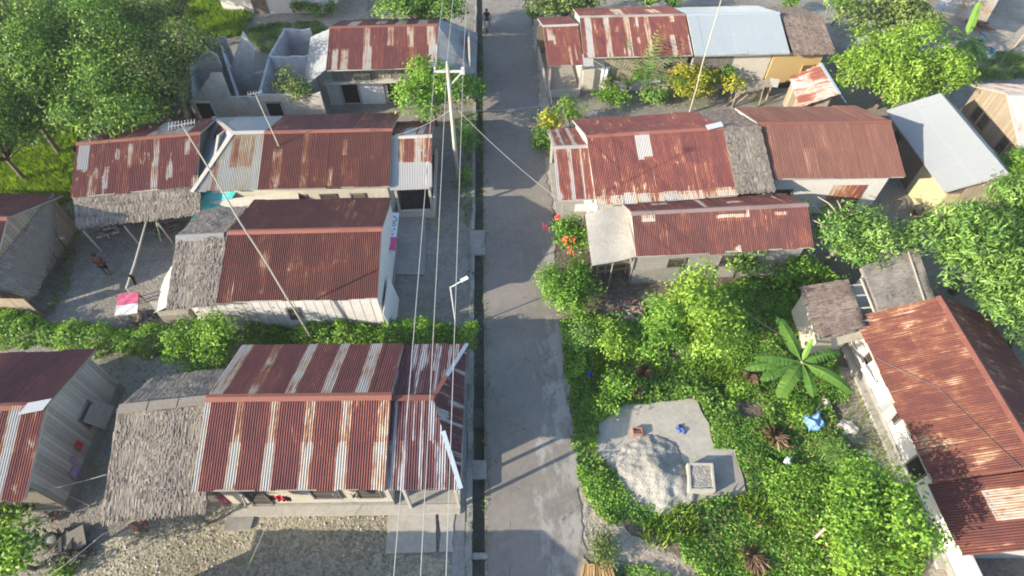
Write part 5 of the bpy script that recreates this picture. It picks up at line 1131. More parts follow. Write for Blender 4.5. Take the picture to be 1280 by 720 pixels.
# clipped hedge along the lane between the first two left houses
def hedge(name, label, pix, h, wd, leaf, seed, dens=900):
    rs = np.random.RandomState(seed); pts = [at(*p, h*.5) for p in pix]; V, T = [], []
    for a, b in zip(pts, pts[1:]):
        L = (b-a).length; n = int(L*dens); s = rs.rand(n)
        ctr = np.array(a)[None]*(1-s)[:, None]+np.array(b)[None]*s[:, None]
        bump_ = 1+.25*np.sin(s*L*2.1+seed)+.15*np.sin(s*L*5.3)
        ang = rs.rand(n)*math.pi*1.2-.1*math.pi; rr = .75+.3*rs.rand(n)**.6
        perp = Vector((-(b-a).y, (b-a).x, 0)).normalized()
        out = np.array(perp)[None]*np.cos(ang)[:, None]+np.array([[0, 0, 1]])*np.sin(ang)[:, None]
        C = ctr.copy(); C[:, 2] = 0
        C = C + np.array(perp)[None]*(np.cos(ang)*wd*.5*rr*bump_)[:, None] + np.array([[0, 0, 1]])*(np.clip(np.sin(ang), -.1, 1)*h*rr*bump_+.12)[:, None] + rs.randn(n, 3)*.07
        N = unit(out+.6*rs.randn(n, 3)); v, _ = leaves(C, N, np.full(n, .15), .5, rs, None, .1); V.append(v); T.append(np.clip(.5+.2*rs.randn(n)+.15*np.sin(s*L*3), 0, 1))
    c = pts[0].lerp(pts[-1], .5); root = empty(name, (c.x, c.y, 0), label, 'hedge')
    link('foliage', np_mesh('foliage', np.concatenate(V)-np.array(ORIG[root.name]), 4, np.concatenate(T)), M[leaf], root)
    m = MB()
    for a, b in zip(pts, pts[1:]):
        k = max(2, int((b-a).length/.6))
        for i in range(k):
            q = a.lerp(b, (i+.5)/k); m.tube([(q.x, q.y, -.1), (q.x+rs.randn()*.05, q.y, h*.4), (q.x+rs.randn()*.15, q.y+rs.randn()*.1, h*.85)], [.03, .022, .008], 5)
    m.build('stem', M['bark'], root)
hedge('clipped_hedge', 'low clipped hedge running from the round bush to the roadside drain', [(312, 420), (420, 417), (520, 415), (596, 418)], .8, 1.05, 'leaf_bright', 51)
hedge('clipped_hedge', 'darker uneven hedge from the left edge to the round bush', [(-60, 415), (30, 412), (120, 424), (222, 424)], .75, 1.3, 'leaf_weed', 52)
hedge('clipped_hedge', 'short bright hedge patch before the plank house at left edge', [(-40, 395), (40, 402)], .6, .9, 'leaf_bright', 53)
# banana plants and palm fronds
def blade(m, base, az, elev, L, w, droop, rs, tone, torn=.0, nseg=12):
    pts = []; p = Vector(base); d = Vector((math.cos(az)*math.cos(elev), math.sin(az)*math.cos(elev), math.sin(elev))); st = L/nseg
    for i in range(nseg+1):
        pts.append((p.copy(), d.copy())); p = p+d*st; d = (d+Vector((0, 0, -droop*st*(.4+1.2*i/nseg)))).normalized()
    side = Vector((-math.sin(az), math.cos(az), 0)); vs, fs = [], []
    def wid(i): t = i/nseg; return w*(.06 if t < .1 else min(1, (t-.08)*5)*(1-max(0, t-.6)**2*5.6)**.5 if t < 1 else .02)
    for sgn in (1, -1):
        b0 = len(vs)
        for i, (q, dd) in enumerate(pts):
            up = side.cross(dd); e = q + side*sgn*wid(i)*.5 + up*(.22*wid(i)*.5) + Vector((0, 0, rs.randn()*.01))
            vs += [q, e]
        for i in range(nseg):
            if torn and i > 2 and rs.rand() < torn:
                k = b0+2*i; e2 = vs[k+1].lerp(vs[k+3], .75)-Vector((0, 0, .05)); vs.append(e2); fs.append((k, k+2, len(vs)-1, k+1)); 
            else: k = b0+2*i; fs.append((k, k+2, k+3, k+1))
    m.add(vs, fs, tone)
    m.tube([q for q, _ in pts], [max(.006, .022*(1-i/nseg)) for i in range(nseg+1)], 5, min(1, tone+.45))
def banana(label, px, py, zt, specs, seed, scale=1):
    rs = np.random.RandomState(seed); p = at(px, py, zt); root = empty('banana_plant', (p.x, p.y, 0), label, 'banana plant')
    m = MB(); m.tube([(p.x, p.y, -.2), (p.x, p.y, zt*.5), (p.x, p.y, zt)], [.13*scale, .11*scale, .06*scale], 9); m.build('trunk', M['bark_pale'], root, smooth=True)
    for az, el, L, w, dr, tone, torn in specs:
        m = MB(); blade(m, (p.x, p.y, zt-.1), R(az+rs.uniform(-6, 6)), R(el), L*scale*rs.uniform(.85, 1.08), w*scale, dr*1.25, rs, tone, min(.7, torn*1.3)); m.build('leaf', M['banana'], root)
    return root
banana('broad-leaved banana plant standing in weeds beside the old hut', 1003, 452, 1.9, [(118, 35, 2.5, .62, .25, .55, .1), (168, 18, 2.2, .55, .35, .3, .5), (182, 8, 2.4, .6, .3, .35, .55), (200, 10, 2.1, .5, .4, .25, .5), (232, 15, 2.3, .6, .35, .6, .15), (268, 10, 2.0, .5, .45, .5, .2), (318, 18, 2.5, .62, .32, .7, .12), (345, 5, 1.9, .55, .5, .3, .5), (10, 22, 2.2, .55, .35, .45, .5), (60, 50, 1.3, .25, .1, .95, 0), (285, -5, 1.6, .4, .6, .35, .3)], 71)
banana('tall banana plant with drooping dull leaves by the bright spreading tree', 1208, 48, 3.0, [(75, 55, 2.4, .5, .1, .85, .1), (120, 30, 2.0, .5, .4, .4, .4), (10, 10, 2.3, .55, .35, .4, .4), (330, 10, 2.2, .6, .5, .2, .5), (295, 10, 2.3, .65, .5, .15, .4), (265, 5, 2.3, .65, .55, .2, .4), (230, 5, 2.2, .6, .5, .25, .4), (180, 15, 1.8, .5, .5, .35, .3)], 72, 1.1)
def palm(label, px, py, zt, n, L, seed):
    rs = np.random.RandomState(seed); p = at(px, py, zt); root = empty('young_palm', (p.x, p.y, 0), label, 'palm')
    m = MB(); m.tube([(p.x, p.y, -.2), (p.x, p.y, zt)], [.12, .09], 8); m.build('trunk', M['bark'], root)
    for k in range(n):
        az = k*2*math.pi/n+rs.randn()*.2; el = R(rs.uniform(42, 86)); m = MB(); q = Vector((p.x, p.y, zt)); d = Vector((math.cos(az)*math.cos(el), math.sin(az)*math.cos(el), math.sin(el))); side = Vector((-math.sin(az), math.cos(az), 0)); pts = []
        for i in range(17):
            pts.append(q.copy()); q = q+d*L/16; d = (d+Vector((0, 0, -.045-.006*i))).normalized()
            if i > 1:
                ll = .5*math.sin(math.pi*min(1, (i+1)/17))+.12
                for s in (1, -1):
                    t = (side*s*.85+d*.5+Vector((0, 0, -.25))).normalized(); m.add([q, q+t*ll*.5+d*.04, q+t*ll, q+t*ll*.5-d*.05], [(0, 1, 2, 3)], .3+.5*rs.rand())
        m.tube(pts, [.02*(1-i/18) for i in range(17)], 4, .9); m.build('frond', M['banana'], root)
palm('young coconut palm with upright fronds before the plank-fronted house', 803, 108, 1.0, 12, 3.6, 73)
palm('small dim palm seedling left of the young coconut palm', 785, 110, .4, 6, 1.5, 74)
def papaya(label, px, py, seed):
    rs = np.random.RandomState(seed); b = at(px, py, 0); root = empty('papaya_tree', b, label, 'papaya tree')
    m = MB(); m.tube([b+Vector((0, 0, -.2)), b+Vector((.3, .1, 2)), b+Vector((.75, .2, 3.9))], [.10, .08, .06], 8); m.build('trunk', M['bark_pale'], root, smooth=True)
    top = b+Vector((.75, .2, 3.9))
    for k in range(9):
        az = k*.7+rs.rand()*.3; e = top+Vector((math.cos(az), math.sin(az), .25+.3*rs.rand()))*.95; m = MB(); m.tube([top, top.lerp(e, .5)+Vector((0, 0, .12)), e], .015, 4, .8)
        for j in range(7):
            a = az+(j-3)*.55; t = Vector((math.cos(a), math.sin(a), -.12)); s = Vector((-t.y, t.x, 0)); L = .5-.06*abs(j-3); m.add([e, e+t*L*.5+s*.1, e+t*L, e+t*L*.5-s*.1], [(0, 1, 2, 3)], .6+.3*rs.rand())
        m.build('leaf', M['leaf_lime'], root)
papaya('leaning papaya tree with pale trunk in the sunny upper right yard', 1262, 66, 75)
# ------------------------------------------------------------------ ground cover
cover('undergrowth', 'dark undergrowth on the floor of the wood', 'undergrowth', [(-70, -20), (235, -20), (240, 60), (230, 120), (200, 160), (90, 185), (-70, 200)], 'leaf_tree', 70, .34, .5, .1, 1.2, 80)
LOT = [(772, 508), (868, 499), (886, 530), (893, 560), (918, 562), (932, 620), (868, 628), (800, 634), (745, 566), (748, 530)]
PATH = [(735, 634), (760, 655), (800, 676), (870, 712), (880, 740), (780, 740), (735, 690)]
SHED = [(1001, 359), (1062, 350), (1085, 408), (1078, 450), (1025, 450)]
LOTP, HOLES = [(700, 405), (745, 395), (830, 390), (930, 350), (1010, 355), (1045, 440), (1050, 480), (1075, 560), (1165, 640), (1140, 740), (880, 740), (735, 640), (722, 570), (708, 470)], [LOT, PATH, SHED, [(1035, 505), (1085, 500), (1130, 610), (1085, 600)]]
cover('weeds', 'low fine-leaved weeds carpeting the overgrown lot around the concrete slab', 'weeds', LOTP, 'leaf_weed', 560, .115, .55, .02, .5, 81, HOLES, gap=.06)
cover('weeds', 'taller light green weed clumps scattered through the overgrown lot', 'weeds', LOTP, 'leaf_bright', 400, .14, .5, .1, .62, 101, HOLES, gap=.6)
cover('weeds', 'broad darker weed patches in the overgrown lot', 'weeds', LOTP, 'leaf_tree', 260, .17, .6, .05, .6, 102, HOLES, gap=.7)
cover('weeds', 'yellowing fine grass patches in the overgrown lot', 'grass', LOTP, 'grass', 240, .30, .07, .0, .15, 103, HOLES, tall=True, gap=.86)
cover('weeds', 'dry brown stalks among the weeds of the overgrown lot', 'dry stalks', LOTP, 'leaf_dead', 16, .22, .07, .1, .5, 104, HOLES, tall=True, gap=.6)
cover('verge_weeds', 'dark weeds along the shaded road verge', 'weeds', [(702, 415), (745, 420), (752, 500), (740, 585), (722, 575)], 'leaf_tree', 380, .13, .5, .02, .3, 82)
cover('weeds', 'weeds at bottom edge beside the lumber stack', 'weeds', [(770, 706), (830, 712), (880, 740), (770, 740)], 'leaf_weed', 400, .13, .5, .02, .3, 83)
cover('grass', 'bright long grass below the wood beside the patchy-roof house', 'grass', [(-60, 165), (30, 170), (60, 165), (100, 172), (92, 250), (60, 262), (30, 245), (-60, 245)], 'grass', 420, .38, .07, .0, .15, 84, tall=True)
cover('grass', 'sunny lawn beyond the roofless ruin', 'grass', [(232, 55), (240, 0), (250, -20), (322, -20), (318, 20), (300, 45)], 'grass', 300, .36, .08, .0, .15, 85, tall=True)
cover('grass', 'thin yellowing grass along the yard edge by the plank house', 'grass', [(58, 250), (98, 255), (100, 290), (92, 340), (75, 390), (60, 395), (72, 330), (66, 290)], 'leaf_olive', 160, .2, .08, .0, .05, 86, tall=True)
cover('grass', 'dim grass patch behind the row house and the ruin', 'grass', [(300, 45), (330, 30), (400, 28), (410, 40), (395, 60), (395, 95), (330, 65)], 'leaf_tree', 260, .22, .08, 0, .08, 87, tall=True)
cover('grass', 'scattered grass tufts on lane behind the thatched kitchen', 'grass', [(120, 440), (215, 445), (200, 460), (160, 500), (130, 490)], 'leaf_olive', 90, .14, .09, 0, .03, 88, tall=True)
cover('shade_weeds', 'deep green low growth in the shaded middle of the lot', 'weeds', [(890, 360), (1000, 352), (1005, 430), (960, 450), (900, 450)], 'leaf_tree', 300, .15, .5, .02, .3, 89)
cover('grass', 'grassy weeds along the white side wall of the big rust house', 'grass', [(1030, 480), (1075, 470), (1130, 590), (1110, 610), (1060, 560)], 'leaf_olive', 110, .2, .08, 0, .05, 90, tall=True)
cover('grass', 'weeds in the upper right yard under the papaya', 'grass', [(1195, 60), (1290, 70), (1290, 100), (1210, 102)], 'leaf_tree', 160, .24, .09, 0, .1, 91, tall=True)
cover('grass', 'weeds growing along drain and footway edges', 'grass', [(578, 140), (597, 140), (592, 262), (584, 285), (574, 262)], 'leaf_tree', 170, .16, .09, 0, .04, 92, tall=True)
cover('dead_leaves', 'brown leaf litter under the gnarled tree', 'leaf litter', [(935, 335), (1000, 322), (1010, 345), (960, 380), (930, 370)], 'leaf_dead', 160, .13, .5, .0, .05, 93)
def pebbles(name, label, cat, pix, mat, n, s0, s1, seed):
    rs = np.random.RandomState(seed); poly = [at(*p, 0) for p in pix]; xs, ys = [p.x for p in poly], [p.y for p in poly]
    X = min(xs)+(max(xs)-min(xs))*rs.rand(n); Y = min(ys)+(max(ys)-min(ys))*rs.rand(n); k = inside(poly, X, Y); X, Y = X[k], Y[k]; n = len(X)
    S = s0+(s1-s0)*rs.rand(n)**3; A = rs.rand(n)*6.28; V, T = [], []
    base = np.array([[1, 0, 0], [0, .75, 0], [-.9, .1, 0], [-.1, -.8, 0], [.1, .1, .55]])
    c, s_ = np.cos(A), np.sin(A)
    P = np.stack([X[:, None]+S[:, None]*(base[None, :, 0]*c[:, None]-base[None, :, 1]*s_[:, None]), Y[:, None]+S[:, None]*(base[None, :, 0]*s_[:, None]+base[None, :, 1]*c[:, None]), .004+S[:, None]*base[None, :, 2]*np.ones((n, 1))*(.7+.6*rs.rand(n))[:, None]], -1)
    V = np.concatenate([P[:, [a, b, 4]] for a, b in ((0, 1), (1, 2), (2, 3), (3, 0))], 1).reshape(-1, 3)
    tag(link(name, np_mesh(name, V, 3, np.repeat(rs.rand(n), 4)), M[mat]), label, cat, None, 'stuff')
pebbles('pebbles', 'loose stones strewn over the gravel yards left of the road', 'stones', [(60, 740), (190, 640), (245, 622), (480, 640), (490, 700), (584, 700), (590, 740)], 'concrete_pale', 2600, .02, .09, 7)
pebbles('pebbles', 'loose stones strewn over the shaded yard of the thatched apron', 'stones', [(78, 300), (200, 262), (268, 262), (280, 300), (215, 395), (150, 412), (60, 410)], 'concrete', 900, .02, .09, 8)
pebbles('pebbles', 'grit and small stones along the footway by the drain', 'stones', [(480, 262), (560, 240), (584, 240), (586, 430), (480, 430)], 'concrete', 700, .015, .07, 9)
pebbles('pebbles', 'grit along the dirt path and verge right of the road', 'stones', [(668, 60), (690, 80), (700, 250), (735, 640), (830, 690), (930, 740), (760, 735), (725, 640), (680, 250)], 'concrete_pale', 1600, .015, .07, 10)
pebbles('pebbles', 'scattered stones around the sand heap on the concrete lot slab', 'stones', [(748, 540), (800, 520), (900, 560), (926, 615), (860, 632), (800, 640), (760, 600)], 'sand', 900, .02, .08, 11)
pebbles('rubble', 'stones and litter in the yards between the right-hand houses', 'rubble', [(690, 90), (760, 100), (980, 100), (1060, 240), (1200, 235), (1150, 330), (740, 395), (740, 330), (720, 150)], 'concrete', 1500, .02, .10, 12)
cover('moss', 'tufts of weed and moss along the edges of the drain', 'moss', [(586, 300), (592, 300), (594, 560), (592, 720), (584, 720), (587, 560)], 'leaf_olive', 160, .09, .2, .02, .08, 95, tall=True)
cover('moss', 'weeds sprouting on the road side of the drain', 'moss', [(600, 40), (604, 40), (610, 420), (612, 720), (605, 720), (604, 420)], 'leaf_tree', 120, .10, .2, .0, .06, 96, tall=True)
def fern(label, px, py, r, seed):
    rs = np.random.RandomState(seed); p = at(px, py, .3); k = 260; V = []; T = []
    for i in range(k):
        a = seed*1.3+(rs.randn()*.9 if rs.rand() < .6 else rs.rand()*6.28); L = r*(.5+.6*rs.rand()); d = Vector((math.cos(a), math.sin(a), .25*rs.rand())); s = Vector((-d.y, d.x, 0))*.011; b = p+Vector((rs.randn()*.1*r, rs.randn()*.1*r, .08*rs.rand()))
        V += [b-s, b+s, b+d*L*.6+s*1.4+Vector((0, 0, .08)), b+d*L-Vector((0, 0, .05))]; T.append(rs.rand())
    o = link('dead_fern', np_mesh('dead_fern', np.array(V)-np.array([p.x, p.y, 0]), 4, T), M['leaf_dead'], None, (p.x, p.y, 0)); tag(o, label, 'dead plant', 'withered ferns in the weeds')
fern('brown withered fern in weeds left of the blue tarpaulin bundle', 968, 548, .6, 1); fern('small brown withered fern just above the concrete lot slab', 806, 465, .42, 2); fern('rust-brown withered fern, left of the two above the lot slab', 793, 488, .42, 3); fern('brown bare withered patch at bottom edge of the weeds', 940, 698, .6, 4); fern('faded withered fern among weeds left of banana plant', 938, 472, .4, 5)
# ------------------------------------------------------------------ poles, wires, lamps
UB = at(573, 233, 0)
root = empty('utility_pole', UB, 'grey concrete utility pole with crossarm beside drain at the left of the road', 'utility pole')
T_ = UB+Vector((.02, .05, 8.2)); m = MB(); m.tube([UB+Vector((0, 0, -.4)), UB.lerp(T_, .5), T_], [.14, .115, .085], 10, .7); m.build('pole', M['concrete_pale'], root, smooth=True)
ca, cb = T_+Vector((-.72, 0, -.35)), T_+Vector((.88, 0, -.35)); m = MB(); m.bar(ca, cb, .09, .11); m.build('crossarm', M['steel'], root)
m = MB(); m.bar(T_+Vector((.06, 0, -1.15)), cb+Vector((-.12, 0, -.03)), .06); m.build('brace', M['steel'], root)
INS = [ca+Vector((.06, 0, .06)), T_+Vector((0, 0, .0)), cb+Vector((-.06, 0, .06))]
for q in INS:
    m = MB(); m.lathe(q, [(.03, 0), (.055, .04), (.035, .09), (.06, .13), (.03, .19)], 10); m.build('insulator', M['cloth_white'], root, smooth=True)
m = MB(); m.box(cb+Vector((-.08, -.12, .1)), .18, .16, .34); m.build('fuse_box', M['steel'], root)
m = MB(); c = UB+Vector((.14, 0, 5.6)); m.bar(c, c+Vector((.18, 0, .0)), .05); m.box(c+Vector((.2, 0, 0)), .1, .1, .22); m.build('bracket', M['steel_dark'], root)
def wire(label, pts, r=.014, sag=.3, name='power_line', mat='wire', group=None):
    out = []
    for a, b in zip(pts, pts[1:]):
        for i in range(14):
            t = i/14; q = Vector(a).lerp(Vector(b), t); q.z -= 4*sag*t*(1-t); out.append(q)
    out.append(Vector(pts[-1])); m = MB(); m.tube(out, r, 5, .5)
    return tag(m.build(name, M[mat], None, out[0]), label, 'cable', group)
up = Vector((0, 0, .19))
for k, (a, b, lab) in enumerate(((( -3.15, 3.4, 7.7), (-4.75, 52, 8.3), 'leftmost of the three overhead power lines along the road'), ((-2.42, 3.4, 7.8), (-4.05, 52, 8.4), 'middle overhead power line passing the top of utility pole'), ((-1.75, 3.4, 7.75), (-3.3, 52, 8.3), 'rightmost overhead power line, nearest the road'))):
    d = (Vector(a)-(INS[k]+up)); ext = INS[k]+up+d*1.8
    wire(lab, [ext, INS[k]+up, b], .013, .35, group='overhead power lines')
wire('thin service wire crossing the road from utility pole to the streaked porch roof', [UB+Vector((.34, 0, 5.6)), fE.P(.2, .2, 2.25)], .012, .25, 'service_wire')
wire('thin slack service wire from utility pole to the corner porch across the road', [UB+Vector((.3, 0, 5.55)), at(690, 130, 3.2)+Vector((0, 0, 0)), fq.P(0, .3, 2.3)], .010, .2, 'service_wire')
wire('thin wire from the pole down to the mixed-roof house', [UB+Vector((-.1, 0, 5.5)), fp.P(.3, fp.run, fp.zr+.1)], .010, .2, 'service_wire')
lb = at(571, 414, 0); root = empty('street_lamp', lb, 'slim white street lamp post with short arm rising from the clipped hedge', 'street lamp')
m = MB(); m.tube([lb+Vector((0, 0, -.2)), lb+Vector((-.02, 0, 3.6))], .035, 8); m.build('pole', M['paint_white'], root)
m = MB(); m.tube([lb+Vector((-.02, 0, 3.55)), lb+Vector((.55, .28, 3.75))], .028, 6); m.build('arm', M['paint_white'], root)
m = MB(); m.obox(lb+Vector((.62, .32, 3.77)), Vector((.16, .08, .03)), Vector((-.04, .08, 0)), Vector((0, 0, .035))); m.build('lamp_head', M['paint_white'], root, bevel=.015)
def antenna(label, b, t, boom, n, seed, r=.05):
    b, t = Vector(b), Vector(t); root = empty('antenna_mast', (b.x, b.y, 0), label, 'antenna')
    rs = random.Random(seed); pts = [b.lerp(t, i/6)+Vector((rs.uniform(-.03, .03), rs.uniform(-.03, .03), 0)) for i in range(7)]
    m = MB(); m.tube(pts, [r*(1-.55*i/6) for i in range(7)], 7, .6); m.build('mast', M['bamboo'], root)
    d = Vector(boom)*.75; s = Vector((-d.y, d.x, 0)).normalized(); d = d; m = MB(); m.bar(t-d*.5, t+d*.5, .025); m.build('boom', M['steel'], root)
    m = MB()
    for i in range(n):
        q = t+d*(i/(n-1)-.5); L = .24-.012*i; m.bar(q-s*L+Vector((0, 0, .02)), q+s*L+Vector((0, 0, .02)), .014)
    m.build('elements', M['steel'], root)
antenna('tall leaning bamboo antenna mast rising behind the striped-roof house', (-9.8, 15.6, -.2), (-10.85, 15.9, 12.8), (1.0, .35, 0), 9, 1, .055)
antenna('bamboo antenna mast standing against the pale grey hipped roof end', (-13.1, 26.6, -.2), (-13.6, 26.9, 7.0), (.9, .3, 0), 6, 2)
antenna('tall pale mast rising behind ridge of the broad rust roof', (12.1, 33.6, -.2), (11.7, 32.6, 10.5), (.2, .9, 0), 7, 3)
antenna('short bare mast behind the streaked rusty roof at top edge', (8.2, 50.4, -.2), (8.2, 50.6, 6.0), (.8, .1, 0), 5, 4)
# ------------------------------------------------------------------ yard things, left side
def tagged(m, name, mat, label, cat, base=None, group=None, **kw): return tag(m.build(name, M[mat], None, base if base is not None else Vector((sum(v.x for v in m.v)/len(m.v), sum(v.y for v in m.v)/len(m.v), 0)), **kw), label, cat, group)
m = MB(); a, b = at(158, 360, .9), at(183, 276, 1.9); m.tube([Vector((a.x, a.y, -.1)), a, a.lerp(b, .35)+Vector((.12, 0, .1)), a.lerp(b, .7)+Vector((.08, 0, .08)), b], [.05, .05, .05, .045, .04], 7)
tagged(m, 'bamboo_pole', 'bamboo', 'bent pale bamboo pole leaning from the thatched apron to the yard', 'pole')
m = MB(); c = at(163, 346, 1.15); pts = []
for i in range(6):
    for j in range(5):
        s, t = i/5-.5, j/4; pts.append(c+Vector((s*.38*(1-.3*t), .05*math.sin(s*9)+.06*math.sin(t*5), .15-t*.75)))
m.add(pts, [(i*5+j, (i+1)*5+j, (i+1)*5+j+1, i*5+j+1) for i in range(5) for j in range(4)]); o = tagged(m, 'shirt', 'cloth_black', 'black garment hanging on the bent bamboo pole', 'garment', c); o.modifiers.new('t', 'SOLIDIFY').thickness = .015
tb = at(160, 382, .75); root = empty('yard_table', (tb.x, tb.y, 0), 'rough wooden yard table covered with pink and white cloth', 'table')
P = [at(148, 369, .78), at(174, 365, .78), at(172, 392, .78), at(144, 395, .78)]
m = MB(); m.prism(P, (0, 0, -.04)); 
for k in range(3): q = P[1].lerp(P[2], .15+.35*k); m.bar(q-Vector((.4, 0, .03)), q+Vector((.25, 0, -.03)), .05)
m.build('tabletop', M['wood_tan'], root)
for q in P: 
    m = MB(); m.bar(q+(tb-q)*.1-Vector((0, 0, .85)), q+(tb-q)*.1-Vector((0, 0, .03)), .06); m.build('leg', M['wood'], root)
for nm, t0, t1, mt, lab in (('cloth', 0, .55, 'cloth_pink', 'crumpled pink cloth spread on the upper half of the yard table'), ('cloth', .5, 1, 'cloth_white', 'white cloth spread on the lower half of the yard table')):
    m = MB(); pts = []
    for i in range(11):
        for j in range(9):
            s, t = i/10, t0+(t1-t0)*j/8; q = (P[0]*(1-s)+P[1]*s)*(1-t)+(P[3]*(1-s)+P[2]*s)*t; q.z += .03+.02*math.sin(s*9+t*13)+(.012 if mt == 'cloth_pink' else 0); pts.append(q)
    m.add(pts, [(i*9+j, (i+1)*9+j, (i+1)*9+j+1, i*9+j+1) for i in range(10) for j in range(8)]); o = tagged(m, nm, mt, lab, 'cloth', (P[0]+P[2])/2, 'cloths on the yard table'); o.modifiers.new('t', 'SOLIDIFY').thickness = .012
def junk(name, label, cat, px, py, n, r, mats, seed, h=.3, group=None):
    rs = random.Random(seed); p = at(px, py, 0); root = empty(name, p, label, cat, group)
    for k, mt in enumerate(mats):
        m = MB()
        for i in range(n):
            a = rs.uniform(0, 6.28); d = r*rs.random()**.6; q = p+Vector((math.cos(a)*d, math.sin(a)*d, .04+h*rs.random()*(1-d/r*.7))); b = rs.uniform(0, 3.14); L = rs.uniform(.12, .4); e = Vector((math.cos(b), math.sin(b), rs.uniform(-.2, .3)))*L
            m.bar(q-e, q+e, rs.uniform(.04, .14), rs.uniform(.02, .07))
        m.build(('plank', 'sheet', 'scrap')[k % 3], M[mt], root)
    return root
junk('firewood_pile', 'dark heap of boards and bags sheltered by the thatched apron', 'heap', 138, 288, 16, .7, ['brown_wall', 'wood_tan', 'paper'], 1, .5); junk('scrap_heap', 'clutter of scrap under the right part of the thatched apron', 'heap', 205, 283, 14, .8, ['wood', 'cloth_pink', 'concrete'], 2, .4)
junk('firewood_pile', 'heap of sticks beside the yard table and the low wall', 'heap', 178, 402, 18, .6, ['wood_tan', 'wood', 'brown_wall'], 3, .4)
c = at(62, 326, .0); root = empty('woven_crate', c, 'old woven crate standing against the thatched side shed', 'crate')
m = MB()
for i in range(9): a = i*.7; m.bar(c+Vector((math.cos(a)*.5, math.sin(a)*.42, 0)), c+Vector((math.cos(a)*.55, math.sin(a)*.48, .55)), .05)
m.ring(c+Vector((0, 0, .52)), (0, 0, 1), .52, .04); m.ring(c+Vector((0, 0, .25)), (0, 0, 1), .5, .03); m.build('basket_frame', M['wood'], root)
m = MB(); m.lathe(c, [(.45, .02), (.47, .3)], 14); m.build('filling', M['brown_wall'], root)
m = MB(); q = at(64, 296, 1.0); m.obox(q, Vector((.32, -.1, -.1)), Vector((.15, .3, -.25)), Vector((.01, .01, .02))); tagged(m, 'board', 'cloth_white', 'pale sheet propped at the corner of the thatched side shed', 'board')
a, b = at(40, 602, 1.3), at(116, 633, .02); m = MB(); m.tube([a, b], .035, 6); tagged(m, 'bamboo_pole', 'wood_tan', 'thin pole leaning from the board house gable down to the lane', 'pole', b)
wire('pale washing line strung from the board house to the thatched kitchen', [at(-5, 628, 1.9), at(60, 612, 1.9), at(133, 593, 2.3)], .012, .05, 'washing_line')
wire('rope stretched from the thatched kitchen across the yard to the bottom edge', [at(208, 630, 1.9), at(128, 668, 1.5), at(40, 735, 1.0)], .018, .08, 'rope', 'bamboo')
wire('thin line running from the red clothes at the eave to the bottom edge', [at(348, 622, 1.9), at(300, 730, 1.2)], .012, .05, 'rope', 'bamboo')
p = at(53, 634, 0); root = empty('jerrycan', p, 'squashed yellow plastic container beside the board house', 'container'); m = MB(); m.obox(p+Vector((0, 0, .2)), Vector((.26, .05, 0)), Vector((-.04, .2, 0)), Vector((0, .02, .2))); m.build('body', M['plastic_yellow'], root, bevel=.05); m = MB(); m.lathe(p+Vector((.12, .08, .4)), [(.04, 0), (.04, .06)], 10); m.build('cap', M['steel_dark'], root)
junk('firewood_pile', 'small heap of reddish firewood next to the yellow container', 'heap', 72, 636, 14, .38, ['wood_tan', 'leafbin'], 4, .3); junk('scrap_heap', 'jumble of broken scrap and stones by the old tyre', 'heap', 84, 690, 26, .85, ['wood', 'concrete_dark', 'steel_dark'], 5, .35); junk('brick_pile', 'little heap of broken red bricks at the front of the thatched kitchen', 'heap', 176, 652, 12, .32, ['brick'], 6, .2)
tp = at(62, 676, .28); root = empty('old_tyre', (tp.x, tp.y, 0), 'old tyre leaning on a plank at the scrap heap', 'tyre'); m = MB(); m.ring(tp, (.2, -.35, 1), .26, .075, 24, 8); m.build('tread', M['rubber'], root, smooth=True); m = MB(); m.lathe(tp-Vector((.004, -.007, .02)), [(.17, 0), (.17, .03), (.05, .05)], 16, .6, (.2, -.35, 1)); m.build('rim', M['concrete'], root)
m = MB(); a, b = at(54, 684, .12), at(62, 662, .3); m.bar(a, b, .25, .04); m.bar(at(66, 690, .2), at(106, 668, .25), .9, .04); tagged(m, 'board', 'wood', 'grey boards lying under the old tyre', 'board')
m = MB(); m.prism([at(286, 640, 0), at(322, 636, 0), at(314, 661, 0), at(280, 664, 0)], (0, 0, .09), .3); tagged(m, 'cover_slab', 'concrete', 'square concrete cover slab on gravel in front of the striped-roof house', 'slab')
c = at(311, 631, .3); root = empty('wash_bowl', (c.x, c.y, 0), 'pale round bowl on a stand at the wall of the striped-roof house', 'bowl'); m = MB(); m.lathe(c, [(.08, -.28), (.06, -.05), (.1, 0), (.19, .06), (.2, .07), (.16, .04)], 18, .6); m.build('bowl', M['concrete_pale'], root, smooth=True); m = MB(); m.lathe(c-Vector((0, 0, .3)), [(.13, 0), (.1, .05)], 12); m.build('foot', M['concrete'], root)
m = MB(); m.tube([at(303, 620, 1.9), at(308, 634, .05)], .035, 6); tagged(m, 'prop_pole', 'bamboo', 'pale pole propping the front eave beside the pale bowl', 'pole')
def garment(px, py, z, w, h, mt, lab, grp, name='garment'):
    c = at(px, py, z); m = MB(); pts = []
    for i in range(7):
        for j in range(6):
            s, t = i/6-.5, j/5; pts.append(c+Vector((s*w*(1-.2*t), -.03+.035*math.sin(s*12+t*3), .05-t*h)))
    m.add(pts, [(i*6+j, (i+1)*6+j, (i+1)*6+j+1, i*6+j+1) for i in range(6) for j in range(5)]); o = tagged(m, name, mt, lab, 'garment', c, grp); o.modifiers.new('t', 'SOLIDIFY').thickness = .012
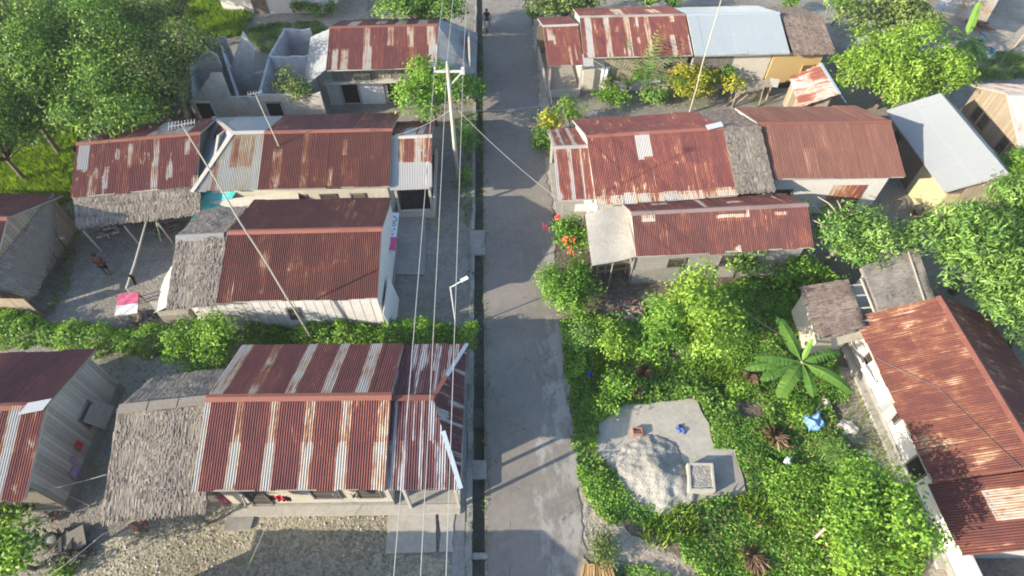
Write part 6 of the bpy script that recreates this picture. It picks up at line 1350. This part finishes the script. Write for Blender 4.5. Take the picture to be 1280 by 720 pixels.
for a in ((348, 619, 2.15, .5, .6, 'cloth_red', 'bright red garment hung at the front eave of the striped-roof house'), (338, 619, 2.12, .22, .5, 'cloth_black', 'black garment left of the red one at the front eave'), (358, 620, 2.12, .22, .5, 'hair', 'black garment right of the red one at the front eave'), (275, 621, 2.1, .4, .7, 'cloth_pink', 'faded pink garment at the dark corner beside the thatched kitchen'), (418, 617, 2.1, .2, .35, 'paint_grey', 'grey cloth hanging midway along the front eave'), (443, 617, 2.1, .35, .4, 'brown_wall', 'dark brown cloth hanging toward the right of the front eave')): garment(*a, 'washing at the striped-roof house')
garment(757, 84, 2.1, .55, 1.2, 'cloth_white', 'white dress hung at the corner porch across the road', None)
# ------------------------------------------------------------------ right side things
def sandheap():
    c = at(817, 592, 0); rs = np.random.RandomState(4); n = 60; V, Fq = [], []
    for i in range(n+1):
        for j in range(n+1):
            x, y = (i/n-.5)*4.2, (j/n-.5)*4.0; r = math.hypot(x/1.8*(1+.12*math.sin(3*math.atan2(y, x))), y/1.78); px_ = Vector((x, y, 0))
            h = .62*max(0, 1-r)**.95; V.append([c.x+x, c.y+y, h])
    V = np.array(V); k = V[:, 2] > .001
    b = bumps(V[:, 0], V[:, 1], 5, 4.0)*.07+bumps(V[:, 0], V[:, 1], 6, 9.0)*.10; V[:, 2] += np.where(k, b+.03*rs.rand(len(V)), 0)+.03
    V[:, 2] = np.where(k, np.maximum(V[:, 2], .035), -.2)
    m = MB(); m.add([Vector(v) for v in V], [(i*(n+1)+j, (i+1)*(n+1)+j, (i+1)*(n+1)+j+1, i*(n+1)+j+1) for i in range(n) for j in range(n)], .5)
    tag(m.build('sand_heap', M['sand'], None, (c.x, c.y, 0), smooth=True), 'grey heap of sandy gravel on the concrete lot slab', 'sand heap')
sandheap()
bx = [at(861, 580, .52), at(890, 580, .52), at(893, 612, .52), at(863, 612, .52)]; cb_ = sum(bx, Vector())/4; root = empty('mixing_box', (cb_.x, cb_.y, 0), 'open square concrete box filled with gravel at the right of the sand heap', 'box')
for i in range(4):
    a, b = bx[i], bx[(i+1) % 4]; m = MB(); e = (b-a).normalized()*(.05 if i % 2 else -.0475); m.bar(Vector((a.x, a.y, .26))+(e if i % 2 == 0 else -e*0), Vector((b.x, b.y, .26))-(e if i % 2 == 0 else e*0), .09, .52+.01*i, .7); m.build('side_wall', M['concrete_pale'], root)
m = MB(); V = []; n = 14
for i in range(n+1):
    for j in range(n+1):
        s, t = .05+.9*i/n, .05+.9*j/n; q = (bx[0]*(1-s)+bx[1]*s)*(1-t)+(bx[3]*(1-s)+bx[2]*s)*t; q.z = .45+.05*math.sin(s*3+t*4)*math.sin(t*5)+rnd.uniform(-.008, .008); V.append(q)
m.add(V, [(i*(n+1)+j, i*(n+1)+j+1, (i+1)*(n+1)+j+1, (i+1)*(n+1)+j) for i in range(n) for j in range(n)]); m.build('gravel_fill', M['sand'], root)
def rag(name, label, cat, pix, mt, h=.12, seed=1, z0=.06, group=None):
    rs = np.random.RandomState(seed); P = [at(*q, z0) for q in pix]; n = 12; V = []
    ph = rs.rand(6)*6
    for i in range(n+1):
        for j in range(n+1):
            s, t = i/n, j/n; q = (P[0]*(1-s)+P[1]*s)*(1-t)+(P[3]*(1-s)+P[2]*s)*t
            e = min(s, 1-s, t, 1-t); q.x += .06*math.sin(t*7+ph[0]); q.y += .06*math.sin(s*8+ph[1]); q.z += h*min(1, e*4)*(.55+.45*math.sin(s*9+ph[2]+3*t)*math.sin(t*8+ph[3])) + .02*rs.rand(); V.append(q)
    m = MB(); m.add(V, [(i*(n+1)+j, i*(n+1)+j+1, (i+1)*(n+1)+j+1, (i+1)*(n+1)+j) for i in range(n) for j in range(n)]); o = tagged(m, name, mt, label, cat, None, group); o.modifiers.new('t', 'SOLIDIFY').thickness = .015
rag('rag', 'dark blue rag lying on the concrete lot slab', 'cloth', [(845, 532), (853, 531), (856, 542), (848, 540)], 'cloth_navy', .12, 1, .08)
rag('tarpaulin', 'crumpled light blue tarpaulin lying on weeds by banana plant', 'tarpaulin', [(1002, 519), (1026, 514), (1031, 535), (1011, 540)], 'tarp_blue', .3, 2, .25)
rag('tarpaulin', 'creased pale brown sheet lying beside the light blue tarpaulin', 'sheet', [(1043, 527), (1066, 524), (1074, 541), (1052, 545)], 'paper', .14, 3, .1)
rag('sack', 'small whitish sack under the banana plant', 'sack', [(1020, 500), (1036, 498), (1036, 511), (1018, 512)], 'paper', .25, 4, .1)
rag('rag', 'white plastic bag in weeds right of the withered fern', 'bag', [(980, 572), (988, 571), (988, 581), (981, 581)], 'cloth_white', .16, 5, .35)
rag('rag', 'scrap of white plastic on the house-side path', 'bag', [(1078, 565), (1090, 562), (1091, 576), (1080, 578)], 'cloth_white', .12, 6, .04)
rag('rag', 'dark blue plastic bag in shaded weeds by road', 'bag', [(734, 465), (740, 464), (741, 471), (735, 472)], 'plastic_blue', .14, 7, .2); rag('rag', 'black rubbish patch in weeds below the mixing box', 'rubbish', [(842, 640), (858, 638), (860, 672), (846, 676)], 'cloth_black', .16, 8, .12)
rag('rag', 'light blue tarpaulin rag at the wall of the long low house', 'tarpaulin', [(870, 322), (886, 324), (886, 334), (870, 331)], 'tarp_blue', .2, 9, .9); rag('sack', 'white sacks piled at the wall of the long low house', 'sack', [(851, 326), (871, 325), (870, 338), (852, 339)], 'cloth_white', .25, 10, .8)
m = MB()
for a, b in (((846, 338), (852, 352)), ((868, 338), (858, 350)), ((850, 330), (880, 330))): m.bar(at(*a, .75), at(*b, .05 if a[1] > 335 else .75), .06)
m.prism([at(848, 322, .76), at(888, 322, .76), at(888, 338, .76), at(850, 340, .76)], (0, 0, -.04)); tagged(m, 'rack', 'wood', 'rough wooden rack carrying the sacks at the long low house', 'rack')
p = at(796, 541, .06); root = empty('brick_mould', p, 'small red and white open box at top of the sand heap', 'box')
for dx, dy, sx, sy in ((-.2, 0, .04, .34), (.2, 0, .04, .34), (0, -.15, .36, .04), (0, .15, .36, .04)): m = MB(); m.box(p+Vector((dx, dy, .12)).xyz, sx, sy, .2); m.build('side', M['brick'], root)
m = MB(); m.box(p+Vector((0, 0, .03)), .3, .2, .04); m.build('base', M['cloth_white'], root)
root = empty('lumber_stack', at(742, 716, 0), 'stack of fresh orange-brown lumber at bottom edge beside the road', 'lumber'); a, b, c, d_ = at(728, 708, .3), at(762, 699, .3), at(778, 745, .3), at(718, 750, .3)
for k in range(11):
    for ly in range(2):
        m = MB(); s = (k+.5)/11; q0, q1 = a.lerp(b, s), d_.lerp(c, s); j = rnd.uniform(-.1, .14); u = (q1-q0).normalized(); z = Vector((0, 0, -.18+.12*ly+rnd.uniform(0, .03))); m.bar(q0-u*j+z, q1+z, .085, .09); m.build('plank', M['timber'], root)
# trestle frames under the awning
root = empty('trestle', at(768, 336, 0), 'broken pale wooden trestle bench at the front of the sagging awning', 'bench'); A_, B_ = at(748, 330, .8), at(788, 326, .8)
m = MB(); m.bar(A_, B_, .3, .05); m.bar(A_+Vector((0, -.35, -.25)), B_+Vector((0, -.3, -.22)), .07, .07); m.build('seat', M['wood_tan'], root)
for q in (A_, A_.lerp(B_, .25), B_.lerp(A_, .1), B_): m = MB(); m.bar(q+Vector((0, -.15, -.85)), q, .08); m.build('leg', M['wood_tan'], root)
for k, (px, py) in enumerate(((826, 342), (833, 340), (841, 343))): m = MB(); p = at(px, py, .1); m.box(p, .34, .22, .2, .3*k); tagged(m, 'concrete_block', 'concrete', ('leftmost loose concrete block before the long low house', 'middle loose concrete block before the long low house', 'rightmost loose concrete block before the long low house')[k], 'block', None, 'loose concrete blocks', bevel=.02)
junk('stone_heap', 'heap of grey stones and earth at the edge of dark yard', 'heap', 787, 392, 22, .75, ['concrete', 'wood', 'brick'], 8, .2)
p = at(1148, 268, .0); root = empty('wash_basin', p, 'red plastic wash basin on the ground before the yellow corner', 'basin'); m = MB(); m.lathe(p, [(.26, .0), (.36, .22), (.39, .23), (.37, .2), (.3, .06), (.05, .05)], 20, .5); m.build('bowl', M['plastic_red'], root, smooth=True); m = MB(); m.ring(p+Vector((0, 0, .225)), (0, 0, 1), .375, .018, 24, 6); m.build('rim', M['plastic_red'], root)
m = MB(); m.obox(at(1153, 262, .32), Vector((.42, .1, .05)), Vector((-.1, .35, .1)), Vector((0, -.02, .02))); tagged(m, 'board', 'wood', 'grey board leaning behind the red basin', 'board')
junk('firewood_pile', 'rusty scrap and firewood heap by the worn silver-grey roof', 'heap', 1222, 34, 22, 1.1, ['leafbin', 'brick'], 9, .5)
p = at(1224, 52, .0); m = MB(); m.lathe(p, [(.2, 0), (.26, .5), (.27, .52), (.22, .5)], 14); root = empty('bucket', p, 'blue plastic bucket standing in the upper right yard', 'bucket'); m.build('body', M['plastic_blue'], root, smooth=True); m = MB(); m.ring(p+Vector((0, 0, .55)), (1, .2, .3), .24, .012, 16, 5); m.build('handle', M['steel'], root)
rag('cloth', 'white and blue washing spread on the ground by the blue bucket', 'cloth', [(1220, 62), (1248, 63), (1246, 74), (1222, 72)], 'cloth_white', .18, 11, .05); rag('cloth', 'navy cloth beside the white washing in the upper right yard', 'cloth', [(1233, 58), (1242, 60), (1240, 67), (1232, 65)], 'cloth_navy', .18, 12, .18)
# lean-to rack of poles before the blue-grey house
root = empty('pole_shelter', at(945, 118, 0), 'ramshackle pole shelter with pale board roof before the blue-grey house', 'shelter'); P = [at(918, 108, 1.2), at(962, 98, 1.3), at(964, 108, 1.1), at(920, 119, 1.0)]
m = MB(); m.prism(P, (0, 0, -.04), .6); m.build('roof', M['wood_tan'], root); m = MB(); m.prism([at(962, 97, 1.31), at(975, 99, 1.3), at(972, 109, 1.1), at(964, 108, 1.1)], (0, 0, -.03)); m.build('side_sheet', M['concrete_pale'], root)
m = MB()
for q in P: m.bar(Vector((q.x, q.y, -.1)), q, .08)
m.bar(at(948, 133, .0), at(955, 108, 1.2), .07); m.bar(at(905, 133, .0), at(930, 115, 1.0), .09); m.bar(at(915, 134, .0), at(935, 118, .9), .07); m.each('post', M['wood_tan'], root)
# wire fence posts of the corner lot near the road end
m = MB(); m.tube([at(1032, 24, 0), at(1036, 6, 2.2)], .05, 6); tagged(m, 'pole', 'bamboo', 'short pale pole between the brown thatch and bright bush', 'pole')
m = MB(); m.tube([at(1042, 52, .3), at(1070, 18, 2.6)], .04, 6); tagged(m, 'pole', 'bamboo', 'thin slanting pole beside the small white shed', 'pole')
wire('thin wire sagging from the old hut over the shaded weeds', [at(930, 388, 1.6), at(975, 418, 1.7)], .010, .06, 'wire')
a, b = at(1033, 575, .05), at(1062, 556, .5); m = MB(); m.tube([a, b], .04, 6); tagged(m, 'bamboo_pole', 'bamboo', 'short pale pole sticking out of the grassy bush', 'pole')
a, b = at(1018, 673, .3), at(1032, 660, .7); m = MB(); m.tube([a, b], .06, 7); tagged(m, 'log', 'bark_pale', 'short pale log in weeds left of the young tree', 'log')
# ------------------------------------------------------------------ people and motorcycles
def body(name, root, verts, edges, radii, mat, base, sub=1):
    me = bpy.data.meshes.new(name); me.from_pydata([tuple(Vector(v)+base-ORIG[root.name]) for v in verts], edges, [])
    o = link(name, me, M[mat], root)
    sk = o.modifiers.new('skin', 'SKIN'); sd = o.modifiers.new('sub', 'SUBSURF'); sd.levels = sub; sd.render_levels = sub
    for i, r in enumerate(radii): me.skin_vertices[0].data[i].radius = (r, r) if not isinstance(r, tuple) else r
    me.skin_vertices[0].data[0].use_root = True
    return o
def ang(p, a): ca, sa = math.cos(a), math.sin(a); return Vector((p[0]*ca-p[1]*sa, p[0]*sa+p[1]*ca, p[2]))
def person(loc, rz, label, top, low, J, short=True):
    root = empty('person', loc, label, 'person'); base = Vector(loc)
    names = list(J); V = [ang(J[k], rz) for k in names]; ix = {k: i for i, k in enumerate(names)}
    rad = dict(pelvis=.12, waist=.11, chest=(.16, .12), neck=.05, jaw=.085, head=.10, crown=.07, nose=.02, shL=.06, elL=.042, wrL=.03, haL=.036, shR=.06, elR=.042, wrR=.03, haR=.036, hipL=.095, knL=.06, anL=.04, toL=.04, hipR=.095, knR=.06, anR=.04, toR=.04)
    E = [('pelvis', 'waist'), ('waist', 'chest'), ('chest', 'neck'), ('neck', 'jaw'), ('jaw', 'head'), ('head', 'crown'), ('jaw', 'nose')]
    for s in 'LR': E += [('chest', 'sh'+s), ('sh'+s, 'el'+s), ('el'+s, 'wr'+s), ('wr'+s, 'ha'+s), ('pelvis', 'hip'+s), ('hip'+s, 'kn'+s), ('kn'+s, 'an'+s), ('an'+s, 'to'+s)]
    vv, ee, rr = list(V), [(ix[a], ix[b]) for a, b in E], [rad[k] for k in names]
    for s in 'LR':
        h, w = V[ix['ha'+s]], V[ix['wr'+s]]; d = (h-w).normalized(); sd = d.cross(Vector((0, 0, 1))); sd = sd.normalized() if sd.length > .1 else Vector((1, 0, 0))
        for f_, L in ((-.028, .06), (-.01, .07), (.01, .068), (.028, .055)):
            vv.append(h+d*.03+sd*f_); ee.append((ix['ha'+s], len(vv)-1)); rr.append(.010); vv.append(h+d*(.03+L)+sd*f_*1.2-Vector((0, 0, .015))); ee.append((len(vv)-2, len(vv)-1)); rr.append(.008)
        vv.append(h+sd*.055+d*.02); ee.append((ix['ha'+s], len(vv)-1)); rr.append(.011)
    body('body', root, vv, ee, rr, 'skin', base)
    def part(nm, ks, es, rads, mt): k2 = {k: i for i, k in enumerate(ks)}; body(nm, root, [V[ix[k]] if isinstance(k, str) else k for k in ks], [(k2[a], k2[b]) for a, b in es], rads, mt, base)
    mid = lambda a, b, t: V[ix[a]].lerp(V[ix[b]], t)
    V += [mid('shL', 'elL', .75), mid('shR', 'elR', .75), mid('hipL', 'knL', .9), mid('hipR', 'knR', .9), mid('chest', 'neck', .35)]
    n0 = len(names)
    for i, k in enumerate(('slL', 'slR', 'leL', 'leR', 'col')): ix[k] = n0+i
    part('shirt', ['pelvis', 'waist', 'chest', 'col', 'shL', 'slL', 'shR', 'slR'], [('pelvis', 'waist'), ('waist', 'chest'), ('chest', 'col'), ('chest', 'shL'), ('shL', 'slL'), ('chest', 'shR'), ('shR', 'slR')], [.14, .135, (.185, .145), .07, .085, .065, .085, .065], top)
    part('shorts', ['pelvis', 'hipL', 'leL', 'hipR', 'leR'], [('pelvis', 'hipL'), ('hipL', 'leL'), ('pelvis', 'hipR'), ('hipR', 'leR')], [.135, .118, .09, .118, .09], low)
    hc = V[ix['head']]; m = MB(); m.lathe(base+hc+Vector((0, 0, .0)), [(.112, -.02), (.118, .03), (.108, .08), (.075, .125), (.02, .142)], 12); m.build('hair', M['hair'], root, smooth=True)
    return root
st = dict(pelvis=(0, 0, .82), waist=(0, 0, .98), chest=(0, .02, 1.2), neck=(0, .03, 1.36), jaw=(0, .05, 1.44), head=(0, .04, 1.53), crown=(0, .03, 1.6), nose=(0, .15, 1.49), shL=(-.17, .02, 1.28), elL=(-.26, .03, 1.04), wrL=(-.24, .14, .84), haL=(-.23, .17, .78), shR=(.17, .02, 1.28), elR=(.28, 0, 1.05), wrR=(.26, .1, .84), haR=(.25, .13, .78), hipL=(-.09, 0, .76), knL=(-.11, .06, .44), anL=(-.12, 0, .07), toL=(-.13, .14, .04), hipR=(.09, 0, .76), knR=(.12, -.02, .44), anR=(.13, -.12, .07), toR=(.14, .02, .04))
person(at(137, 343, 0), R(20), 'person in dark reddish top and dark shorts standing in the shaded yard', 'cloth_orange', 'cloth_black', st)
def motorcycle(loc, rz, label, paint):
    root = empty('motorcycle', loc, label, 'motorcycle'); base = Vector(loc); Q = lambda x, y, z: base+ang((x, y, z), rz)
    ax = ang((1, 0, 0), rz)
    for y in (-.62, .62):
        m = MB(); m.ring(Q(0, y, .29), ax, .235, .055, 24, 8); w = m.build('wheel', M['rubber'], root, smooth=True)
        m = MB(); m.ring(Q(0, y, .29), ax, .18, .018, 20, 6)
        for k in range(8): a = k*math.pi/4; m.bar(Q(0, y, .29), Q(0, y+.18*math.cos(a), .29+.18*math.sin(a)), .012)
        m.build('rim', M['steel'], w)
    m = MB(); m.tube([Q(0, .5, .85), Q(0, .3, .55), Q(0, -.1, .5), Q(0, -.55, .62)], [.05, .07, .09, .05], 8); m.tube([Q(0, -.05, .42), Q(0, -.62, .3)], .04, 6); m.build('frame', M['steel_dark'], root, smooth=True)
    m = MB(); m.lathe(Q(0, .05, .36), [(.1, -.12), (.13, 0), (.1, .14)], 10); m.build('engine', M['steel'], root)
    for s in (-1, 1):
        m = MB(); m.tube([Q(s*.05, .62, .29), Q(s*.06, .5, .72), Q(s*.05, .46, .88)], .02, 6); m.build('fork', M['steel'], root)
    m = MB(); m.tube([Q(-.34, .36, 1.0), Q(-.15, .44, .97), Q(.15, .44, .97), Q(.34, .36, 1.0)], .016, 6); m.build('handlebar', M['steel_dark'], root)
    m = MB(); m.obox(Q(0, .5, .72), ang((.16, 0, 0), rz), ang((0, .05, .05), rz), Vector((0, 0, .2))); m.build('front_fairing', M[paint], root, bevel=.04)
    m = MB(); m.obox(Q(0, .6, .54), ang((.06, 0, 0), rz), ang((0, .2, 0), rz), Vector((0, 0, .015))); m.obox(Q(0, -.62, .6), ang((.07, 0, 0), rz), ang((0, .24, .05), rz), Vector((0, 0, .05))); m.build('fender', M[paint], root, bevel=.01)
    m = MB(); m.obox(Q(0, -.28, .76), ang((.12, 0, 0), rz), ang((0, .36, .02), rz), Vector((0, 0, .05))); m.build('seat', M['rubber'], root, bevel=.03)
    m = MB(); m.lathe(Q(0, .56, .86), [(.09, 0), (.08, .03), (.03, .05)], 12, .9, ang((0, 1, 0), rz)); m.build('headlight', M['paint_white'], root, smooth=True)
    for s in (-1, 1):
        m = MB(); m.tube([Q(s*.26, .38, .99), Q(s*.3, .34, 1.16)], .008, 5); m.obox(Q(s*.31, .34, 1.19), ang((.06, 0, 0), rz), ang((0, .01, 0), rz), Vector((0, 0, .035))); m.build('mirror', M['steel_dark'], root)
    return root
mb = at(609, 37, 0); mb = Vector((mb.x, mb.y, .04))
motorcycle(mb, R(180), 'motorcycle with white front being ridden along the far left of the road', 'paint_white')
sit = dict(pelvis=(0, -.25, .86), waist=(0, -.22, 1.02), chest=(0, -.15, 1.24), neck=(0, -.1, 1.4), jaw=(0, -.06, 1.48), head=(0, -.07, 1.57), crown=(0, -.08, 1.64), nose=(0, .05, 1.53), shL=(-.18, -.13, 1.32), elL=(-.31, .08, 1.13), wrL=(-.32, .3, 1.04), haL=(-.32, .35, 1.02), shR=(.18, -.13, 1.32), elR=(.31, .08, 1.13), wrR=(.32, .3, 1.04), haR=(.32, .35, 1.02), hipL=(-.1, -.22, .84), knL=(-.2, .18, .72), anL=(-.19, .08, .34), toL=(-.2, .22, .31), hipR=(.1, -.22, .84), knR=(.2, .18, .72), anR=(.19, .08, .34), toR=(.2, .22, .31))
person(mb, R(180), 'person in dark clothes riding the motorcycle toward the viewer', 'cloth_black', 'steel_dark', sit)
motorcycle(at(1124, 306, 0), R(70), 'parked dark motorcycle with white front beside the gnarled tree', 'paint_grey')
rs_ = at(648, 130, .04); m = MB(); m.lathe(rs_+Vector((0, 0, 0)), [(.05, .0), (.12, .1), (.09, .2), (.03, .24)], 10)
garment(768, 108, 1.0, .5, .9, 'plastic_red', 'red cloth hanging by the white low wall at the corner porch', None)
# ------------------------------------------------------------------ daylight
SUN_EL, SHADOW_AZ = R(20.8), R(26.0)
d = Vector((math.cos(SHADOW_AZ)*math.cos(SUN_EL), math.sin(SHADOW_AZ)*math.cos(SUN_EL), -math.sin(SUN_EL)))
sl = bpy.data.lights.new('sun', 'SUN'); sl.energy = 4.4; sl.angle = R(.5); sl.color = (1.0, .88, .70)
so = bpy.data.objects.new('sun', sl); COL.objects.link(so); so.rotation_euler = d.to_track_quat('-Z', 'Y').to_euler(); so.location = (-30, -20, 30)
w = bpy.data.worlds.new('World'); scene.world = w; w.use_nodes = True; nt = w.node_tree
bg = nt.nodes['Background']; sky = nt.nodes.new('ShaderNodeTexSky'); sky.sky_type = 'NISHITA'; sky.sun_disc = False; sky.sun_elevation = SUN_EL; sky.sun_rotation = math.atan2(-d.x, -d.y)
nt.links.new(sky.outputs[0], bg.inputs[0]); bg.inputs[1].default_value = .15
scene.view_settings.view_transform = 'Standard'; scene.view_settings.look = 'None'; scene.view_settings.gamma = 1; scene.view_settings.use_curve_mapping = False
scene.view_settings.exposure = 1.6
scene.render.engine = 'CYCLES'; scene.cycles.filter_width = 1.9; scene.cycles.max_bounces = 6; scene.cycles.diffuse_bounces = 3; scene.cycles.transmission_bounces = 4; scene.cycles.use_denoising = True

# thin village haze: an even-density box round everything
def haze():
    g = NG('haze_air'); v = g.node('ShaderNodeVolumePrincipled'); v.inputs['Color'].default_value = (.86, .9, .95, 1); v.inputs['Density'].default_value = .00028; v.inputs['Anisotropy'].default_value = .1
    g.l.new(v.outputs[0], g.out.inputs['Volume']); m = MB(); m.box((0, 40, 12), 260, 220, 27, 0, .5); o = m.build('haze', g.m); tag(o, 'thin haze in the air over the village', 'haze', None, 'stuff'); o.display_type = 'WIRE'
haze()
scene.cycles.volume_bounces = 0; scene.cycles.volume_step_rate = 4
